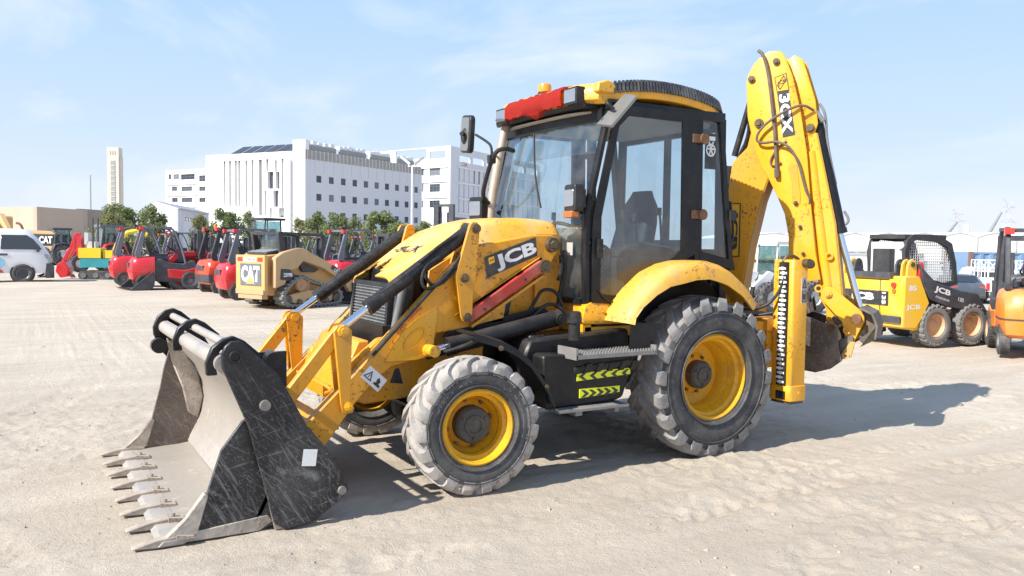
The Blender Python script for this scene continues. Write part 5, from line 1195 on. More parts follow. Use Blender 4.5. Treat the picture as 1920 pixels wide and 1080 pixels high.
# ---- the big white block in the middle
def white_block():
    c, a, e = W(px_r(572,150),150), W(px_r(388,161.5),161.5), W(px_r(789,181),181)
    B = thing('office_building', 'long white building with a grid of square windows and rooftop machinery in the middle', 'building', c)
    B0 = B.matrix_world.copy(); 
    par = B; inv = Matrix.Translation(-c)
    fr, fl = Face(c, e), Face(a, c)
    def keep(o): return o
    objs0 = set(bpy.data.objects)
    # shaded side: three rows of square windows
    zt = fr.uz(592,300)[1]; holes = []
    cols = [598,621,645,666,687,707,726,744.5,762.5,779.5]
    rows = ((329.5,342.5),(363.5,376.5),(396.5,409.5))
    u0, _ = fr.at(598); uN, _ = fr.at(779.5)
    zr = [(fr.uz(598, b)[1], fr.uz(598, a_)[1]) for a_, b in rows]
    zr = [(z0, z1) for z0, z1 in zr]+[(1.0, 2.3)]
    for k in range(10):
        u = u0+(uN-u0)*k/9
        for z0, z1 in zr: holes.append((u-.68, u+.68, z0, z1))
    fr.wall('wall', 'bshade_tint', par, 0, zt, holes)
    for h in holes: fr.window(par, *h)
    # cladding joints
    for k in range(1, 14):
        u = fr.L*k/14; fr.slab('cladding_rib', 'bshade_tint', par, u-.05, u+.05, zr[0][1]+.4, zt-.1, .0, .06)
    zl = fr.uz(592,283)[1]
    fr.slab('louvre_band', 'blouvre', par, 0, fr.L, zt, zl, -.3, .05)
    for k in range(0, 33): u = fr.L*(k+.5)/33; fr.slab('louvre_post', 'bcream', par, u-.06, u+.06, zt+.02, zl-.02, .05, .14)
    zq = fr.uz(600,266)[1]
    for u0_, u1_ in ((.0,.27),(.30,.52),(.56,.74),(.80,.97)):
        fr.slab('plant_screen', 'blouvre', par, fr.L*u0_, fr.L*u1_, zl+.1, zq-.6, -1.6, -1.2)
        n = 6
        for k in range(n):
            u = fr.L*(u0_+(u1_-u0_)*(k+.5)/n); fr.slab('cooling_unit', 'bwhite', par, u-.55, u+.55, zq-.6, zq+.1*((k*7)%3), -2.6, -1.4)
    # corner stair tower and lit side with slit windows
    ztow = fl.uz(560,262)[1]; zroof = fl.uz(548,283)[1]
    ut = fl.at(549)[0]
    fl.wall('stair_tower', 'bwhite', par, 0, ztow, (), u0=ut, u1=fl.L)
    fr.slab('tower_side', 'bwhite', par, .0, 1.0, zl, ztow, -.4, .02)
    slits = []
    S = [(421,302,356),(421.5,356,385),(431,302,388),(442,302,388),(448,302,388),(461.5,302,388),(473,301,388),(486.5,300,404),(500.5,298,322),(503,322,354),(497,357,404),(516.5,300,322),(518,322,354),(513.5,357,388),(529,298,404),(507,390,408),(524,390,408)]
    wd = {421.5:.0,503:1.0,518:.55,513.5:.9,524:.9,486.5:.35}
    for px, pt, pb in S:
        u, z1 = fl.uz(px, pt); _, z0 = fl.uz(px, pb); w = .28+wd.get(px, .1); slits.append((u-.15, u+w, max(.5,z0), z1))
    # merge overlapping slits apart
    fl.wall('facade', 'bwhite', par, 0, zroof, slits, depth=.9, u0=0, u1=ut)
    for h in slits: fl.slab('slit_window', 'bglass', par, h[0], h[1], h[2], h[3], -.8, -.7)
    fl.slab('parapet_band', 'bcream', par, 0, ut-.6, zroof-1.3, zroof-.05, .0, .12)
    fl.slab('tower_fin', 'bshade_tint', par, ut-1.3, ut-.2, 0, zroof-1.6, .02, .5)
    for k in range(6):
        u = fl.at(425+k*20.5)[0]
        g = G(); w = 2.3
        A = [fl.p(u,zroof+.15,-1), fl.p(u+w,zroof+.15,-1), fl.p(u+w+1.2,zroof+1.75,-3.2), fl.p(u+1.2,zroof+1.75,-3.2)]
        vs = [Vector(q) for q in A]+[Vector(q)-Vector((0,0,.12)) for q in A]
        g._add(vs, [(0,1,2,3),(7,6,5,4),(0,4,5,1),(1,5,6,2),(2,6,7,3),(3,7,4,0)]); g.obj('solar_panel', 'solar', par)
    # roof deck and back walls so that it is a closed block
    g = G(); back = e+(a-c); P = [a, c, e, back]
    g.face([(p.x,p.y,zt+.0) for p in P]); g.obj('roof_deck', 'roofgrey', par)
    Face(e, Vector((back.x,back.y,0))).slab('rear_wall', 'bwhite', par, 0, fl.L, 0, zt, -.3, .0)
    Face(Vector((back.x,back.y,0)), a).slab('rear_wall', 'bwhite', par, 0, fr.L, 0, zt, -.3, .0)
    for o in set(bpy.data.objects)-objs0:
        if o.parent == B: o.matrix_parent_inverse = Matrix.Translation(-c)
white_block()
def simple_block(name, label, corners, ztop, m, cat='building', openings=(), extra=None, deck=None):
    """corners: camera-frame (r,d) loop, first two edges face the viewer; openings: (edge, u0, u1, z0, z1, kind)"""
    P = [W(r, d) for r, d in corners]; c = P[1]
    B = thing(name, label, cat, c); before = set(bpy.data.objects)
    fs = []
    for i in range(len(P)):
        f = Face(P[i], P[(i+1) % len(P)]); fs.append(f)
        hs = [o for o in openings if o[0] == i]
        f.wall('wall', m if isinstance(m, str) else m[i % len(m)], B, 0, ztop if i < 2 or deck is None else deck, [(o[1],o[2],o[3],o[4]) for o in hs])
        for o in hs:
            if o[5] == 'w': f.window(B, o[1],o[2],o[3],o[4], nu=o[6] if len(o) > 6 else 3, nv=o[7] if len(o) > 7 else 1)
            elif o[5] == 's': f.slab('slit_window', 'bglass', B, o[1],o[2],o[3],o[4], -.33, -.25)
    g = G(); g.face([(p.x,p.y,(ztop if deck is None else deck)-.25) for p in P]); g.obj('roof_deck', 'roofgrey', B)
    if extra: extra(B, fs)
    for o in set(bpy.data.objects)-before:
        if o.parent == B: o.matrix_parent_inverse = Matrix.Translation(-c)
    return B, fs
# ---- lower white wing on the left
dA = 186.; rA0, rA1 = px_r(314,dA+6), px_r(392,dA-2)
fA = Face(W(rA0,dA+6), W(rA1,dA-2)); op = []
for py0, py1, cols in ((327,336,((317,322),(326,337),(340,366),)),(350,358,((323,333),(341,361),(374,386))),(371,379,((323,334),(341,361),(374,386))),(329,340,((374,386),)),(355,365,())):
    for a, b in cols:
        ua, z1 = fA.uz(a, py0); ub, z0 = fA.uz(b, py1); op.append((0, ua, ub, z0, z1, 'w', 3 if b-a > 12 else 2, 2))
zA = zat(330,319,dA+4)
def ledges(B, fs):
    for py in (345,366,388): z = fs[0].uz(340,py)[1]; fs[0].slab('floor_ledge', 'bwhite', B, 0, fs[0].L*.72, z-.12, z+.12, 0, .35)
simple_block('office_wing', 'low white office wing with ribbon windows at the far left of the white buildings', [(rA0,dA+6),(rA1,dA-2),(rA1+14,dA+24),(rA0+14,dA+32)], zA, 'bwhite', openings=op, extra=ledges)
# ---- white block with the open roof frame, partly behind the cab
dC = 205.; rC0, rC1, rC2 = px_r(690,dC+14), px_r(843,dC-4), px_r(1010,dC+42)
fC0, fC1 = Face(W(rC0,dC+14), W(rC1,dC-4)), Face(W(rC1,dC-4), W(rC2,dC+42)); zC = fC0.uz(842,273)[1]; op = []
for a, b, t, bt in ((741,799,283,297),(804,834,284,296)):
    ua, z1 = fC0.uz(a,t); ub, z0 = fC0.uz(b,bt); op.append((0,ua,ub,z0,z1,'x'))
for t, bt in ((315.5,329),(345.5,359.5),(376,389)):
    for a, b in ((804.5,824),(789,793.5)):
        ua, z1 = fC0.uz(a,t); ub, z0 = fC0.uz(b,bt); op.append((0,ua,ub,z0,z1,'w',3,3))
for k in range(6):
    a = 860+k*25; b = a+20
    ua, z1 = fC1.uz(a,291+.18*(a-860)); ub, z0 = fC1.uz(a,303+.18*(a-860)); ub = fC1.at(b)[0]; op.append((1,ua,ub,z0,z1,'x'))
R_ = random.Random(4)
for t0, b0 in ((315,340),(345,370),(374,398)):
    for k in range(17):
        a = 859+k*9.2; u, z1 = fC1.uz(a, t0); _, z0 = fC1.uz(a, b0); zz1 = fC1.uz(860,t0)[1]; zz0 = fC1.uz(860,b0)[1]
        w = R_.choice([.28,.35,.35,.75]); op.append((1,u,u+w,zz0,zz1,'s'))
ua, z1 = fC1.uz(852,407); ub, z0 = fC1.uz(874,416); op.append((1,ua,ub,z0,z1,'w',3,1))
def ledgeC(B, fs):
    for py in (314,343,372.5,400): z = fs[1].uz(860,py)[1]; fs[1].slab('floor_ledge', 'bwhite', B, fs[1].at(857)[0], fs[1].L, z-.15, z+.15, 0, .3)
    for py in (314.5,341,370.5): z = fs[0].uz(810,py)[1]; fs[0].slab('floor_ledge', 'bwhite', B, fs[0].at(780)[0], fs[0].L*.97, z-.12, z+.12, 0, .35)
    u, z = fs[1].uz(869.5,308); m = letter('C2A', 'redtext', B, fs[1].p(u,z,.06), fs[1].u if fs[1].u.dot(HR) > 0 else -fs[1].u, fs[1].n, 1.0, 2.6, .0, name='roof_sign')
simple_block('slatted_building', 'white building with tall slit windows and open roof frame partly behind the cab', [(rC0,dC+14),(rC1,dC-4),(rC2,dC+42),(rC0+(rC2-rC1),dC+60)], zC, ['bwhite','bshade_tint'], openings=op, extra=ledgeC, deck=fC0.uz(820,300)[1])
# ---- small shed with sloping roof
def shed():
    d = 112.; r0, r1, r2 = px_r(284,d), px_r(334,d-3), px_r(392,d+16); B = thing('shed', 'small white shed with grey sloping roof and one dark window behind the red forklifts', 'building', W(r1,d-3)); before = set(bpy.data.objects)
    a, b, c = W(r0,d), W(r1,d-3), W(r2,d+16); zr, ze = zat(300,379,d), zat(334,391,d-3)
    f0, f1 = Face(a,b), Face(b,c)
    g = G(); P = [f0.p(0,0),f0.p(f0.L,0),f0.p(f0.L,ze),f0.p(f0.L*.22,zr),f0.p(0,zr-.6)]; g.face(P); g.obj('gable_wall', 'bwhite', B)
    u0, z1 = f1.uz(346,407); u1, z0 = f1.uz(366,416); f1.wall('wall', 'bshade_tint', B, 0, ze, [(u0,u1,z0,z1)]); f1.window(B, u0,u1,z0,z1, nu=4)
    for k in range(1,22): u = f1.L*k/22; f1.slab('cladding_rib', 'bshade_tint', B, u-.05,u+.05,0 if not (u0-.1 < u < u1+.1) else z1+.05, ze-.1,0,.05)
    dv = c-b
    q0, q1 = Vector(f0.p(f0.L*.22,zr)), Vector(f0.p(f0.L+.3,ze-.05)); g = G(); vs = [q0,q1,q1+dv,q0+dv]; vs = [v+Vector((0,0,.12)) for v in vs]+vs; g._add(vs, [(0,1,2,3),(7,6,5,4),(0,4,5,1),(1,5,6,2),(2,6,7,3),(3,7,4,0)]); g.obj('roof', 'roofgrey', B)
    for o in set(bpy.data.objects)-before:
        if o.parent == B: o.matrix_parent_inverse = Matrix.Translation(-W(r1,d-3))
shed()
# ---- beige compound wall and block far left
d = 92.; zb1 = zat(100,388,d)
simple_block('beige_block', 'flat beige building behind the van at the far left', [(px_r(-60,d+4),d+4),(px_r(70,d),d),(px_r(158,d+8),d+8),(px_r(40,d+30),d+30)], zb1, ['beige','beige'], openings=[(0,2.0,3.6,.8,3.0,'w',2,2)])
d = 100.; simple_block('boundary_wall', 'long taupe boundary wall running behind the parked tractors', [(px_r(150,d),d),(px_r(250,d+10),d+10),(px_r(252,d+11),d+11),(px_r(152,d+1),d+1)], zat(200,392,d), ['beigedark'], cat='wall')
# ---- slender tower
def tower():
    d = 260.; r = px_r(217,d); T = thing('slender_tower', 'tall slender cream stone tower rising behind the trees at far left', 'tower', W(r,d), YAW*-1+.12); h = zat(217,277,d); w = 1.75
    g = G(); g.box(-w,w,-w,w,0,h,0); g.box(w,w+.35,-w*.7,w*.7,0,h-3,0); g.obj('shaft', 'stonecream', T, split=False)
    g = G(); g.box(-.62,.62,-w-.12,-w+.1,2,h-4.2,0); g.obj('lattice_panel', 'tower_grille', T)
    for z in np.arange(4, h-5, 1.6): g = G(); g.box(-.62,.62,-w-.2,-w-.12,float(z),float(z)+.25,0); g.obj('lattice_bar', 'stonecream', T)
    for x in (-.7,0,.7): g = G(); g.box(x-.16,x+.16,-w-.05,-w+.05,h-2.4,h-1.2,0); g.obj('belfry_slot', 'tower_grille', T)
tower()
# ---- lamp posts
def lamp_post(px, ptop, d, label, arms=True, r=.11):
    L = thing('lamp_post', label, 'lamp post', W(px_r(px,d),d), -YAW); h = zat(px,ptop,d)
    g = G(); g.cyl((0,0,0),(0,0,h),r*1.3,r*.9,12); g.obj('pole', 'bwhite' if arms else 'greymetal', L)
    if arms:
        for s in (-1,1):
            g = G(); g.prism([(s*.35,h+.05),(s*1.4,h+.95),(s*1.25,h+1.1),(s*.2,h+.35)], -.25, .25, .03); g.obj('floodlight', 'bwhite' if s < 0 else 'greymetal', L)
        g = G(); g.box(-.5,.5,-.08,.08,h-.1,h+.08,.02); g.obj('crossarm', 'bwhite', L)
    else:
        g = G(); g.box(-.12,.12,-.1,.1,h-.05,h+.2,.02); g.obj('lamp_head', 'greymetal', L)
lamp_post(772,311,96,'white floodlight pole standing before the long white building')
lamp_post(171,330,140,'thin grey pole left of the slender tower',False,.12)
# ---- trees
def leaf_mat(name, a, b):
    m, n, bs = newmat(name); N = n.nodes; K = n.links.new
    t = N.new('ShaderNodeTexCoord'); z = N.new('ShaderNodeTexNoise'); z.inputs['Scale'].default_value = 1.1; z.inputs['Detail'].default_value = 4; K(t.outputs['Object'], z.inputs[0])
    r = N.new('ShaderNodeValToRGB'); r.color_ramp.elements[0].position = .35; r.color_ramp.elements[1].position = .65; r.color_ramp.elements[0].color = L3(a); r.color_ramp.elements[1].color = L3(b); K(z.outputs[0], r.inputs[0]); K(r.outputs[0], bs.inputs['Base Color'])
    bs.inputs['Roughness'].default_value = .7; bs.inputs['Specular IOR Level'].default_value = .2
    tr = N.new('ShaderNodeBsdfTranslucent'); K(r.outputs[0], tr.inputs[0]); x = N.new('ShaderNodeMixShader'); x.inputs[0].default_value = .3
    out = [q for q in N if q.type == 'OUTPUT_MATERIAL'][0]; K(bs.outputs[0], x.inputs[1]); K(tr.outputs[0], x.inputs[2]); K(x.outputs[0], out.inputs[0]); return m
M['leaf'] = leaf_mat('leaf_green', (.13,.17,.07), (.30,.33,.15))
M['leaf2'] = leaf_mat('leaf_olive', (.18,.19,.09), (.36,.35,.17))
M['bark'] = mat('bark', (.14,.10,.07), .9, dirt=(.25,.2,.15), amt=.5, scale=4)
def crown_mesh(seed, mt, n=5200):
    R = random.Random(seed); cl = []
    for i in range(34):
        a = R.random()*6.283; h = R.random(); rr = (1-abs(h-.38)**1.5*1.5)*R.uniform(.25,.95)*.5
        cl.append((math.cos(a)*rr, math.sin(a)*rr, .14+.82*h, R.uniform(.09,.17)))
    vs, fs = [], []
    for i in range(n):
        c = R.choice(cl); v = Vector((R.gauss(0,1),R.gauss(0,1),R.gauss(0,1))).normalized()*c[3]*R.random()**.4
        p = Vector(c[:3])+v; s = R.uniform(.014,.034); a = Vector((R.gauss(0,1),R.gauss(0,1),R.gauss(0,.7))).normalized()*s; b = a.orthogonal().normalized()*s*.6; b = Matrix.Rotation(R.random()*6.28,3,a.normalized()) @ b
        k = len(vs); vs += [p-a, p+b, p+a, p-b]; fs.append((k,k+1,k+2,k+3))
    me = bpy.data.meshes.new('crown'); me.from_pydata([tuple(v) for v in vs], [], fs); me.materials.append(M[mt]); return me
def trunk_mesh(seed):
    R = random.Random(seed); g = G(); g.tube([(0,0,0),(.01,.0,.2),(-.01,.01,.45),(.0,.0,.75)], .022, 8, 2)
    for i in range(7):
        a = R.random()*6.28; h = R.uniform(.15,.5); g.tube([(0,0,h),(math.cos(a)*.12,math.sin(a)*.12,h+.12),(math.cos(a)*.26,math.sin(a)*.26,h+.22+R.random()*.15)], .009, 6, 1)
    return g.mesh('trunk', 'bark')
CR = [crown_mesh(1,'leaf'), crown_mesh(2,'leaf'), crown_mesh(3,'leaf2'), crown_mesh(4,'leaf')]; TK = [trunk_mesh(1), trunk_mesh(2)]
def tree(px, ptop, wpx, d, label, v, rz):
    h = zat(px, ptop+8, d); w = wpx*d/F_PX
    t = thing('leafy_tree', label, 'tree', W(px_r(px,d),d), rz, 'trees in front of the white buildings')
    for nm, me in (('crown', CR[v]), ('trunk', TK[v % 2])):
        o = shared(me, nm, t); o.scale = (w*1.55, w*1.55, h)
TREES = [(228,376,62,76,'tall dense tree directly right of the slender tower',0),(284,381,58,74,'open leafy tree standing in front of the white shed gable',1),(206,382,46,80,'low tree at the foot of the slender tower',3),(218,398,58,70,'pale olive shrubby tree above the boundary wall end',2),
 (377,399,34,88,'small olive tree by the shed window',2),(419,384,56,86,'round green tree before the slit-windowed facade, leftmost there',0),(466,391,34,92,'narrow tree behind the black loader cab',1),
 (561,405,28,84,'small olive tree below the stair tower',2),(594,394,44,84,'green tree below the first window column of the long white building',1),(632,392,46,82,'bushy green tree second along the long white building',0),(667,403,30,82,'small dark tree between two bigger ones on the long white building',3),
 (716,388,62,78,'largest green tree, left of the floodlight pole',0),(748,412,36,76,'low tree touching the foot of the floodlight pole',3),(795,409,44,88,'green tree just right of the floodlight pole',1),(846,412,26,94,'small tree right of the black lift mast',3)]
for i, (px, pt, wp, d, lb, v) in enumerate(TREES): tree(px, pt, wp, d, lb, v, i*1.3)
# ---- far right: row of white tent halls, pylons, crane booms, silos
def tent(px0, px1, d, label, pt=437, pe=446):
    r0, r1 = px_r(px0,d), px_r(px1,d); t = thing('tent_hall', label, 'tent', W((r0+r1)/2,d), -YAW, 'white vaulted tent halls'); w = (r1-r0)/2
    zt, ze = zat((px0+px1)/2,pt,d), zat((px0+px1)/2,pe,d); N_ = 14
    g = G(); prof = [(-w+2*w*i/N_, ze+(zt-ze)*math.sin(math.pi*i/N_)**.8) for i in range(N_+1)]
    g.loft([[(x,0,z) for x, z in prof], [(x,3,z*1.04) for x, z in prof], [(x,40,z*1.04) for x, z in prof]]); g.obj('roof_vault', 'tent', t, ang=60)
    g = G(); g.face([(-w,.2,0)]+[(w,.2,0)]+[(x,.2,z-.02) for x, z in prof[::-1]]); g.obj('front_wall', 'tent', t)
    for x in (-w,w): g = G(); g.box(x-.08,x+.08,-.05,.1,0,ze,0); g.obj('post', 'tent', t)
edges = [1400,1500,1571,1632,1697,1766,1832,1905,1990]
for k, (a, b) in enumerate(zip(edges, edges[1:])): tent(a, b, 150, ['white vaulted tent hall behind the raised digging arm, leftmost of its row','second white vaulted tent hall from the left','third white vaulted tent hall from the left','white vaulted tent hall above the mesh cab of the skid steer','white vaulted tent hall below the left pylon','white vaulted tent hall between the two pylons','white vaulted tent hall below the right pylon','white vaulted tent hall at the right picture edge'][k])
def pylon(px, ptop, d, label, arms):
    h = zat(px,ptop,d); t = thing('power_pylon', label, 'pylon', W(px_r(px,d),d), -YAW+.3, 'power pylons on the horizon'); th = .11*d/500
    def bars(nm, segs):
        g = G()
        for a, b in segs: g.cyl(a, b, th, n=4)
        tag(g.obj(nm, 'hazy_metal', t, split=False))
    lv = [0,.3,.5,.66,.8,.9,1.0]; wd = [4.2,2.6,1.7,1.2,1.1,1.0,.7]
    segs = []
    for i in range(len(lv)-1):
        z0, z1, a, b = lv[i]*h, lv[i+1]*h, wd[i], wd[i+1]
        for sx in (-1,1):
            for sy in (-1,1): segs.append(((sx*a,sy*a,z0),(sx*b,sy*b,z1)))
            segs += [((sx*a,-a,z0),(sx*b,b,z1)), ((-a,sx*a,z0),(b,sx*b,z1)), ((a,sx*a,z0),(-b,sx*b,z1))]
    bars('lattice_body', segs)
    for z, w in arms:
        z *= h
        for s in (-1,1): bars('cross_arm', [((0,0,z),(s*w,0,z+.2)),((0,0,z+1.6),(s*w,0,z+.2)),((s*w*.5,0,z+.1),(s*w*.5,0,z+.9)),((s*w,0,z+.2),(s*w*.9,0,z-2.2)),((s*w*.9,0,z-2.2),(s*w*.75,0,z+.1))])
    for s in (-1,1): bars('earth_peak', [((s*.6,0,h*.98),(s*5.0,0,h+2.5)),((s*.6,0,h*.9),(s*5.0,0,h+2.5))])
pylon(1793,398,620,'left and smaller lattice power pylon above the white tents',((.78,8.5),(.94,6)))
pylon(1889,380,500,'right and taller lattice power pylon above the white tents',((.62,7),(.90,5.5)))
def crane(px0, py0, px1, py1, d, label):
    a, b = unproject(px0,py0,d), unproject(px1,py1,d); t = thing('crane_boom', label, 'crane', (a.x,a.y,0))
    g = G(); o = Vector((a.x,a.y,0)); g.cyl(Vector((0,0,a.z-1)), b-o, .55, .3, 8); g.obj('boom', 'bframe', t)
    g = G(); g.box(-1.6,1.6,-1.6,1.6,0,a.z,.1); g.obj('crane_house', 'bcream', t)
crane(1772,438,1795,416,260,'short dark crane boom slanting beside the left pylon'); crane(1852,436,1878,398,260,'long dark crane boom slanting beside the right pylon')
for px, w, lb in ((1811,9,'white silo to the right of the left pylon'),(1881,9,'white silo below the right pylon')):
    d = 220; z = zat(px,424,d); s = thing('silo', lb, 'silo', W(px_r(px,d),d)); g = G(); g.cyl((0,0,0),(0,0,z),w*d/F_PX/2,n=16); g.obj('shell', 'bwhite', s); g = G(); g.cyl((0,0,z),(0,0,z+.5),w*d/F_PX/2,.4,16); g.obj('cap', 'bwhite', s)
# low pale city blocks on the horizon right of the boom
for px0, px1, pt, lb in ((1428,1470,441,'low pale block on the horizon between the digging arm and the cab'),(1560,1590,447,'low pale block peeping over the trucks behind the digging arm')):
    d = 300.; simple_block('distant_block', lb, [(px_r(px0,d),d),(px_r(px1,d),d),(px_r(px1,d+20),d+20),(px_r(px0,d+20),d+20)], zat(px0,pt,d), ['bcream'], openings=[(0, .6+1.5*k, 1.3+1.5*k, 2.5+2*j, 3.4+2*j, 'w', 1, 1) for k in range(4 if px0 < 1500 else 2) for j in range(2)])
# ================================================================== machines parked in the yard (local x forward, z up)
M['fred'] = mat('forklift_red', (.62,.022,.030), .30, dirt=(.50,.16,.12), amt=.3, scale=3, coat=.4, dirt2=(.3,.05,.04), amt2=.12)
M['forangered'] = mat('forklift_orange_red', (.72,.060,.018), .32, dirt=(.5,.2,.12), amt=.3, scale=3, coat=.4)
M['forange'] = mat('forklift_orange', (.85,.23,.020), .38, dirt=(.62,.36,.20), amt=.4, scale=3, coat=.3, up=.4)
M['fdark'] = mat('forklift_charcoal', (.050,.053,.062), .5, dirt=(.20,.19,.19), amt=.35, scale=4)
M['fgrey'] = mat('guard_grey', (.13,.14,.165), .45, dirt=(.3,.3,.3), amt=.3, scale=4)
M['lampred'] = mat('tail_lamp', (.70,.045,.035), .25)
M['tyre_far'] = mat('tyre_far', (.055,.055,.056), .85, dirt=(.28,.26,.24), amt=.6, scale=6)
M['tyre_pale'] = mat('tyre_dusty', (.20,.19,.18), .9, dirt=(.09,.09,.09), amt=.6, scale=6, dirt2=(.4,.36,.33), amt2=.4)
M['cattan'] = mat('tan_machine_yellow', (.66,.37,.13), .45, dirt=(.50,.38,.25), amt=.5, scale=2.5, up=.3)
M['catdusty'] = mat('dusty_tan', (.50,.33,.17), .6, dirt=(.36,.26,.17), amt=.6, scale=3)
M['vanwhite'] = mat('van_white', (.78,.79,.80), .22, coat=.5, dirt=(.68,.67,.65), amt=.3, scale=1.5)
M['vanblue'] = mat('graphic_blue', (.25,.55,.74), .35, dirt=(.55,.72,.80), amt=.7, scale=4)
M['carglass'] = mat('car_glass', (.03,.036,.042), .06, spec=.9)
M['cyanglass'] = glass('pale_cab_glass', (.62,.76,.78), .72)
M['alloy'] = mat('alloy_rim', (.42,.42,.43), .35, .6)
M['teal'] = mat('teal_paint', (.035,.30,.33), .4, dirt=(.2,.4,.42), amt=.3, scale=4)
M['lemon'] = mat('lemon_paint', (.84,.60,.02), .4, dirt=(.6,.45,.15), amt=.3, scale=4)
M['tanrim'] = mat('tan_rim', (.60,.36,.20), .6, dirt=(.48,.34,.22), amt=.5, scale=8)
M['contblue'] = mat('container_blue', (.16,.27,.42), .55, dirt=(.35,.40,.46), amt=.4, scale=1.5)
M['contbrown'] = mat('container_brown', (.22,.12,.09), .6)
M['skidyellow'] = mat('skid_yellow', (.86,.50,.025), .40, dirt=(.60,.45,.25), amt=.4, scale=2.5, coat=.2, up=.3)
M['palegrey'] = mat('pale_grey_panel', (.58,.58,.56), .6, dirt=(.48,.47,.44), amt=.4, scale=2)
M['seatblack'] = mat('seat_vinyl', (.035,.034,.036), .6, dirt=(.12,.12,.12), amt=.3, scale=6)
_wc = {}
def sw(parent, x, y, z, R, Wd, rimm='tyre_far', tyre='tyre_far', rr=.55, lug=False, side=None, steer=0):
    """wheel: tyre with tread blocks, and a dished rim on the side that shows"""
    side = (-1 if y < 0 else 1) if side is None else side
    key = (R, Wd, tyre, rr, lug)
    if key not in _wc:
        g = G(); h = Wd/2; g.lathe([(R*rr,-h*.8),(R*(rr+.06),-h*.95),(R*.80,-h),(R*.94,-h*.9),(R,-h*.68),(R,h*.68),(R*.94,h*.9),(R*.80,h),(R*(rr+.06),h*.95),(R*rr,h*.8)], (0,0,0), 'y', 32)
        if lug:
            n = 20
            for s in (-1,1):
                for k in range(n):
                    t = 2*math.pi*(k+(.5 if s > 0 else 0))/n; rows = []
                    for q, dr in ((0,0),(.5,0),(.85,.01),(1.0,R*.1)):
                        ta = t+.28*q; w = .11
                        rows.append([(math.cos(ta-w)*(R*.97-dr), s*h*q, math.sin(ta-w)*(R*.97-dr)), (math.cos(ta-w*.6)*(R*1.06-dr), s*h*q*1.01, math.sin(ta-w*.6)*(R*1.06-dr)), (math.cos(ta+w*.6)*(R*1.06-dr), s*h*q*1.01, math.sin(ta+w*.6)*(R*1.06-dr)), (math.cos(ta+w)*(R*.97-dr), s*h*q, math.sin(ta+w)*(R*.97-dr))])
                    g.loft(rows)
        else:
            for k in range(36):
                t = 2*math.pi*k/36
                for s in (-1,1):
                    a = Matrix.Rotation(-(t+(.09 if s > 0 else 0)),4,'Y'); g.T = a; g.box(R*.97,R*1.025,*( (.06*h,.8*h) if s > 0 else (-.8*h,-.06*h) ),-.045*R,.045*R)
        _wc[key] = g.mesh('tyre', tyre)
    k2 = (R, Wd, rimm, rr)
    if k2 not in _wc:
        g = G(); h = Wd/2; g.lathe([(R*rr+.004,-h*.7),(R*rr-.01,-h*.86),(R*rr*.9,-h*.75),(R*rr*.85,-h*.35),(R*rr*.55,-h*.25),(R*rr*.42,-h*.45),(R*rr*.36,-h*.5),(.001,-h*.5)], (0,0,0), 'y', 28); g.lathe([(R*rr,h*.7),(R*rr*.8,h*.2),(.001,h*.2)], (0,0,0),'y',20)
        for k in range(6): t = k*math.pi/3; g.cyl((math.cos(t)*R*rr*.66,-h*.22,math.sin(t)*R*rr*.66),(math.cos(t)*R*rr*.66,-h*.32,math.sin(t)*R*rr*.66),R*rr*.07,n=6)
        _wc[k2] = g.mesh('rim', rimm)
    w = bpy.data.objects.new('wheel', None); COL.objects.link(w); w.parent = parent; w.location = (x,y,z); w.rotation_euler = (0,0,steer+(0 if side < 0 else math.pi)); w.empty_display_size = .1
    shared(_wc[key], 'tyre', w); shared(_wc[k2], 'rim', w); return w
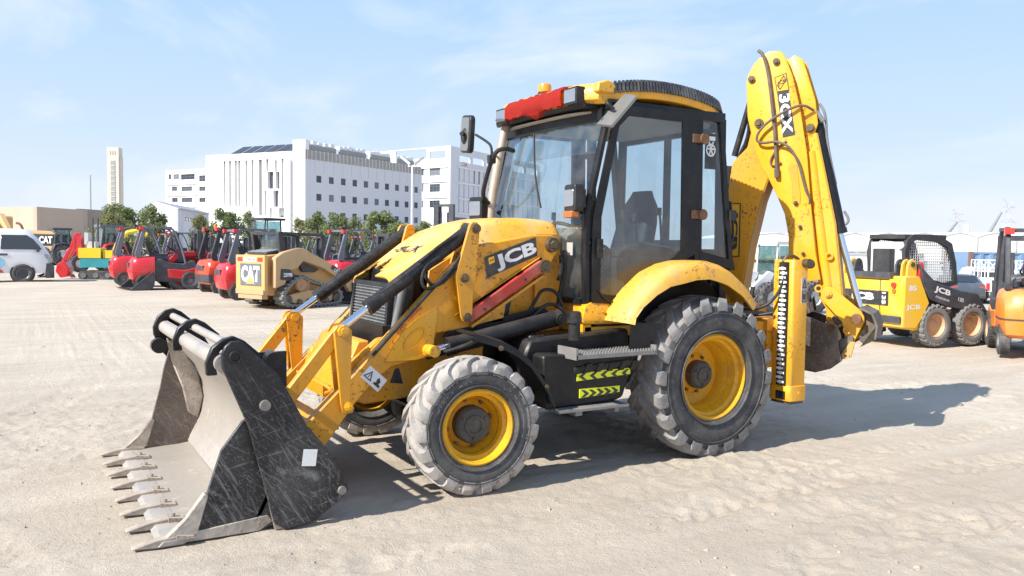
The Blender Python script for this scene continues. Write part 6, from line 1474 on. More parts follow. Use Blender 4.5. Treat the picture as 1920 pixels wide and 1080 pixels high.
# ---------------------------------------------------------------- forklifts
def forklift(label, loc, rz, cw='fred', low=None, guard='fgrey', sc=1.0, group='red forklifts parked in a row', rear='lamp', sides=True, mast_h=2.0, name='forklift', beacon=False, cat='forklift', mw=.05):
    t = thing(name, label, cat, loc, rz, group, sc)
    # counterweight: rounded block at the back
    rows = []
    for z, xb, w, r in ((.30,-.98,.46,.10),(.36,-1.06,.52,.12),(.62,-1.12,.56,.14),(.80,-1.10,.565,.14),(.98,-1.04,.55,.14),(1.06,-.98,.52,.14),(1.10,-.86,.46,.12)):
        rows.append([(-.35,-w,z),(xb+r*1.6,-w,z),(xb+r*.5,-w+r*.35,z),(xb,-w+r*1.4,z),(xb-.02,0,z),(xb,w-r*1.4,z),(xb+r*.5,w-r*.35,z),(xb+r*1.6,w,z),(-.35,w,z)])
    g = G(); g.loft(rows, close=True, caps=True); c = g.obj('counterweight', cw, t, ang=40)
    if low: g = G(); g.loft([[(p[0]-.012 if p[0] < -.4 else p[0], p[1]*1.015, p[2]) for p in r] for r in rows[1:3]], close=True); g.obj('lower_band', low, c)
    g = G(); g.box(-1.135,-1.0,-.26,.26,.74,.90,.02); g.obj('rear_grille', 'fdark', c)
    g = G(); g.loft([[(p[0]-.006 if p[0] < -.4 else p[0], p[1]*1.008, z) for p in rows[2]] for z in (.60,.625)], close=True); g.obj('trim_line', 'lampred' if cw == 'fred' else 'fdark', c)
    g = G(); g.prism([(-.36,.30),(-.36,1.0),(-.15,1.06),(.05,.92),(.55,.88),(.82,1.0),(.95,.98),(.95,.36),(.55,.26),(-.1,.26)], -.50, .50, .03); g.obj('body', 'fdark', t)
    g = G(); g.prism([(.05,.70),(.6,.66),(.93,.74),(.93,.45),(.5,.36),(.05,.40)], -.52, .52, .02); g.obj('side_skirt', cw, t)
    g = G(); g.cyl((-.42,-.53,.62),(-.42,-.535,.62),.07,n=16); g.cyl((-.42,.53,.62),(-.42,.535,.62),.07,n=16); g.obj('badge', 'white', t)
    g = G(); g.box(-.62,.02,-.35,.35,1.02,1.12,.05); g.obj('seat_deck', 'fdark', t)
    g = G(); rows = [[(x-.06,-.22,z),(x-.07,0,z),(x-.06,.22,z),(x+.06,.2,z),(x+.05,0,z),(x+.06,-.2,z)] for x, z in ((-.40,1.16),(-.46,1.3),(-.52,1.5),(-.54,1.58))]; g.loft(rows, close=True, caps=True); g.box(-.42,.04,-.23,.23,1.10,1.20,.04); g.obj('seat', 'seatblack', t)
    # overhead guard
    for s in (-1,1):
        g = G(); g.prism([(-.92,1.08),(-.96,1.2),(-.72,2.02),(-.62,2.1),(-.52,2.1),(-.60,2.02),(-.76,1.2),(-.70,1.08)], s*.50, s*.43, .012); g.obj('rear_post', guard, t)
        g = G(); g.tube([(.62,s*.46,.9),(.50,s*.46,1.45),(.28,s*.45,1.98),(.15,s*.44,2.08),(-.1,s*.44,2.10)], .035, 8, 2); g.obj('front_post', guard, t)
        g = G(); g.box(-.62,.2,s*.46-.03,s*.46+.03,2.06,2.12,.012); g.obj('roof_rail', guard, t)
        g = G(); g.box(-.80,-.68,s*.46-.07,s*.46+.07,2.0,2.10,.02); g.obj('tail_lamp', 'lampred', t)
    for k in range(6): x = -.55+k*.14; g = G(); g.box(x-.018,x+.018,-.44,.44,2.07,2.10,.006); g.obj('roof_bar', guard, t)
    g = G(); g.box(-.72,-.58,-.44,.44,2.03,2.09,.012); g.box(.12,.2,-.44,.44,2.05,2.10,.012); g.obj('roof_beam', guard, t)
    # dash and steering
    g = G(); g.prism([(.40,.9),(.30,1.2),(.36,1.32),(.52,1.30),(.60,.9)], -.3, .3, .03); g.obj('dashboard', 'fdark', t)
    g = G(); g.T = Matrix.Translation((.22,-.02,1.38)) @ Matrix.Rotation(rad(35),4,'Y'); g.tube([(.16*math.cos(a),.16*math.sin(a),0) for a in [i*.3142 for i in range(21)]], .016, 6, 0); g.cyl((0,0,-.25),(0,0,0),.025,n=8); g.obj('steering_wheel', 'seatblack', t)
    g = G(); g.tube([(-.70,-.36,1.12),(-.66,-.36,1.30),(-.66,.36,1.30),(-.70,.36,1.12)], .02); g.obj('rear_handle', 'fgrey', t)
    # mast, carriage, forks
    for s in (-1,1):
        g = G(); g.box(1.02,1.14,s*.34-mw,s*.34+mw,.1,mast_h,.008); g.obj('mast_upright', 'fdark', t)
        g = G(); g.box(1.14,1.22,s*.24-.035,s*.24+.035,.12,mast_h-.05,.006); g.obj('inner_mast', 'fdark', t)
        g = G(); g.box(1.30,1.36,s*.26-.06,s*.26+.06,.08,.60,.006); g.box(1.30,2.35,s*.26-.06,s*.26+.06,.06,.10,.01); g.obj('fork', 'darksteel', t)
        g = G(); g.cyl((1.10,s*.14,.2),(1.10,s*.14,mast_h-.3),.03,n=10); g.obj('mast_cylinder', 'fdark', t)
    for z in (.25,mast_h*.55,mast_h-.04): g = G(); g.box(1.03,1.12,-.38,.38,z-.05,z+.05,.006); g.obj('mast_crossbar', 'fdark', t)
    for z in (.22,.55): g = G(); g.box(1.24,1.30,-.5,.5,z-.05,z+.05,.006); g.obj('carriage_bar', 'fdark', t)
    for y in (-.42,-.2,0,.2,.42): g = G(); g.box(1.25,1.28,y-.015,y+.015,.6,1.15,.004); g.obj('backrest_bar', 'fdark', t)
    g = G(); g.box(1.25,1.28,-.44,.44,1.13,1.17,.004); g.obj('backrest_bar', 'fdark', t)
    for s in (-1,1): sw(t, .78, s*.46, .31, .31, .20, 'tanrim' if cw == 'forange' else 'greyplastic'); sw(t, -.68, s*.47, .26, .26, .17, 'greyplastic', 'tyre_far')
    if beacon: g = G(); g.cyl((-.6,0,2.1),(-.6,0,2.2),.05,n=10); g.obj('beacon', 'orange', t)
    return t
hF = heading(.86,.50)
forklift('red forklift parked leftmost in the row, beside the small yellow and teal excavator', place(268,535), hF, sc=1.03)
forklift('second red forklift from the left, with the black loader bucket before it', place(308,542), hF, sc=1.03)
forklift('two-tone red and orange forklift with a black lower rear, right of the red loader', place(438,549), heading(.72,.69), cw='forangered', low='fdark', guard='seatblack', sc=1.02, beacon=True)
forklift('glossy red forklift directly left of the tan track loader', place(478,560), heading(.80,.60), sc=.98)
forklift('red forklift with grey guard half hidden behind the tan track loader', place(668,549), heading(.75,.66), sc=1.02)
forklift('red forklift far behind, its guard seen between the two forklift pairs', place(352,515), heading(.8,.6), sc=1.0)
forklift('red forklift standing behind the track loader cab frame', place(560,524), heading(.78,.62), sc=1.0)
forklift('red forklift at the end of the row, near the backhoe ram', place(735,527), heading(.78,.62), sc=1.0)
forklift('dark forklift whose tall black lift mast rises behind the backhoe hood', place(800,545), heading(.5,.87), cw='fdark', group=None, sc=1.0, mast_h=3.2, mw=.11)
forklift('dark grey forklift in the back row, above the leftmost red pair', place(330,508), heading(.7,.7), cw='fdark', group=None)
forklift('dark forklift in the back row, right of the black loader cab', place(610,513), heading(.8,.6), cw='fdark', group=None, mast_h=2.3)
forklift('charcoal forklift in the back row, behind the backhoe tilt ram', place(690,512), heading(.75,.66), cw='fdark', group=None, mast_h=2.2)
forklift('orange-red forklift in the back row, left of the black loader', place(428,510), heading(.75,.66), cw='forangered', group=None)
# orange forklift cut by the right picture edge
hO = heading(.40,.92)
forklift('orange forklift cut off by the right picture edge', place(1876,664,hO,-.68,.5), hO, cw='forange', low=None, guard='fdark', group=None, sc=1.0)
# ---------------------------------------------------------------- tan compact track loader
def track_loader():
    t = thing('compact_track_loader', 'tan compact track loader seen from behind with black frame and rubber tracks', 'track loader', place(556,572), heading(.60,.80), None, 1.0)
    g = G(); g.prism([(-1.38,.42),(-1.42,.62),(-1.42,1.28),(-1.36,1.36),(-.9,1.40),(-.5,1.36),(.9,1.0),(1.1,.7),(1.0,.35),(-1.2,.32)], -.48, .48, .03); b = g.obj('body', 'cattan', t)
    g = G(); g.box(-1.47,-1.38,-.60,.60,.46,1.36,.04); dr = g.obj('rear_door', 'cattan', t)
    g = G(); g.box(-1.485,-1.468,-.46,.40,.58,1.14,.03); pl = g.obj('nameplate', 'fgrey', dr)
    letter('CAT', 'white', pl, (-1.488,-.03,.88), (0,-1,0), (-1,0,0), .42, .76, .05, spacing=.95)
    g = G(); g.prism([(-.22,.62),(.16,.62),(-.03,.86)], -1.4905, -1.489, 0, 'x'); g.obj('triangle', 'cattan', pl)
    g = G(); g.box(-1.478,-1.465,-.26,.26,1.20,1.30,.006); np_ = g.obj('maker_label', 'white', dr); letter('CATERPILLAR', 'signblack', np_, (-1.480,0,1.25), (0,-1,0), (-1,0,0), .06, .48, .02)
    for s in (-1,1): g = G(); g.box(-1.48,-1.46,s*.42-.10,s*.42+.10,1.20,1.30,.01); g.obj('tail_lamp', 'lampred' , dr)
    g = G(); g.box(-1.50,-1.36,-.58,.58,.36,.48,.02); g.box(-1.48,-1.3,-.5,.5,.24,.37,.03); g.obj('bumper', 'catdusty', t)
    # ribbed engine cover
    g = G(); g.prism([(-1.30,1.38),(-1.25,1.44),(-.75,1.52),(-.70,1.40)], -.42, .42, .02); cv = g.obj('engine_cover', 'seatblack', t)
    for k in range(7): g = G(); g.prism([(-1.27+k*.075,1.43+k*.012),(-1.24+k*.075,1.46+k*.012),(-1.22+k*.075,1.44+k*.012)], -.38, .38, .004); g.obj('cover_rib', 'greyplastic', cv)
    # black roll frame and cab
    for s in (-1,1):
        g = G(); g.prism([(-.95,1.25),(-1.05,1.92),(-1.0,1.97),(-.90,1.97),(-.72,1.28)], s*.58, s*.49, .012); g.obj('frame_post', 'seatblack', t)
        g = G(); g.prism([(-.98,1.90),(-.98,1.97),(.45,1.93),(.50,1.86)], s*.58, s*.51, .012); g.obj('roof_rail', 'seatblack', t)
        g = G(); g.prism([(.30,1.05),(.42,1.9),(.50,1.88),(.42,1.0)], s*.56, s*.49, .012); g.obj('front_post', 'seatblack', t)
        # lift arm: big triangular side
        g = G(); g.prism([(-1.25,.52),(-1.25,1.30),(-1.0,1.44),(-.55,1.56),(-.35,1.55),(.75,1.06),(1.30,.72),(1.45,.40),(1.25,.34),(1.05,.62),(.30,1.02),(-.35,1.22),(-.55,1.02),(-.75,.98),(-.95,.60)], s*.74, s*.58, .02); a = g.obj('lift_arm', 'catdusty' if s > 0 else 'catdusty', t)
        g = G(); g.prism([(-.42,1.22),(-.20,1.16),(.30,.98),(.15,.90),(-.25,.92)], s*.57, s*.50, .01); g.obj('side_window', 'signblack', t)
        g = G(); g.prism([(-1.1,.74),(-1.08,1.02),(-.80,1.0),(-.62,.82),(-.70,.70)], s*.748, s*.741, 0); q = g.obj('model_plate', 'signblack', a); letter('259B', 'white', q, (-.86,s*.7495,.86), (s*-1*-1 if s < 0 else -1,0,0) if False else ((1,0,0) if s < 0 else (-1,0,0)), (0,s,0), .10, .28, .03)
        g = G(); g.prism([(.55,1.0),(.62,1.10),(.95,.94),(1.02,.80)], s*.748, s*.741, 0); q = g.obj('maker_plate', 'signblack', a); letter('CAT', 'white', q, (.77,s*.7495,.955), (1,0,0) if s < 0 else (-1,0,0), (0,s,0), .085, .20, .03)
        # track: rubber loop with lugs, sprocket, idlers, frame
        LOOP = [(-.98,.10),(-1.08,.22),(-1.05,.42),(-.80,.66),(-.58,.80),(-.38,.82),(-.22,.70),(.75,.48),(.92,.32),(.90,.14),(.75,.04),(-.80,.04)]
        L2 = LOOP
        for _ in range(2):
            Q = []
            for i in range(len(L2)):
                a_, b_ = Vector(L2[i]), Vector(L2[(i+1) % len(L2)]); Q += [tuple(a_*.75+b_*.25), tuple(a_*.25+b_*.75)]
            L2 = Q
        cx, cz = -.1, .35; inn = [(x-(x-cx)*.09, z-(z-cz)*.14) for x, z in L2]
        y0, y1 = s*.82, s*.46
        g = G(); g.ring(L2, inn, y0, y1); tr = g.obj('track', 'tyre_pale', t)
        P = [Vector((x,0,z)) for x, z in L2]; L_ = [0]
        for i in range(len(P)): L_.append(L_[-1]+(P[(i+1) % len(P)]-P[i]).length)
        lugm = G(); lugm.box(-.035,.035,-.18,.18,-.01,.035,.008); lugm = lugm.mesh('track_lug', 'tyre_pale')
        for k in range(34):
            q = L_[-1]*k/34; i = max(j for j in range(len(P)) if L_[j] <= q); f = (q-L_[i])/(L_[i+1]-L_[i]); a_, b_ = P[i], P[(i+1) % len(P)]; p_ = a_.lerp(b_, f); d_ = (b_-a_).normalized(); n_ = Vector((d_.z,0,-d_.x))
            if n_.dot(p_-Vector((cx,0,cz))) < 0: n_ = -n_
            yy = n_.cross(d_)
            shared(lugm, 'track_lug', tr, Matrix(((d_.x,yy.x,n_.x,p_.x),(0,yy.y,0,s*.64),(d_.z,yy.z,n_.z,p_.z),(0,0,0,1))))
        g = G(); g.lathe([(.001,-.06),(.07,-.06),(.10,-.02),(.20,.0),(.20,.10)], (-.42,s*.72,.62), 'y', 20, sgn=-s*-1); g.obj('sprocket', 'tanrim', t)
        g = G(); g.prism([(-.85,.16),(-.80,.34),(-.2,.46),(.6,.34),(.72,.18),(.5,.10),(-.6,.10)], s*.74, s*.55, .02); g.obj('track_frame', 'catdusty', t)
        for x, r in ((-.88,.13),(-.5,.07),(-.2,.07),(.1,.07),(.4,.07),(.74,.13)): g = G(); g.cyl((x,s*.79,.08+r),(x,s*.56,.08+r),r,n=16); g.obj('idler', 'darksteel', t)
    for x in (-.98,.42): g = G(); g.box(x-.04,x+.04,-.51,.51,1.88,1.96,.012); g.obj('roof_beam', 'seatblack', t)
    g = G(); g.box(-.9,.4,-.40,.40,1.90,1.94,.01); g.obj('roof_panel', 'seatblack', t)
    g = G(); g.box(-.88,-.86,-.36,.36,1.40,1.86,0); g.obj('rear_glass', 'cyanglass', t)
    g = G(); g.box(-.5,.0,-.22,.22,1.2,1.32,.04); g.box(-.55,-.45,-.2,.2,1.3,1.75,.04); g.obj('seat', 'seatblack', t)
    g = G(); g.prism([(1.35,.05),(1.3,.6),(1.38,.62),(1.55,.30),(1.9,.06)], -.85, .85, .01); g.obj('front_bucket', 'fdark', t)
track_loader()
# ---------------------------------------------------------------- red tractor loader with black bucket, between the forklifts
def red_loader():
    t = thing('tractor_loader', 'red tractor loader lowering a black bucket between the two forklift pairs', 'tractor loader', place(372,540), heading(-.62,-.45), None, 1.0)
    g = G(); g.prism([(-1.2,.75),(-1.2,1.25),(.2,1.30),(1.0,1.15),(1.1,.75)], -.35, .35, .04); g.obj('engine_cover', 'fred', t)
    g = G(); g.box(-1.3,1.0,-.3,.3,.45,.76,.03); g.obj('chassis', 'fdark', t)
    for s in (-1,1):
        g = G(); g.prism([(-.2,1.20),(-.15,1.34),(.9,1.30),(1.7,.50),(1.85,.25),(1.75,.18),(1.55,.42),(.8,1.12)], s*.62, s*.50, .015); g.obj('loader_arm', 'fred', t)
        g = G(); g.cyl((.1,s*.56,.95),(.95,s*.56,.82),.045,n=12); g.obj('lift_ram', 'fdark', t)
        g = G(); g.cyl((.95,s*.56,.82),(1.25,s*.56,.78),.025,n=12); g.obj('ram_rod', 'chrome', t)
        g = G(); g.prism([(.95,1.05),(1.0,1.25),(1.12,1.2),(1.75,.62),(1.7,.52)], s*.48, s*.43, .01); g.obj('tilt_link', 'fgrey', t)
        sw(t, -.75, s*.70, .58, .58, .34, 'fred', 'tyre_far', .5, True); sw(t, .85, s*.68, .36, .36, .24, 'fred', 'tyre_far', .5, True)
    g = G(); rows = [[(x,y,z) for x, z in ((1.75,.65),(1.68,.40),(1.72,.15),(1.86,.03),(2.45,.02))]+[(x-.02,y,z-.015) for x, z in ((2.45,.02),(1.86,.03),(1.72,.15),(1.68,.40),(1.75,.65))] for y in (-.9,0,.9)]; g.loft(rows, close=True, caps=True); bk = g.obj('bucket', 'fdark', t)
    for s in (-1,1): g = G(); g.prism([(1.72,.66),(1.66,.38),(1.72,.1),(1.86,.01),(2.46,.01),(2.40,.10)], s*.92, s*.89, .005); g.obj('bucket_side', 'fdark', bk)
    for k in range(7): g = G(); g.prism([(2.38,.03),(2.40,.06),(2.62,.02)], -.84+k*.28-.03, -.84+k*.28+.03, .004); g.obj('tooth', 'darksteel', bk)
    g = G(); g.tube([(-1.0,-.4,1.2),(-1.05,-.4,2.0),(-1.05,.4,2.0),(-1.0,.4,1.2)], .035); g.obj('roll_bar', 'fdark', t)
    g = G(); g.box(-1.0,-.5,-.25,.25,1.25,1.35,.04); g.box(-1.05,-.95,-.23,.23,1.35,1.75,.04); g.obj('seat', 'seatblack', t)
red_loader()
# ---------------------------------------------------------------- mini excavator (yellow over teal, red arm)
def mini_excavator():
    t = thing('mini_excavator', 'tiny excavator with yellow box, teal base and red bucket arm beside the van', 'excavator', place(186,524), heading(.97,.2), None, 1.25)
    for s in (-1,1):
        P = rrect(.55,.15,.14); g = G(); g.prism([(x,z+.16) for x, z in P], s*.42, s*.24, .01); tk = g.obj('track', 'tyre_far', t)
        for x in (-.38,0,.38): g = G(); g.cyl((x,s*.44,.16),(x,s*.40,.16),.09,n=12); g.obj('roller', 'greyplastic', tk)
    g = G(); g.box(-.5,.5,-.36,.36,.42,.72,.03); g.obj('base_box', 'teal', t)
    g = G(); g.box(-.55,.15,-.36,.36,.74,1.08,.03); g.box(.2,.5,-.3,.3,.74,1.0,.03); g.obj('upper_box', 'lemon', t)
    g = G(); g.box(-.32,-.05,-.2,.2,1.08,1.3,.04); g.box(-.4,-.28,-.2,.2,1.2,1.6,.04); g.obj('seat', 'palegrey', t)
    for p in ([(.35,0,.72),(.62,0,1.30),(.92,0,1.62)], [(.90,0,1.62),(1.25,0,1.70),(1.55,0,1.55)]):
        g = G(); 
        for a, b in zip(p, p[1:]): g.tube([a,b], .075, 8, 0)
        g.obj('boom', 'lemon', t)
    g = G(); g.tube([(-.1,.3,.74),(-.1,.3,2.1)], .03); g.tube([(-.1,-.3,.74),(-.1,-.3,2.1)], .03); g.obj('canopy_post', 'fdark', t)
    # red digging arm in front of the box (attached to the left)
    for s in (-.14,.14):
        g = G(); g.prism([(-.72,1.55),(-.60,1.60),(-.72,1.1),(-1.0,.62),(-1.12,.58),(-1.08,.72),(-.86,1.12)], s-.05, s+.05, .012); g.obj('arm', 'fred', t)
        g = G(); g.cyl((-.70,s,1.4),(-.95,s,.85),.03,n=10); g.obj('arm_ram', 'palegrey', t)
    g = G(); g.prism([(-1.05,.66),(-1.25,.52),(-1.30,.28),(-1.15,.06),(-.92,.12),(-.86,.36),(-.96,.55)], -.26, .26, .02); bk = g.obj('bucket', 'fred', t)
    for k in range(4): g = G(); g.prism([(-.92,.14),(-.86,.18),(-.78,.04)], -.22+k*.14-.02, -.22+k*.14+.02, .003); g.obj('tooth', 'fred', bk)
    g = G(); g.box(-.65,-.5,-.2,.2,.8,1.5,.02); g.obj('arm_mount', 'fred', t)
mini_excavator()
# ---------------------------------------------------------------- cabbed tractors behind
def tractor(label, loc, rz, body, cabm, sc=1.0, hoodh=1.25):
    t = thing('cab_tractor', label, 'tractor', loc, rz, None, sc)
    g = G(); rows = [[(x,-w,.7),(x,-w,zt-.1),(x,-w*.7,zt),(x,w*.7,zt),(x,w,zt-.1),(x,w,.7)] for x, w, zt in ((.1,.34,hoodh+.1),(.8,.33,hoodh+.05),(1.35,.30,hoodh-.05),(1.5,.24,hoodh-.2))]; g.loft(rows, close=True, caps=True); g.obj('hood', body, t)
    g = G(); g.box(-.9,1.4,-.26,.26,.5,.78,.03); g.obj('chassis', 'fdark', t)
    g = G(); g.box(1.5,1.53,-.2,.2,.75,1.05,.01); g.obj('grille', 'fdark', t)
    for s in (-1,1):
        g = G(); g.prism([(-1.15,1.0),(-1.0,1.35),(-.5,1.48),(-.1,1.40),(.1,1.1),(.02,1.1),(-.2,1.32),(-.5,1.39),(-.95,1.28),(-1.08,1.0)], s*.92, s*.5, .015); g.obj('fender', body, t)
        sw(t, -.52, s*.72, .66, .66, .38, 'palegrey', 'tyre_far', .52, True); sw(t, 1.05, s*.62, .42, .42, .26, 'palegrey', 'tyre_far', .52, True)
        for x0, x1 in ((-.95,-.88),(.02,-.10)): g = G(); g.prism([(x0,1.15),(x0+.06,1.15),(x1+.06,2.3),(x1,2.3)], s*.56, s*.50, .01); g.obj('cab_pillar', cabm, t)
        g = G(); g.prism([(-.88,1.2),(.0,1.2),(-.12,2.25),(-.84,2.25)], s*.53, s*.525); g.obj('side_glass', 'cyanglass', t)
    for x0, x1 in ((-.92,-.88),(.05,-.06)): g = G(); vs = [(x0,-.5,1.2),(x0,.5,1.2),(x1,.5,2.25),(x1,-.5,2.25)]; g.face(vs); g.obj('front_glass' if x0 > 0 else 'rear_glass', 'cyanglass', t)
    g = G(); g.box(-1.02,.10,-.62,.62,2.26,2.40,.05); g.obj('cab_roof', cabm, t)
    g = G(); g.box(-.8,-.0,-.5,.5,.8,1.2,.03); g.obj('cab_base', 'fdark', t)
    g = G(); g.box(-.7,-.3,-.2,.2,1.2,1.35,.04); g.box(-.78,-.68,-.2,.2,1.3,1.85,.04); g.obj('seat', 'seatblack', t)
    return t
tractor('red tractor with glazed grey cab behind the tiny excavator', place(186,509), heading(-.75,-.66), 'fred', 'fgrey', 1.05)
tractor('dark blue-grey cab tractor left of the red tractor, behind the van', place(128,497), heading(.72,.69), 'fdark', 'fdark', 1.02)
# black wheel loader whose cab rises above the row
def wheel_loader(label, loc, rz, paint, sc, name='wheel_loader', cabm='seatblack', glassm='cyanglass', txt=None):
    t = thing(name, label, 'wheel loader', loc, rz, None, sc)
    g = G(); g.prism([(-2.3,.9),(-2.35,1.7),(-2.0,1.85),(-.7,1.95),(-.6,.9)], -.75, .75, .06); g.obj('engine_cover', paint, t)
    g = G(); g.box(-2.2,2.0,-.45,.45,.7,1.1,.05); g.obj('chassis', 'fdark', t)
    g = G(); g.box(-.8,.6,-.62,.62,1.1,1.65,.04); cb = g.obj('cab_base', cabm, t)
    for s in (-1,1):
        for x0, x1 in ((-.8,-.72),(.55,.42)): g = G(); g.prism([(x0,1.6),(x0+.07,1.6),(x1+.07,3.0),(x1,3.0)], s*.62, s*.55, .01); g.obj('cab_pillar', cabm, t)
        g = G(); g.prism([(-.74,1.66),(.56,1.66),(.44,2.95),(-.66,2.95)], s*.585, s*.58); g.obj('side_glass', glassm, t)
        sw(t, -1.3, s*.95, .68, .68, .48, 'cattan' if paint != 'vanwhite' else 'palegrey', 'tyre_far', .5, True); sw(t, 1.2, s*.95, .68, .68, .48, 'cattan' if paint != 'vanwhite' else 'palegrey', 'tyre_far', .5, True)
        g = G(); g.prism([(.6,1.75),(.9,1.85),(2.2,.9),(2.9,.5),(2.8,.3),(2.0,.7),(.7,1.5)], s*.55, s*.40, .02); g.obj('lift_arm', paint, t)
    for x in (-.77,.52): g = G(); g.box(x-.01,x+.01,-.54,.54,1.66,2.95); g.obj('front_glass' if x > 0 else 'rear_glass', glassm, t)
    g = G(); g.box(-.95,.65,-.72,.72,3.0,3.14,.05); g.obj('cab_roof', cabm, t)
    g = G(); g.box(-.55,-.05,-.25,.25,1.65,1.85,.05); g.box(-.65,-.5,-.23,.23,1.8,2.5,.05); g.obj('seat', 'seatblack', t)
    g = G(); rows = [[(x,y,z) for x, z in ((2.9,1.1),(2.75,.6),(2.9,.15),(3.7,.05))]+[(x-.03,y,z-.02) for x, z in ((3.7,.05),(2.9,.15),(2.75,.6),(2.9,1.1))] for y in (-1.2,1.2)]; g.loft(rows, close=True, caps=True); g.obj('bucket', 'fdark', t)
    if txt:
        for s in (-1,1): letter(txt, 'white', t, (-1.5,s*.756,1.42), (1,0,0) if s < 0 else (-1,0,0), (0,s,0), .42, 1.0, .05)
    return t
wheel_loader('black wheel loader whose glazed cab shows above the tan track loader', place(497,507), heading(-.55,-.83), 'fdark', 1.0)
# tan roller / earthmover with its black maker panel, behind the van
def earthmover():
    t = thing('earthmover', 'tan earthmover with black side panel lettered in white, behind the van', 'earthmover', place(70,496), heading(-.97,.1), None, 1.0)
    g = G(); g.prism([(-1.9,.7),(-1.95,1.75),(-1.7,2.15),(1.8,2.25),(1.9,.8)], -.9, .9, .06); g.obj('engine_house', 'signblack', t)
    g = G(); g.prism([(-2.0,1.98),(-1.75,2.22),(1.9,2.32),(1.9,2.05)], -.95, .95, .05); g.obj('hood_top', 'catdusty', t)
    g = G(); g.prism([(-2.0,.9),(-2.0,1.25),(1.9,1.25),(1.9,.9)], -.95, .95, .03); g.obj('lower_band', 'catdusty', t)
    letter('CAT', 'white', t, (-1.30,.955,1.66), (-1,0,0), (0,1,0), .48, .95, .05)
    for s in (-1,1):
        for x in (-1.1,1.2): sw(t, x, s*.8, .6, .6, .45, 'cattan', 'tyre_far', .5, True)
    g = G(); g.tube([(.8,.2,2.2),(1.0,.2,2.7),(1.3,.2,2.75)], .08); g.obj('exhaust', 'rust', t)
    g = G(); g.prism([(-2.55,.05),(-2.4,.9),(-2.3,.9),(-2.4,.05)], -1.2, 1.2, .02); g.obj('blade', 'darksteel', t)
earthmover()
def excavator_cab():
    t = thing('excavator', 'yellow excavator with round-cornered cab at the left edge behind the van', 'excavator', place(-18,488), heading(.8,-.6), None, 1.0)
    for s in (-1,1): g = G(); g.prism([(x*3.0,z*2.4+.42) for x, z in rrect(.55,.16,.15)], s*1.2, s*.7, .03); g.obj('track', 'tyre_far', t)
    g = G(); g.box(-1.6,1.2,-1.1,1.1,1.0,1.9,.1); g.obj('upper_body', 'cattan', t)
    g = G(); P = [(x*1.45+.7,z*1.6+2.6) for x, z in rrect(.5,.55,.16)]; B_ = [(x*1.2+.7,z*1.35+2.65) for x, z in rrect(.5,.5,.16)]; g.ring(P, B_, .25, 1.1); g.ring(P, B_, -.1, .2); g.obj('cab_shell', 'cattan', t)
    g = G(); g.prism(B_, 1.05, 1.06); g.prism(B_, -.06, -.05); g.obj('cab_glass', 'cyanglass', t)
    g = G(); g.prism([(1.0,1.6),(1.2,2.0),(2.8,3.6),(3.2,3.6),(4.6,2.4),(4.4,2.2),(3.0,3.1),(1.5,1.5)], -.6, -.2, .04); g.obj('boom', 'cattan', t)
    g = G(); g.tube([(-1.2,.8,1.9),(-1.2,.8,2.3),(-.3,.8,2.3),(-.3,.8,1.9)], .03); g.obj('handrail', 'lemon', t)
excavator_cab()
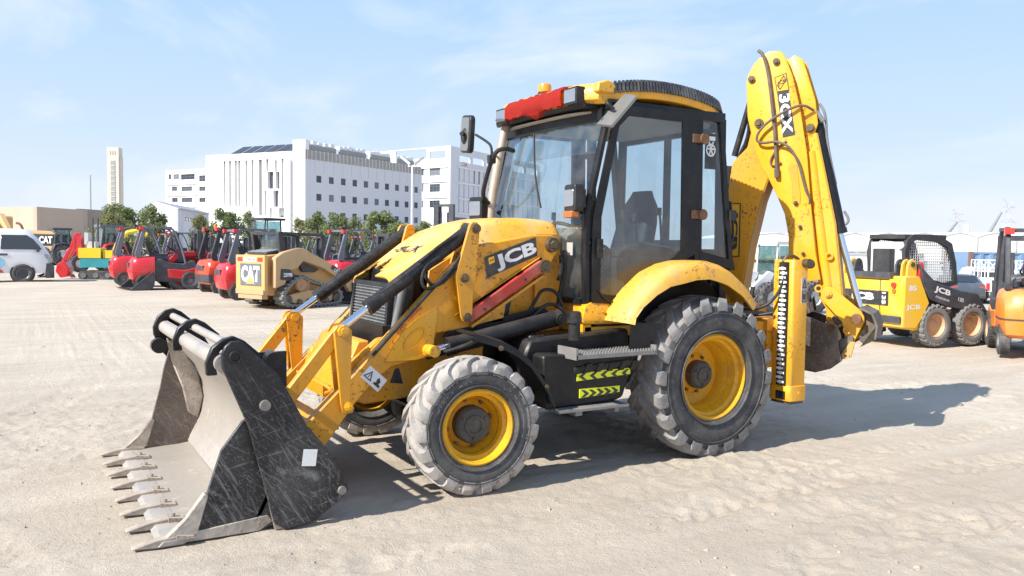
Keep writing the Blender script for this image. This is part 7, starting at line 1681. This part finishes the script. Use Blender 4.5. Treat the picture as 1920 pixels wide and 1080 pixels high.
# ---------------------------------------------------------------- white van cut by the left picture edge
def van():
    t = thing('delivery_van', 'white van with blue and red side graphics cut off by the left edge', 'van', place(43,531,heading(.86,.51),1.28,-.8,1.06), heading(.86,.51), None, 1.06)
    SEC = [(-2.4,.40,1.92,.82),(-1.5,.38,1.98,.84),(.0,.36,1.98,.84),(1.25,.36,1.97,.84),(1.50,.36,1.91,.84),(1.76,.36,1.66,.835),(1.98,.36,1.34,.825),(2.12,.36,1.10,.80),(2.20,.36,.90,.77),(2.23,.38,.62,.72)]
    def sec(x, z0, zt, w):
        h = zt-z0; return [(x,-w*.96,z0),(x,-w,z0+h*.25),(x,-w*.99,z0+h*.55),(x,-w*.90,z0+h*.90),(x,-w*.78,z0+h*.985),(x,0,zt),(x,w*.78,z0+h*.985),(x,w*.90,z0+h*.90),(x,w*.99,z0+h*.55),(x,w,z0+h*.25),(x,w*.96,z0)]
    g = G(); g.loft([sec(*q) for q in SEC], close=True, caps=True); g.obj('body', 'vanwhite', t, ang=45)
    for s in (-1,1):
        g = G(); g.prism([(.62,1.22),(.64,1.74),(1.42,1.74),(1.62,1.60),(1.90,1.22)], s*.856, s*.815, .01); w = g.obj('front_window', 'carglass', t)
        for v in w.data.vertices: v.co.y -= s*max(0,(v.co.z-1.16))*.11
        g = G(); g.prism([(-1.9,1.2),(-1.9,1.76),(.40,1.76),(.40,1.2)], s*.856, s*.815, .01); w = g.obj('side_window', 'carglass', t)
        for v in w.data.vertices: v.co.y -= s*max(0,(v.co.z-1.16))*.11
        g = G(); g.prism([(1.95,.78),(1.97,1.06),(2.10,1.04),(2.22,.86),(2.22,.76)], s*.80, s*.72, .01); g.obj('headlamp', 'lens', t)
        g = G(); g.prism([(1.70,.20),(1.95,.30),(2.0,.74),(2.25,.74),(2.28,.42),(2.2,.20)], s*.83, s*.55, .03); g.obj('bumper_corner', 'fdark', t)
        g = G(); g.prism([(-.6,.52),(-.6,.95),(.5,.98),(.72,.86),(.74,.66),(.6,.54)], s*.846, s*.838, 0); g.obj('blue_graphic', 'vanblue', t)
        g = G(); g.prism([(-2.3,.36),(-2.3,.48),(.62,.50),(.70,.38)], s*.848, s*.838, 0); g.obj('red_stripe', 'fred', t)
        g = G(); g.box(.38,.50,s*.842-.012,s*.842+.012,.98,1.04,.008); g.box(.58,.82,s*.842-.012,s*.842+.012,1.0,1.07,.01); g.obj('door_handle', 'fdark', t)
        g = G(); g.box(.46,.475,s*.842-.004,s*.842+.004,.5,1.8,0); g.obj('door_seam', 'fgrey', t)
        g = G(); g.box(1.72,1.82,s*.87-.06,s*.87+.06,1.14,1.36,.03); g.obj('side_mirror', 'fdark', t)
        for x in (1.28,-1.4):
            g = G(); g.lathe([(.40,-.01),(.40,.01),(.001,.01)], (x,s*.835,.36), 'y', 24); g.obj('wheel_arch', 'fdark', t)
            sw(t, x, s*.76, .345, .345, .21, 'alloy', 'tyre_far', .62)
    g = G(); g.box(2.0,2.28,-.74,.74,.18,.62,.05); g.obj('front_bumper', 'fdark', t)
van()
# ---------------------------------------------------------------- yellow skid steer on the right
def skid_steer():
    t = thing('skid_steer', 'yellow skid steer with mesh-sided black cab, right of the digging arm', 'skid steer', place(1750,648,heading(.93,.36),.12,-.80), heading(.93,.36), None, 1.0)
    # rear engine box
    g = G(); g.prism([(-0.63,.42),(-0.7,.70),(-0.7,1.18),(-0.58,1.22),(-.10,1.28),(-.10,.30),(-0.38,.28)], -.80, .80, .03); b = g.obj('engine_box', 'skidyellow', t)
    g = G(); g.prism([(-.66,.34),(-.66,1.26),(-.30,1.26),(-.05,.78),(-.24,.46),(-.36,.32)], -.84, .84, .02); g.obj('side_body', 'skidyellow', t)
    g = G(); g.box(-.74,-.28,-.58,.45,1.22,1.32,.03); g.obj('engine_cover', 'fdark', t)
    g = G(); g.box(-0.71,-0.685,-.80,.80,.42,.54,.01); g.obj('rear_bumper', 'fdark', t)
    g = G(); g.box(-0.715,-0.69,-.52,.52,.72,.98,.006); pl = g.obj('nameplate', 'signblack', b)
    letter('JCB', 'white', pl, (-0.718,.10,.85), (0,-1,0), (-1,0,0), .17, .60, .05)
    letter('135', 'white', pl, (-0.718,-.43,.85), (0,0,-1), (-1,0,0), .09, .22, .03)
    g = G(); g.box(-0.712,-0.708,-.335,-.325,.44,1.2); g.obj('door_seam', 'signblack', b)
    for s in (-1,1):
        g = G(); g.box(-0.71,-0.69,s*.66-.12,s*.66+.12,.92,1.20,.01); lp = g.obj('lamp_panel', 'lemon', b)
        g = G(); g.cyl((-0.71,s*.66,1.10),(-0.75,s*.66,1.10),.05,n=14); g.obj('red_lamp', 'lampred', lp); g = G(); g.cyl((-0.71,s*.66,.99),(-0.73,s*.66,.99),.045,n=14); g.obj('amber_lamp', 'orange_worn', lp)
        letter('JCB', 'white', t, (-.44,s*.8425,.70), (1,0,0) if s < 0 else (-1,0,0), (0,s,0), .11, .34, .03)
        letter('85', 'white', t, (-.47,s*.8425,1.05), (1,0,0) if s < 0 else (-1,0,0), (0,s,0), .10, .18, .03)
        sw(t, .12, s*.72, .37, .37, .30, 'tanrim', 'tyre_pale', .60, True); sw(t, 1.02, s*.72, .37, .37, .30, 'tanrim', 'tyre_pale', .60, True)
        g = G(); g.box(-.3,1.2,s*.55-.1,s*.55+.1,.28,.62,.02); g.obj('lower_frame', 'catdusty', t)
        # hinge tower with round-topped plates
        for dy in (0,.12,.26):
            y = s*(.76-dy); g = G(); g.prism([(-.56,1.2),(-.54,1.46),(-.50,1.54),(-.42,1.57),(-.35,1.52),(-.32,1.40),(-.32,1.2)], y-.02, y+.02, .008); g.obj('hinge_plate', 'skidyellow' if dy < .2 else 'fdark', t)
        g = G(); g.cyl((-.43,s*.80,1.47),(-.43,s*.48,1.47),.045,n=14); g.obj('hinge_pin', 'greasecap', t)
        g = G(); g.prism([(-.30,1.18),(-.26,1.52),(-.18,1.50),(-.14,1.14)], s*.80, s*.74, .01); g.obj('red_lock_bar', 'fred', t)
        # cab side: frame, mesh
        A = [(-.46,1.30),(-.50,1.70),(-.44,1.92),(-.30,2.02),(.40,1.98),(.66,1.86),(.78,1.50),(.84,1.10),(.52,1.02),(.0,1.12)]
        Bn = [(-.36,1.36),(-.40,1.70),(-.34,1.84),(-.24,1.92),(.34,1.88),(.55,1.78),(.68,1.48),(.74,1.16),(.50,1.12),(.02,1.22)]
        A, Bn = [(x+.22,z) for x, z in A], [(x+.22,z) for x, z in Bn]
        g = G(); g.ring(A, Bn, s*.46, s*.38); cf = g.obj('cab_side_frame', 'seatblack', t)
        g = G()
        def inside(x, z):
            c = False; n = len(Bn)
            for i in range(n):
                (x1,z1),(x2,z2) = Bn[i], Bn[(i+1) % n]
                if (z1 > z) != (z2 > z) and x < (x2-x1)*(z-z1)/(z2-z1)+x1: c = not c
            return c
        for k in range(24):
            x = -.18+k*.05; zz_ = [z for z in np.arange(1.1,1.95,.01) if inside(x,z)]
            if len(zz_) > 2: g.box(x-.005,x+.005,s*.42-.005,s*.42+.005,float(zz_[0]),float(zz_[-1]))
        for k in range(17):
            z = 1.12+k*.05; xx = [x for x in np.arange(-.25,1.05,.01) if inside(x,z)]
            if len(xx) > 2: g.box(float(xx[0]),float(xx[-1]),s*.42-.005,s*.42+.005,z-.005,z+.005)
        tag(g.obj('mesh_guard', 'palegrey', cf, split=False), kind='stuff')
        # black side boom with lettering
        g = G(); g.prism([(-.30,1.50),(-.22,1.40),(.12,1.14),(.72,1.0),(1.15,.94),(1.42,.60),(1.55,.28),(1.35,.26),(1.15,.52),(.72,.66),(.35,.72),(-.02,.84),(-.20,1.10)], s*.83, s*.66, .015); bm2 = g.obj('lift_boom', 'fdark', t)
        dz = -.26; r_ = Vector((1,0,dz)) if s < 0 else Vector((-1,0,-dz))
        letter('JCB', 'white', bm2, (.26,s*.8325,.985), r_, (0,s,0), .13, .40, .04); letter('POWER BOOM', 'white', bm2, (.26,s*.8325,.855), r_, (0,s,0), .04, .34, .01); letter('135', 'white', bm2, (.72,s*.8325,.83), r_, (0,s,0), .07, .14, .02)
    g = G(); g.box(-.26,.77,-.42,.42,1.94,2.02,.03); g.obj('cab_roof', 'seatblack', t)
    g = G(); g.box(-.25,-.22,-.38,.38,1.30,1.88,0); g.obj('rear_window', 'palegrey', t)
    g = G(); g.box(-.18,.9,-.38,.38,.62,1.10,.03); g.obj('cab_floor', 'fdark', t)
    g = G(); g.box(-.3,.15,-.2,.2,1.1,1.22,.04); g.box(-.38,-.26,-.2,.2,1.2,1.75,.04); g.obj('seat', 'seatblack', t)
    g = G(); g.lathe([(.001,-.02),(.05,-.02),(.06,.0),(.05,.05)], (-.28,-.36,1.80), 'x', 16); g.obj('rear_work_lamp', 'white', t)
    g = G(); g.prism([(1.55,.05),(1.5,.55),(1.58,.58),(1.75,.25),(2.1,.06)], -.85, .85, .01); g.obj('bucket', 'fdark', t)
skid_steer()
# box body of a parked truck behind the skid steer
def box_truck():
    t = thing('box_truck', 'truck with pale grey box body parked behind the yellow skid steer', 'truck', place(1672,562), heading(.95,.3), None, .9)
    g = G(); g.box(-2.6,1.2,-1.0,1.0,.9,2.55,.03); g.obj('box_body', 'palegrey', t); g = G(); g.box(-2.64,1.24,-1.04,1.04,2.55,2.72,.04); g.obj('roof_cap', 'roofgrey', t)
    for s in (-1,1):
        for x in (-2.6,1.2): g = G(); g.box(x-.05,x+.05,s*1.0-.05,s*1.0+.05,.9,2.6,.01); g.obj('corner_post', 'greymetal', t)
        sw(t,-1.6,s*.85,.45,.45,.28,'palegrey'); sw(t,2.2,s*.85,.45,.45,.28,'palegrey')
    g = G(); g.prism([(1.4,.6),(1.4,2.3),(2.5,2.3),(2.9,1.4),(2.95,.6)], -.95,.95,.06); g.obj('cab', 'vanwhite', t)
    g = G(); g.box(-2.6,2.9,-.5,.5,.6,.9,.03); g.obj('chassis', 'fdark', t)
box_truck()
wheel_loader('white loader with glazed cab seen between the cab and the raised digging arm', place(1452,585), heading(-.8,-.4), 'vanwhite', .72, cabm='palegrey')
# shipping containers
def container(label, px, py, d, L, paint, rz, end='contbrown'):
    t = thing('shipping_container', label, 'container', W(px_r(px,d),d,float(yard_drop(*W(px_r(px,d),d)[:2]))), rz, None); h = 2.6
    for s in (-1,1):
        g = G(); n = int(L/.3); rows = []
        for k in range(n*2+1): x = L*k/(n*2); o = .0 if (k//1) % 4 in (0,1) else .06; rows.append([(x, s*(1.2-o), .1), (x, s*(1.2-o), h-.1)])
        g.loft(rows); g.obj('corrugated_side', paint, t, ang=20)
    g = G(); g.box(0,L,-1.2,1.2,h-.1,h,.02); g.obj('roof', paint, t); g = G(); g.box(0,L,-1.2,1.2,0,.12,.02); g.obj('floor', 'fdark', t)
    for x in (0,L):
        for s in (-1,1): g = G(); g.box(x-.09,x+.09,s*1.2-.09,s*1.2+.09,0,h+.02,.01); g.obj('corner_post', end, t)
        g = G(); g.box(x-.03,x+.03,-1.1,1.1,.1,h-.1,.01); g.obj('end_door', paint, t)
container('blue corrugated shipping container behind the white pickup', 1797, 0, 48., 9.0, 'contblue', heading(1,.06))
container('pale grey shipping container seen behind the digging bucket ram', 1545, 0, 46., 4.0, 'palegrey', heading(1,.1), 'greymetal')
# white pickup with a tall lattice cage
def pickup():
    t = thing('pickup_truck', 'white pickup seen from behind with a tall white lattice cage', 'pickup', place(1843,566), heading(.10,1), None, 1.0)
    g = G(); g.box(-2.3,-.3,-.85,.85,.62,1.18,.03); g.obj('load_bed', 'vanwhite', t)
    tg = G(); tg.box(-2.36,-2.30,-.76,.76,.62,1.16,.02); tg = tg.obj('tailgate', 'vanwhite', t)
    g = G(); g.box(-2.40,-2.365,-.50,.50,.72,.86,.003); hz = g.obj('hazard_board', 'lemon', tg)
    for k in range(9): y = .42-k*.105; s = 1 if k < 4 else -1; g = G(); g.prism([(y,.79),(y-s*.04,.85),(y-s*.07,.85),(y-s*.03,.79),(y-s*.07,.73),(y-s*.04,.73)], -2.404, -2.40, 0, 'x'); g.obj('chevron', 'signblack', hz)
    g = G(); g.box(-2.5,-2.3,-.85,.85,.42,.58,.03); g.obj('rear_bumper', 'palegrey', t); g = G(); g.box(-2.515,-2.5,-.45,-.05,.46,.58,0); g.obj('licence_plate', 'white', t)
    for s in (-1,1):
        g = G(); g.box(-2.35,-2.28,s*.82-.08,s*.82+.08,.70,1.05,.02); g.obj('tail_lamp', 'lampred', t)
        sw(t,-1.5,s*.74,.36,.36,.24,'alloy'); sw(t,1.6,s*.74,.36,.36,.24,'alloy')
    g = G(); rows = []
    for x, z, w in ((-.35,1.2,.84),(-.30,1.75,.70),(.3,1.80,.70),(.9,1.72,.70),(1.35,1.2,.82),(2.3,1.02,.80),(2.45,.6,.78)): rows.append([(x,-.84 if z > 1 else -w,.5),(x,-w,z),(x,w,z),(x,.84 if z > 1 else w,.5)])
    g.loft(rows, close=True, caps=True); g.obj('cabin', 'vanwhite', t); g = G(); g.box(-.40,-.345,-.6,.6,1.28,1.66,.02); g.obj('rear_window', 'carglass', t)
    g = G(); g.box(-2.2,2.3,-.6,.6,.4,.62,.03); g.obj('chassis', 'fdark', t)
    # cage
    def bar(a, b, r=.022): g = G(); g.cyl(a, b, r, n=6); g.obj('cage_bar', 'bwhite', t)
    for x in (-2.28,-.4):
        for y in np.linspace(-.82,.82,5): bar((x,float(y),1.18),(x,float(y),2.15))
        for z in (1.24,1.6,2.15): bar((x,-.82,z),(x,.82,z))
        for k in range(4): y0, y1 = -.82+k*.41, -.41+k*.41; bar((x,y0,1.62),(x,y1,2.13),.014); bar((x,y1,1.62),(x,y0,2.13),.014)
    for s in (-1,1):
        for z in (1.24,1.6,2.15): bar((-2.28,s*.82,z),(-.4,s*.82,z))
        for x in np.linspace(-1.9,-.8,4): bar((float(x),s*.82,1.18),(float(x),s*.82,2.15))
pickup()
def parked_car():
    t = thing('parked_car', 'dark parked car with red tail lamps between skid steer and pickup', 'car', place(1792,566), heading(.25,.97), None, 1.0)
    SEC = [(-2.2,.45,.80,.72,.72),(-2.05,.30,.98,.80,.74),(-1.6,.28,1.05,.83,.76),(-1.15,.28,1.38,.84,.62),(-.2,.28,1.45,.85,.62),(.55,.28,1.36,.85,.62),(1.15,.28,.98,.84,.76),(1.9,.30,.84,.80,.72),(2.15,.42,.66,.72,.66)]
    rows = [[(x,-w,z0),(x,-w*1.0,z0+.32),(x,-wt,zt-.03),(x,-wt*.8,zt),(x,wt*.8,zt),(x,wt,zt-.03),(x,w,z0+.32),(x,w,z0)] for x, z0, zt, w, wt in SEC]
    g = G(); g.loft(rows, close=True, caps=True); g.obj('body', 'carpaint', t, ang=50)
    g = G(); g.face([(-1.62,-.60,1.07),(-1.62,.60,1.07),(-1.18,.52,1.37),(-1.18,-.52,1.37)])
    for v in g.bm.verts: v.co.x -= .012; v.co.z += .012
    g.obj('rear_window', 'carglass', t)
    for s in (-1,1):
        g = G(); g.prism([(-1.45,1.06),(-1.1,1.34),(.5,1.33),(1.0,1.03)], s*.80, s*.72, .01); w = g.obj('side_window', 'carglass', t)
        for v in w.data.vertices: v.co.y -= s*max(0,v.co.z-1.0)*.42
        g = G(); g.box(-2.17,-2.08,s*.60-.13,s*.60+.13,.74,.88,.02); g.obj('tail_lamp', 'lampred', t)
        for x in (-1.35,1.35): sw(t,x,s*.74,.32,.32,.21,'alloy','tyre_far',.62)
    g = G(); g.box(-2.24,-2.12,-.7,.7,.42,.62,.04); g.obj('rear_bumper', 'fdark', t)
M['carpaint'] = mat('dark_car_paint', (.055,.07,.09), .2, coat=.6, dirt=(.2,.2,.2), amt=.3, scale=2)
parked_car()
def suv(label, px, py, rz, paint):
    t = thing('parked_jeep', label, 'car', place(px, py), rz)
    g = G(); g.box(-1.8,1.8,-.8,.8,.45,1.05,.06); g.obj('lower_body', paint, t); g = G(); g.prism([(-1.75,1.03),(-1.6,1.75),(.5,1.75),(.95,1.03)], -.74,.74,.05); g.obj('cabin', paint, t)
    for s in (-1,1):
        g = G(); g.prism([(-1.5,1.12),(-1.42,1.62),(.42,1.62),(.72,1.12)], s*.752,s*.74,.005); g.obj('side_window', 'carglass', t)
        for x in (-1.1,1.2): sw(t,x,s*.72,.36,.36,.24,'alloy')
    g = G(); g.box(-1.80,-1.74,-.6,.6,1.15,1.6,.02); g.obj('rear_window', 'carglass', t)
suv('white jeep parked behind the dark car beside the container', 1772, 545, heading(.9,.4), 'vanwhite')
suv('pale car parked far back behind the row of forklifts', 452, 500, heading(.95,.2), 'vanwhite')
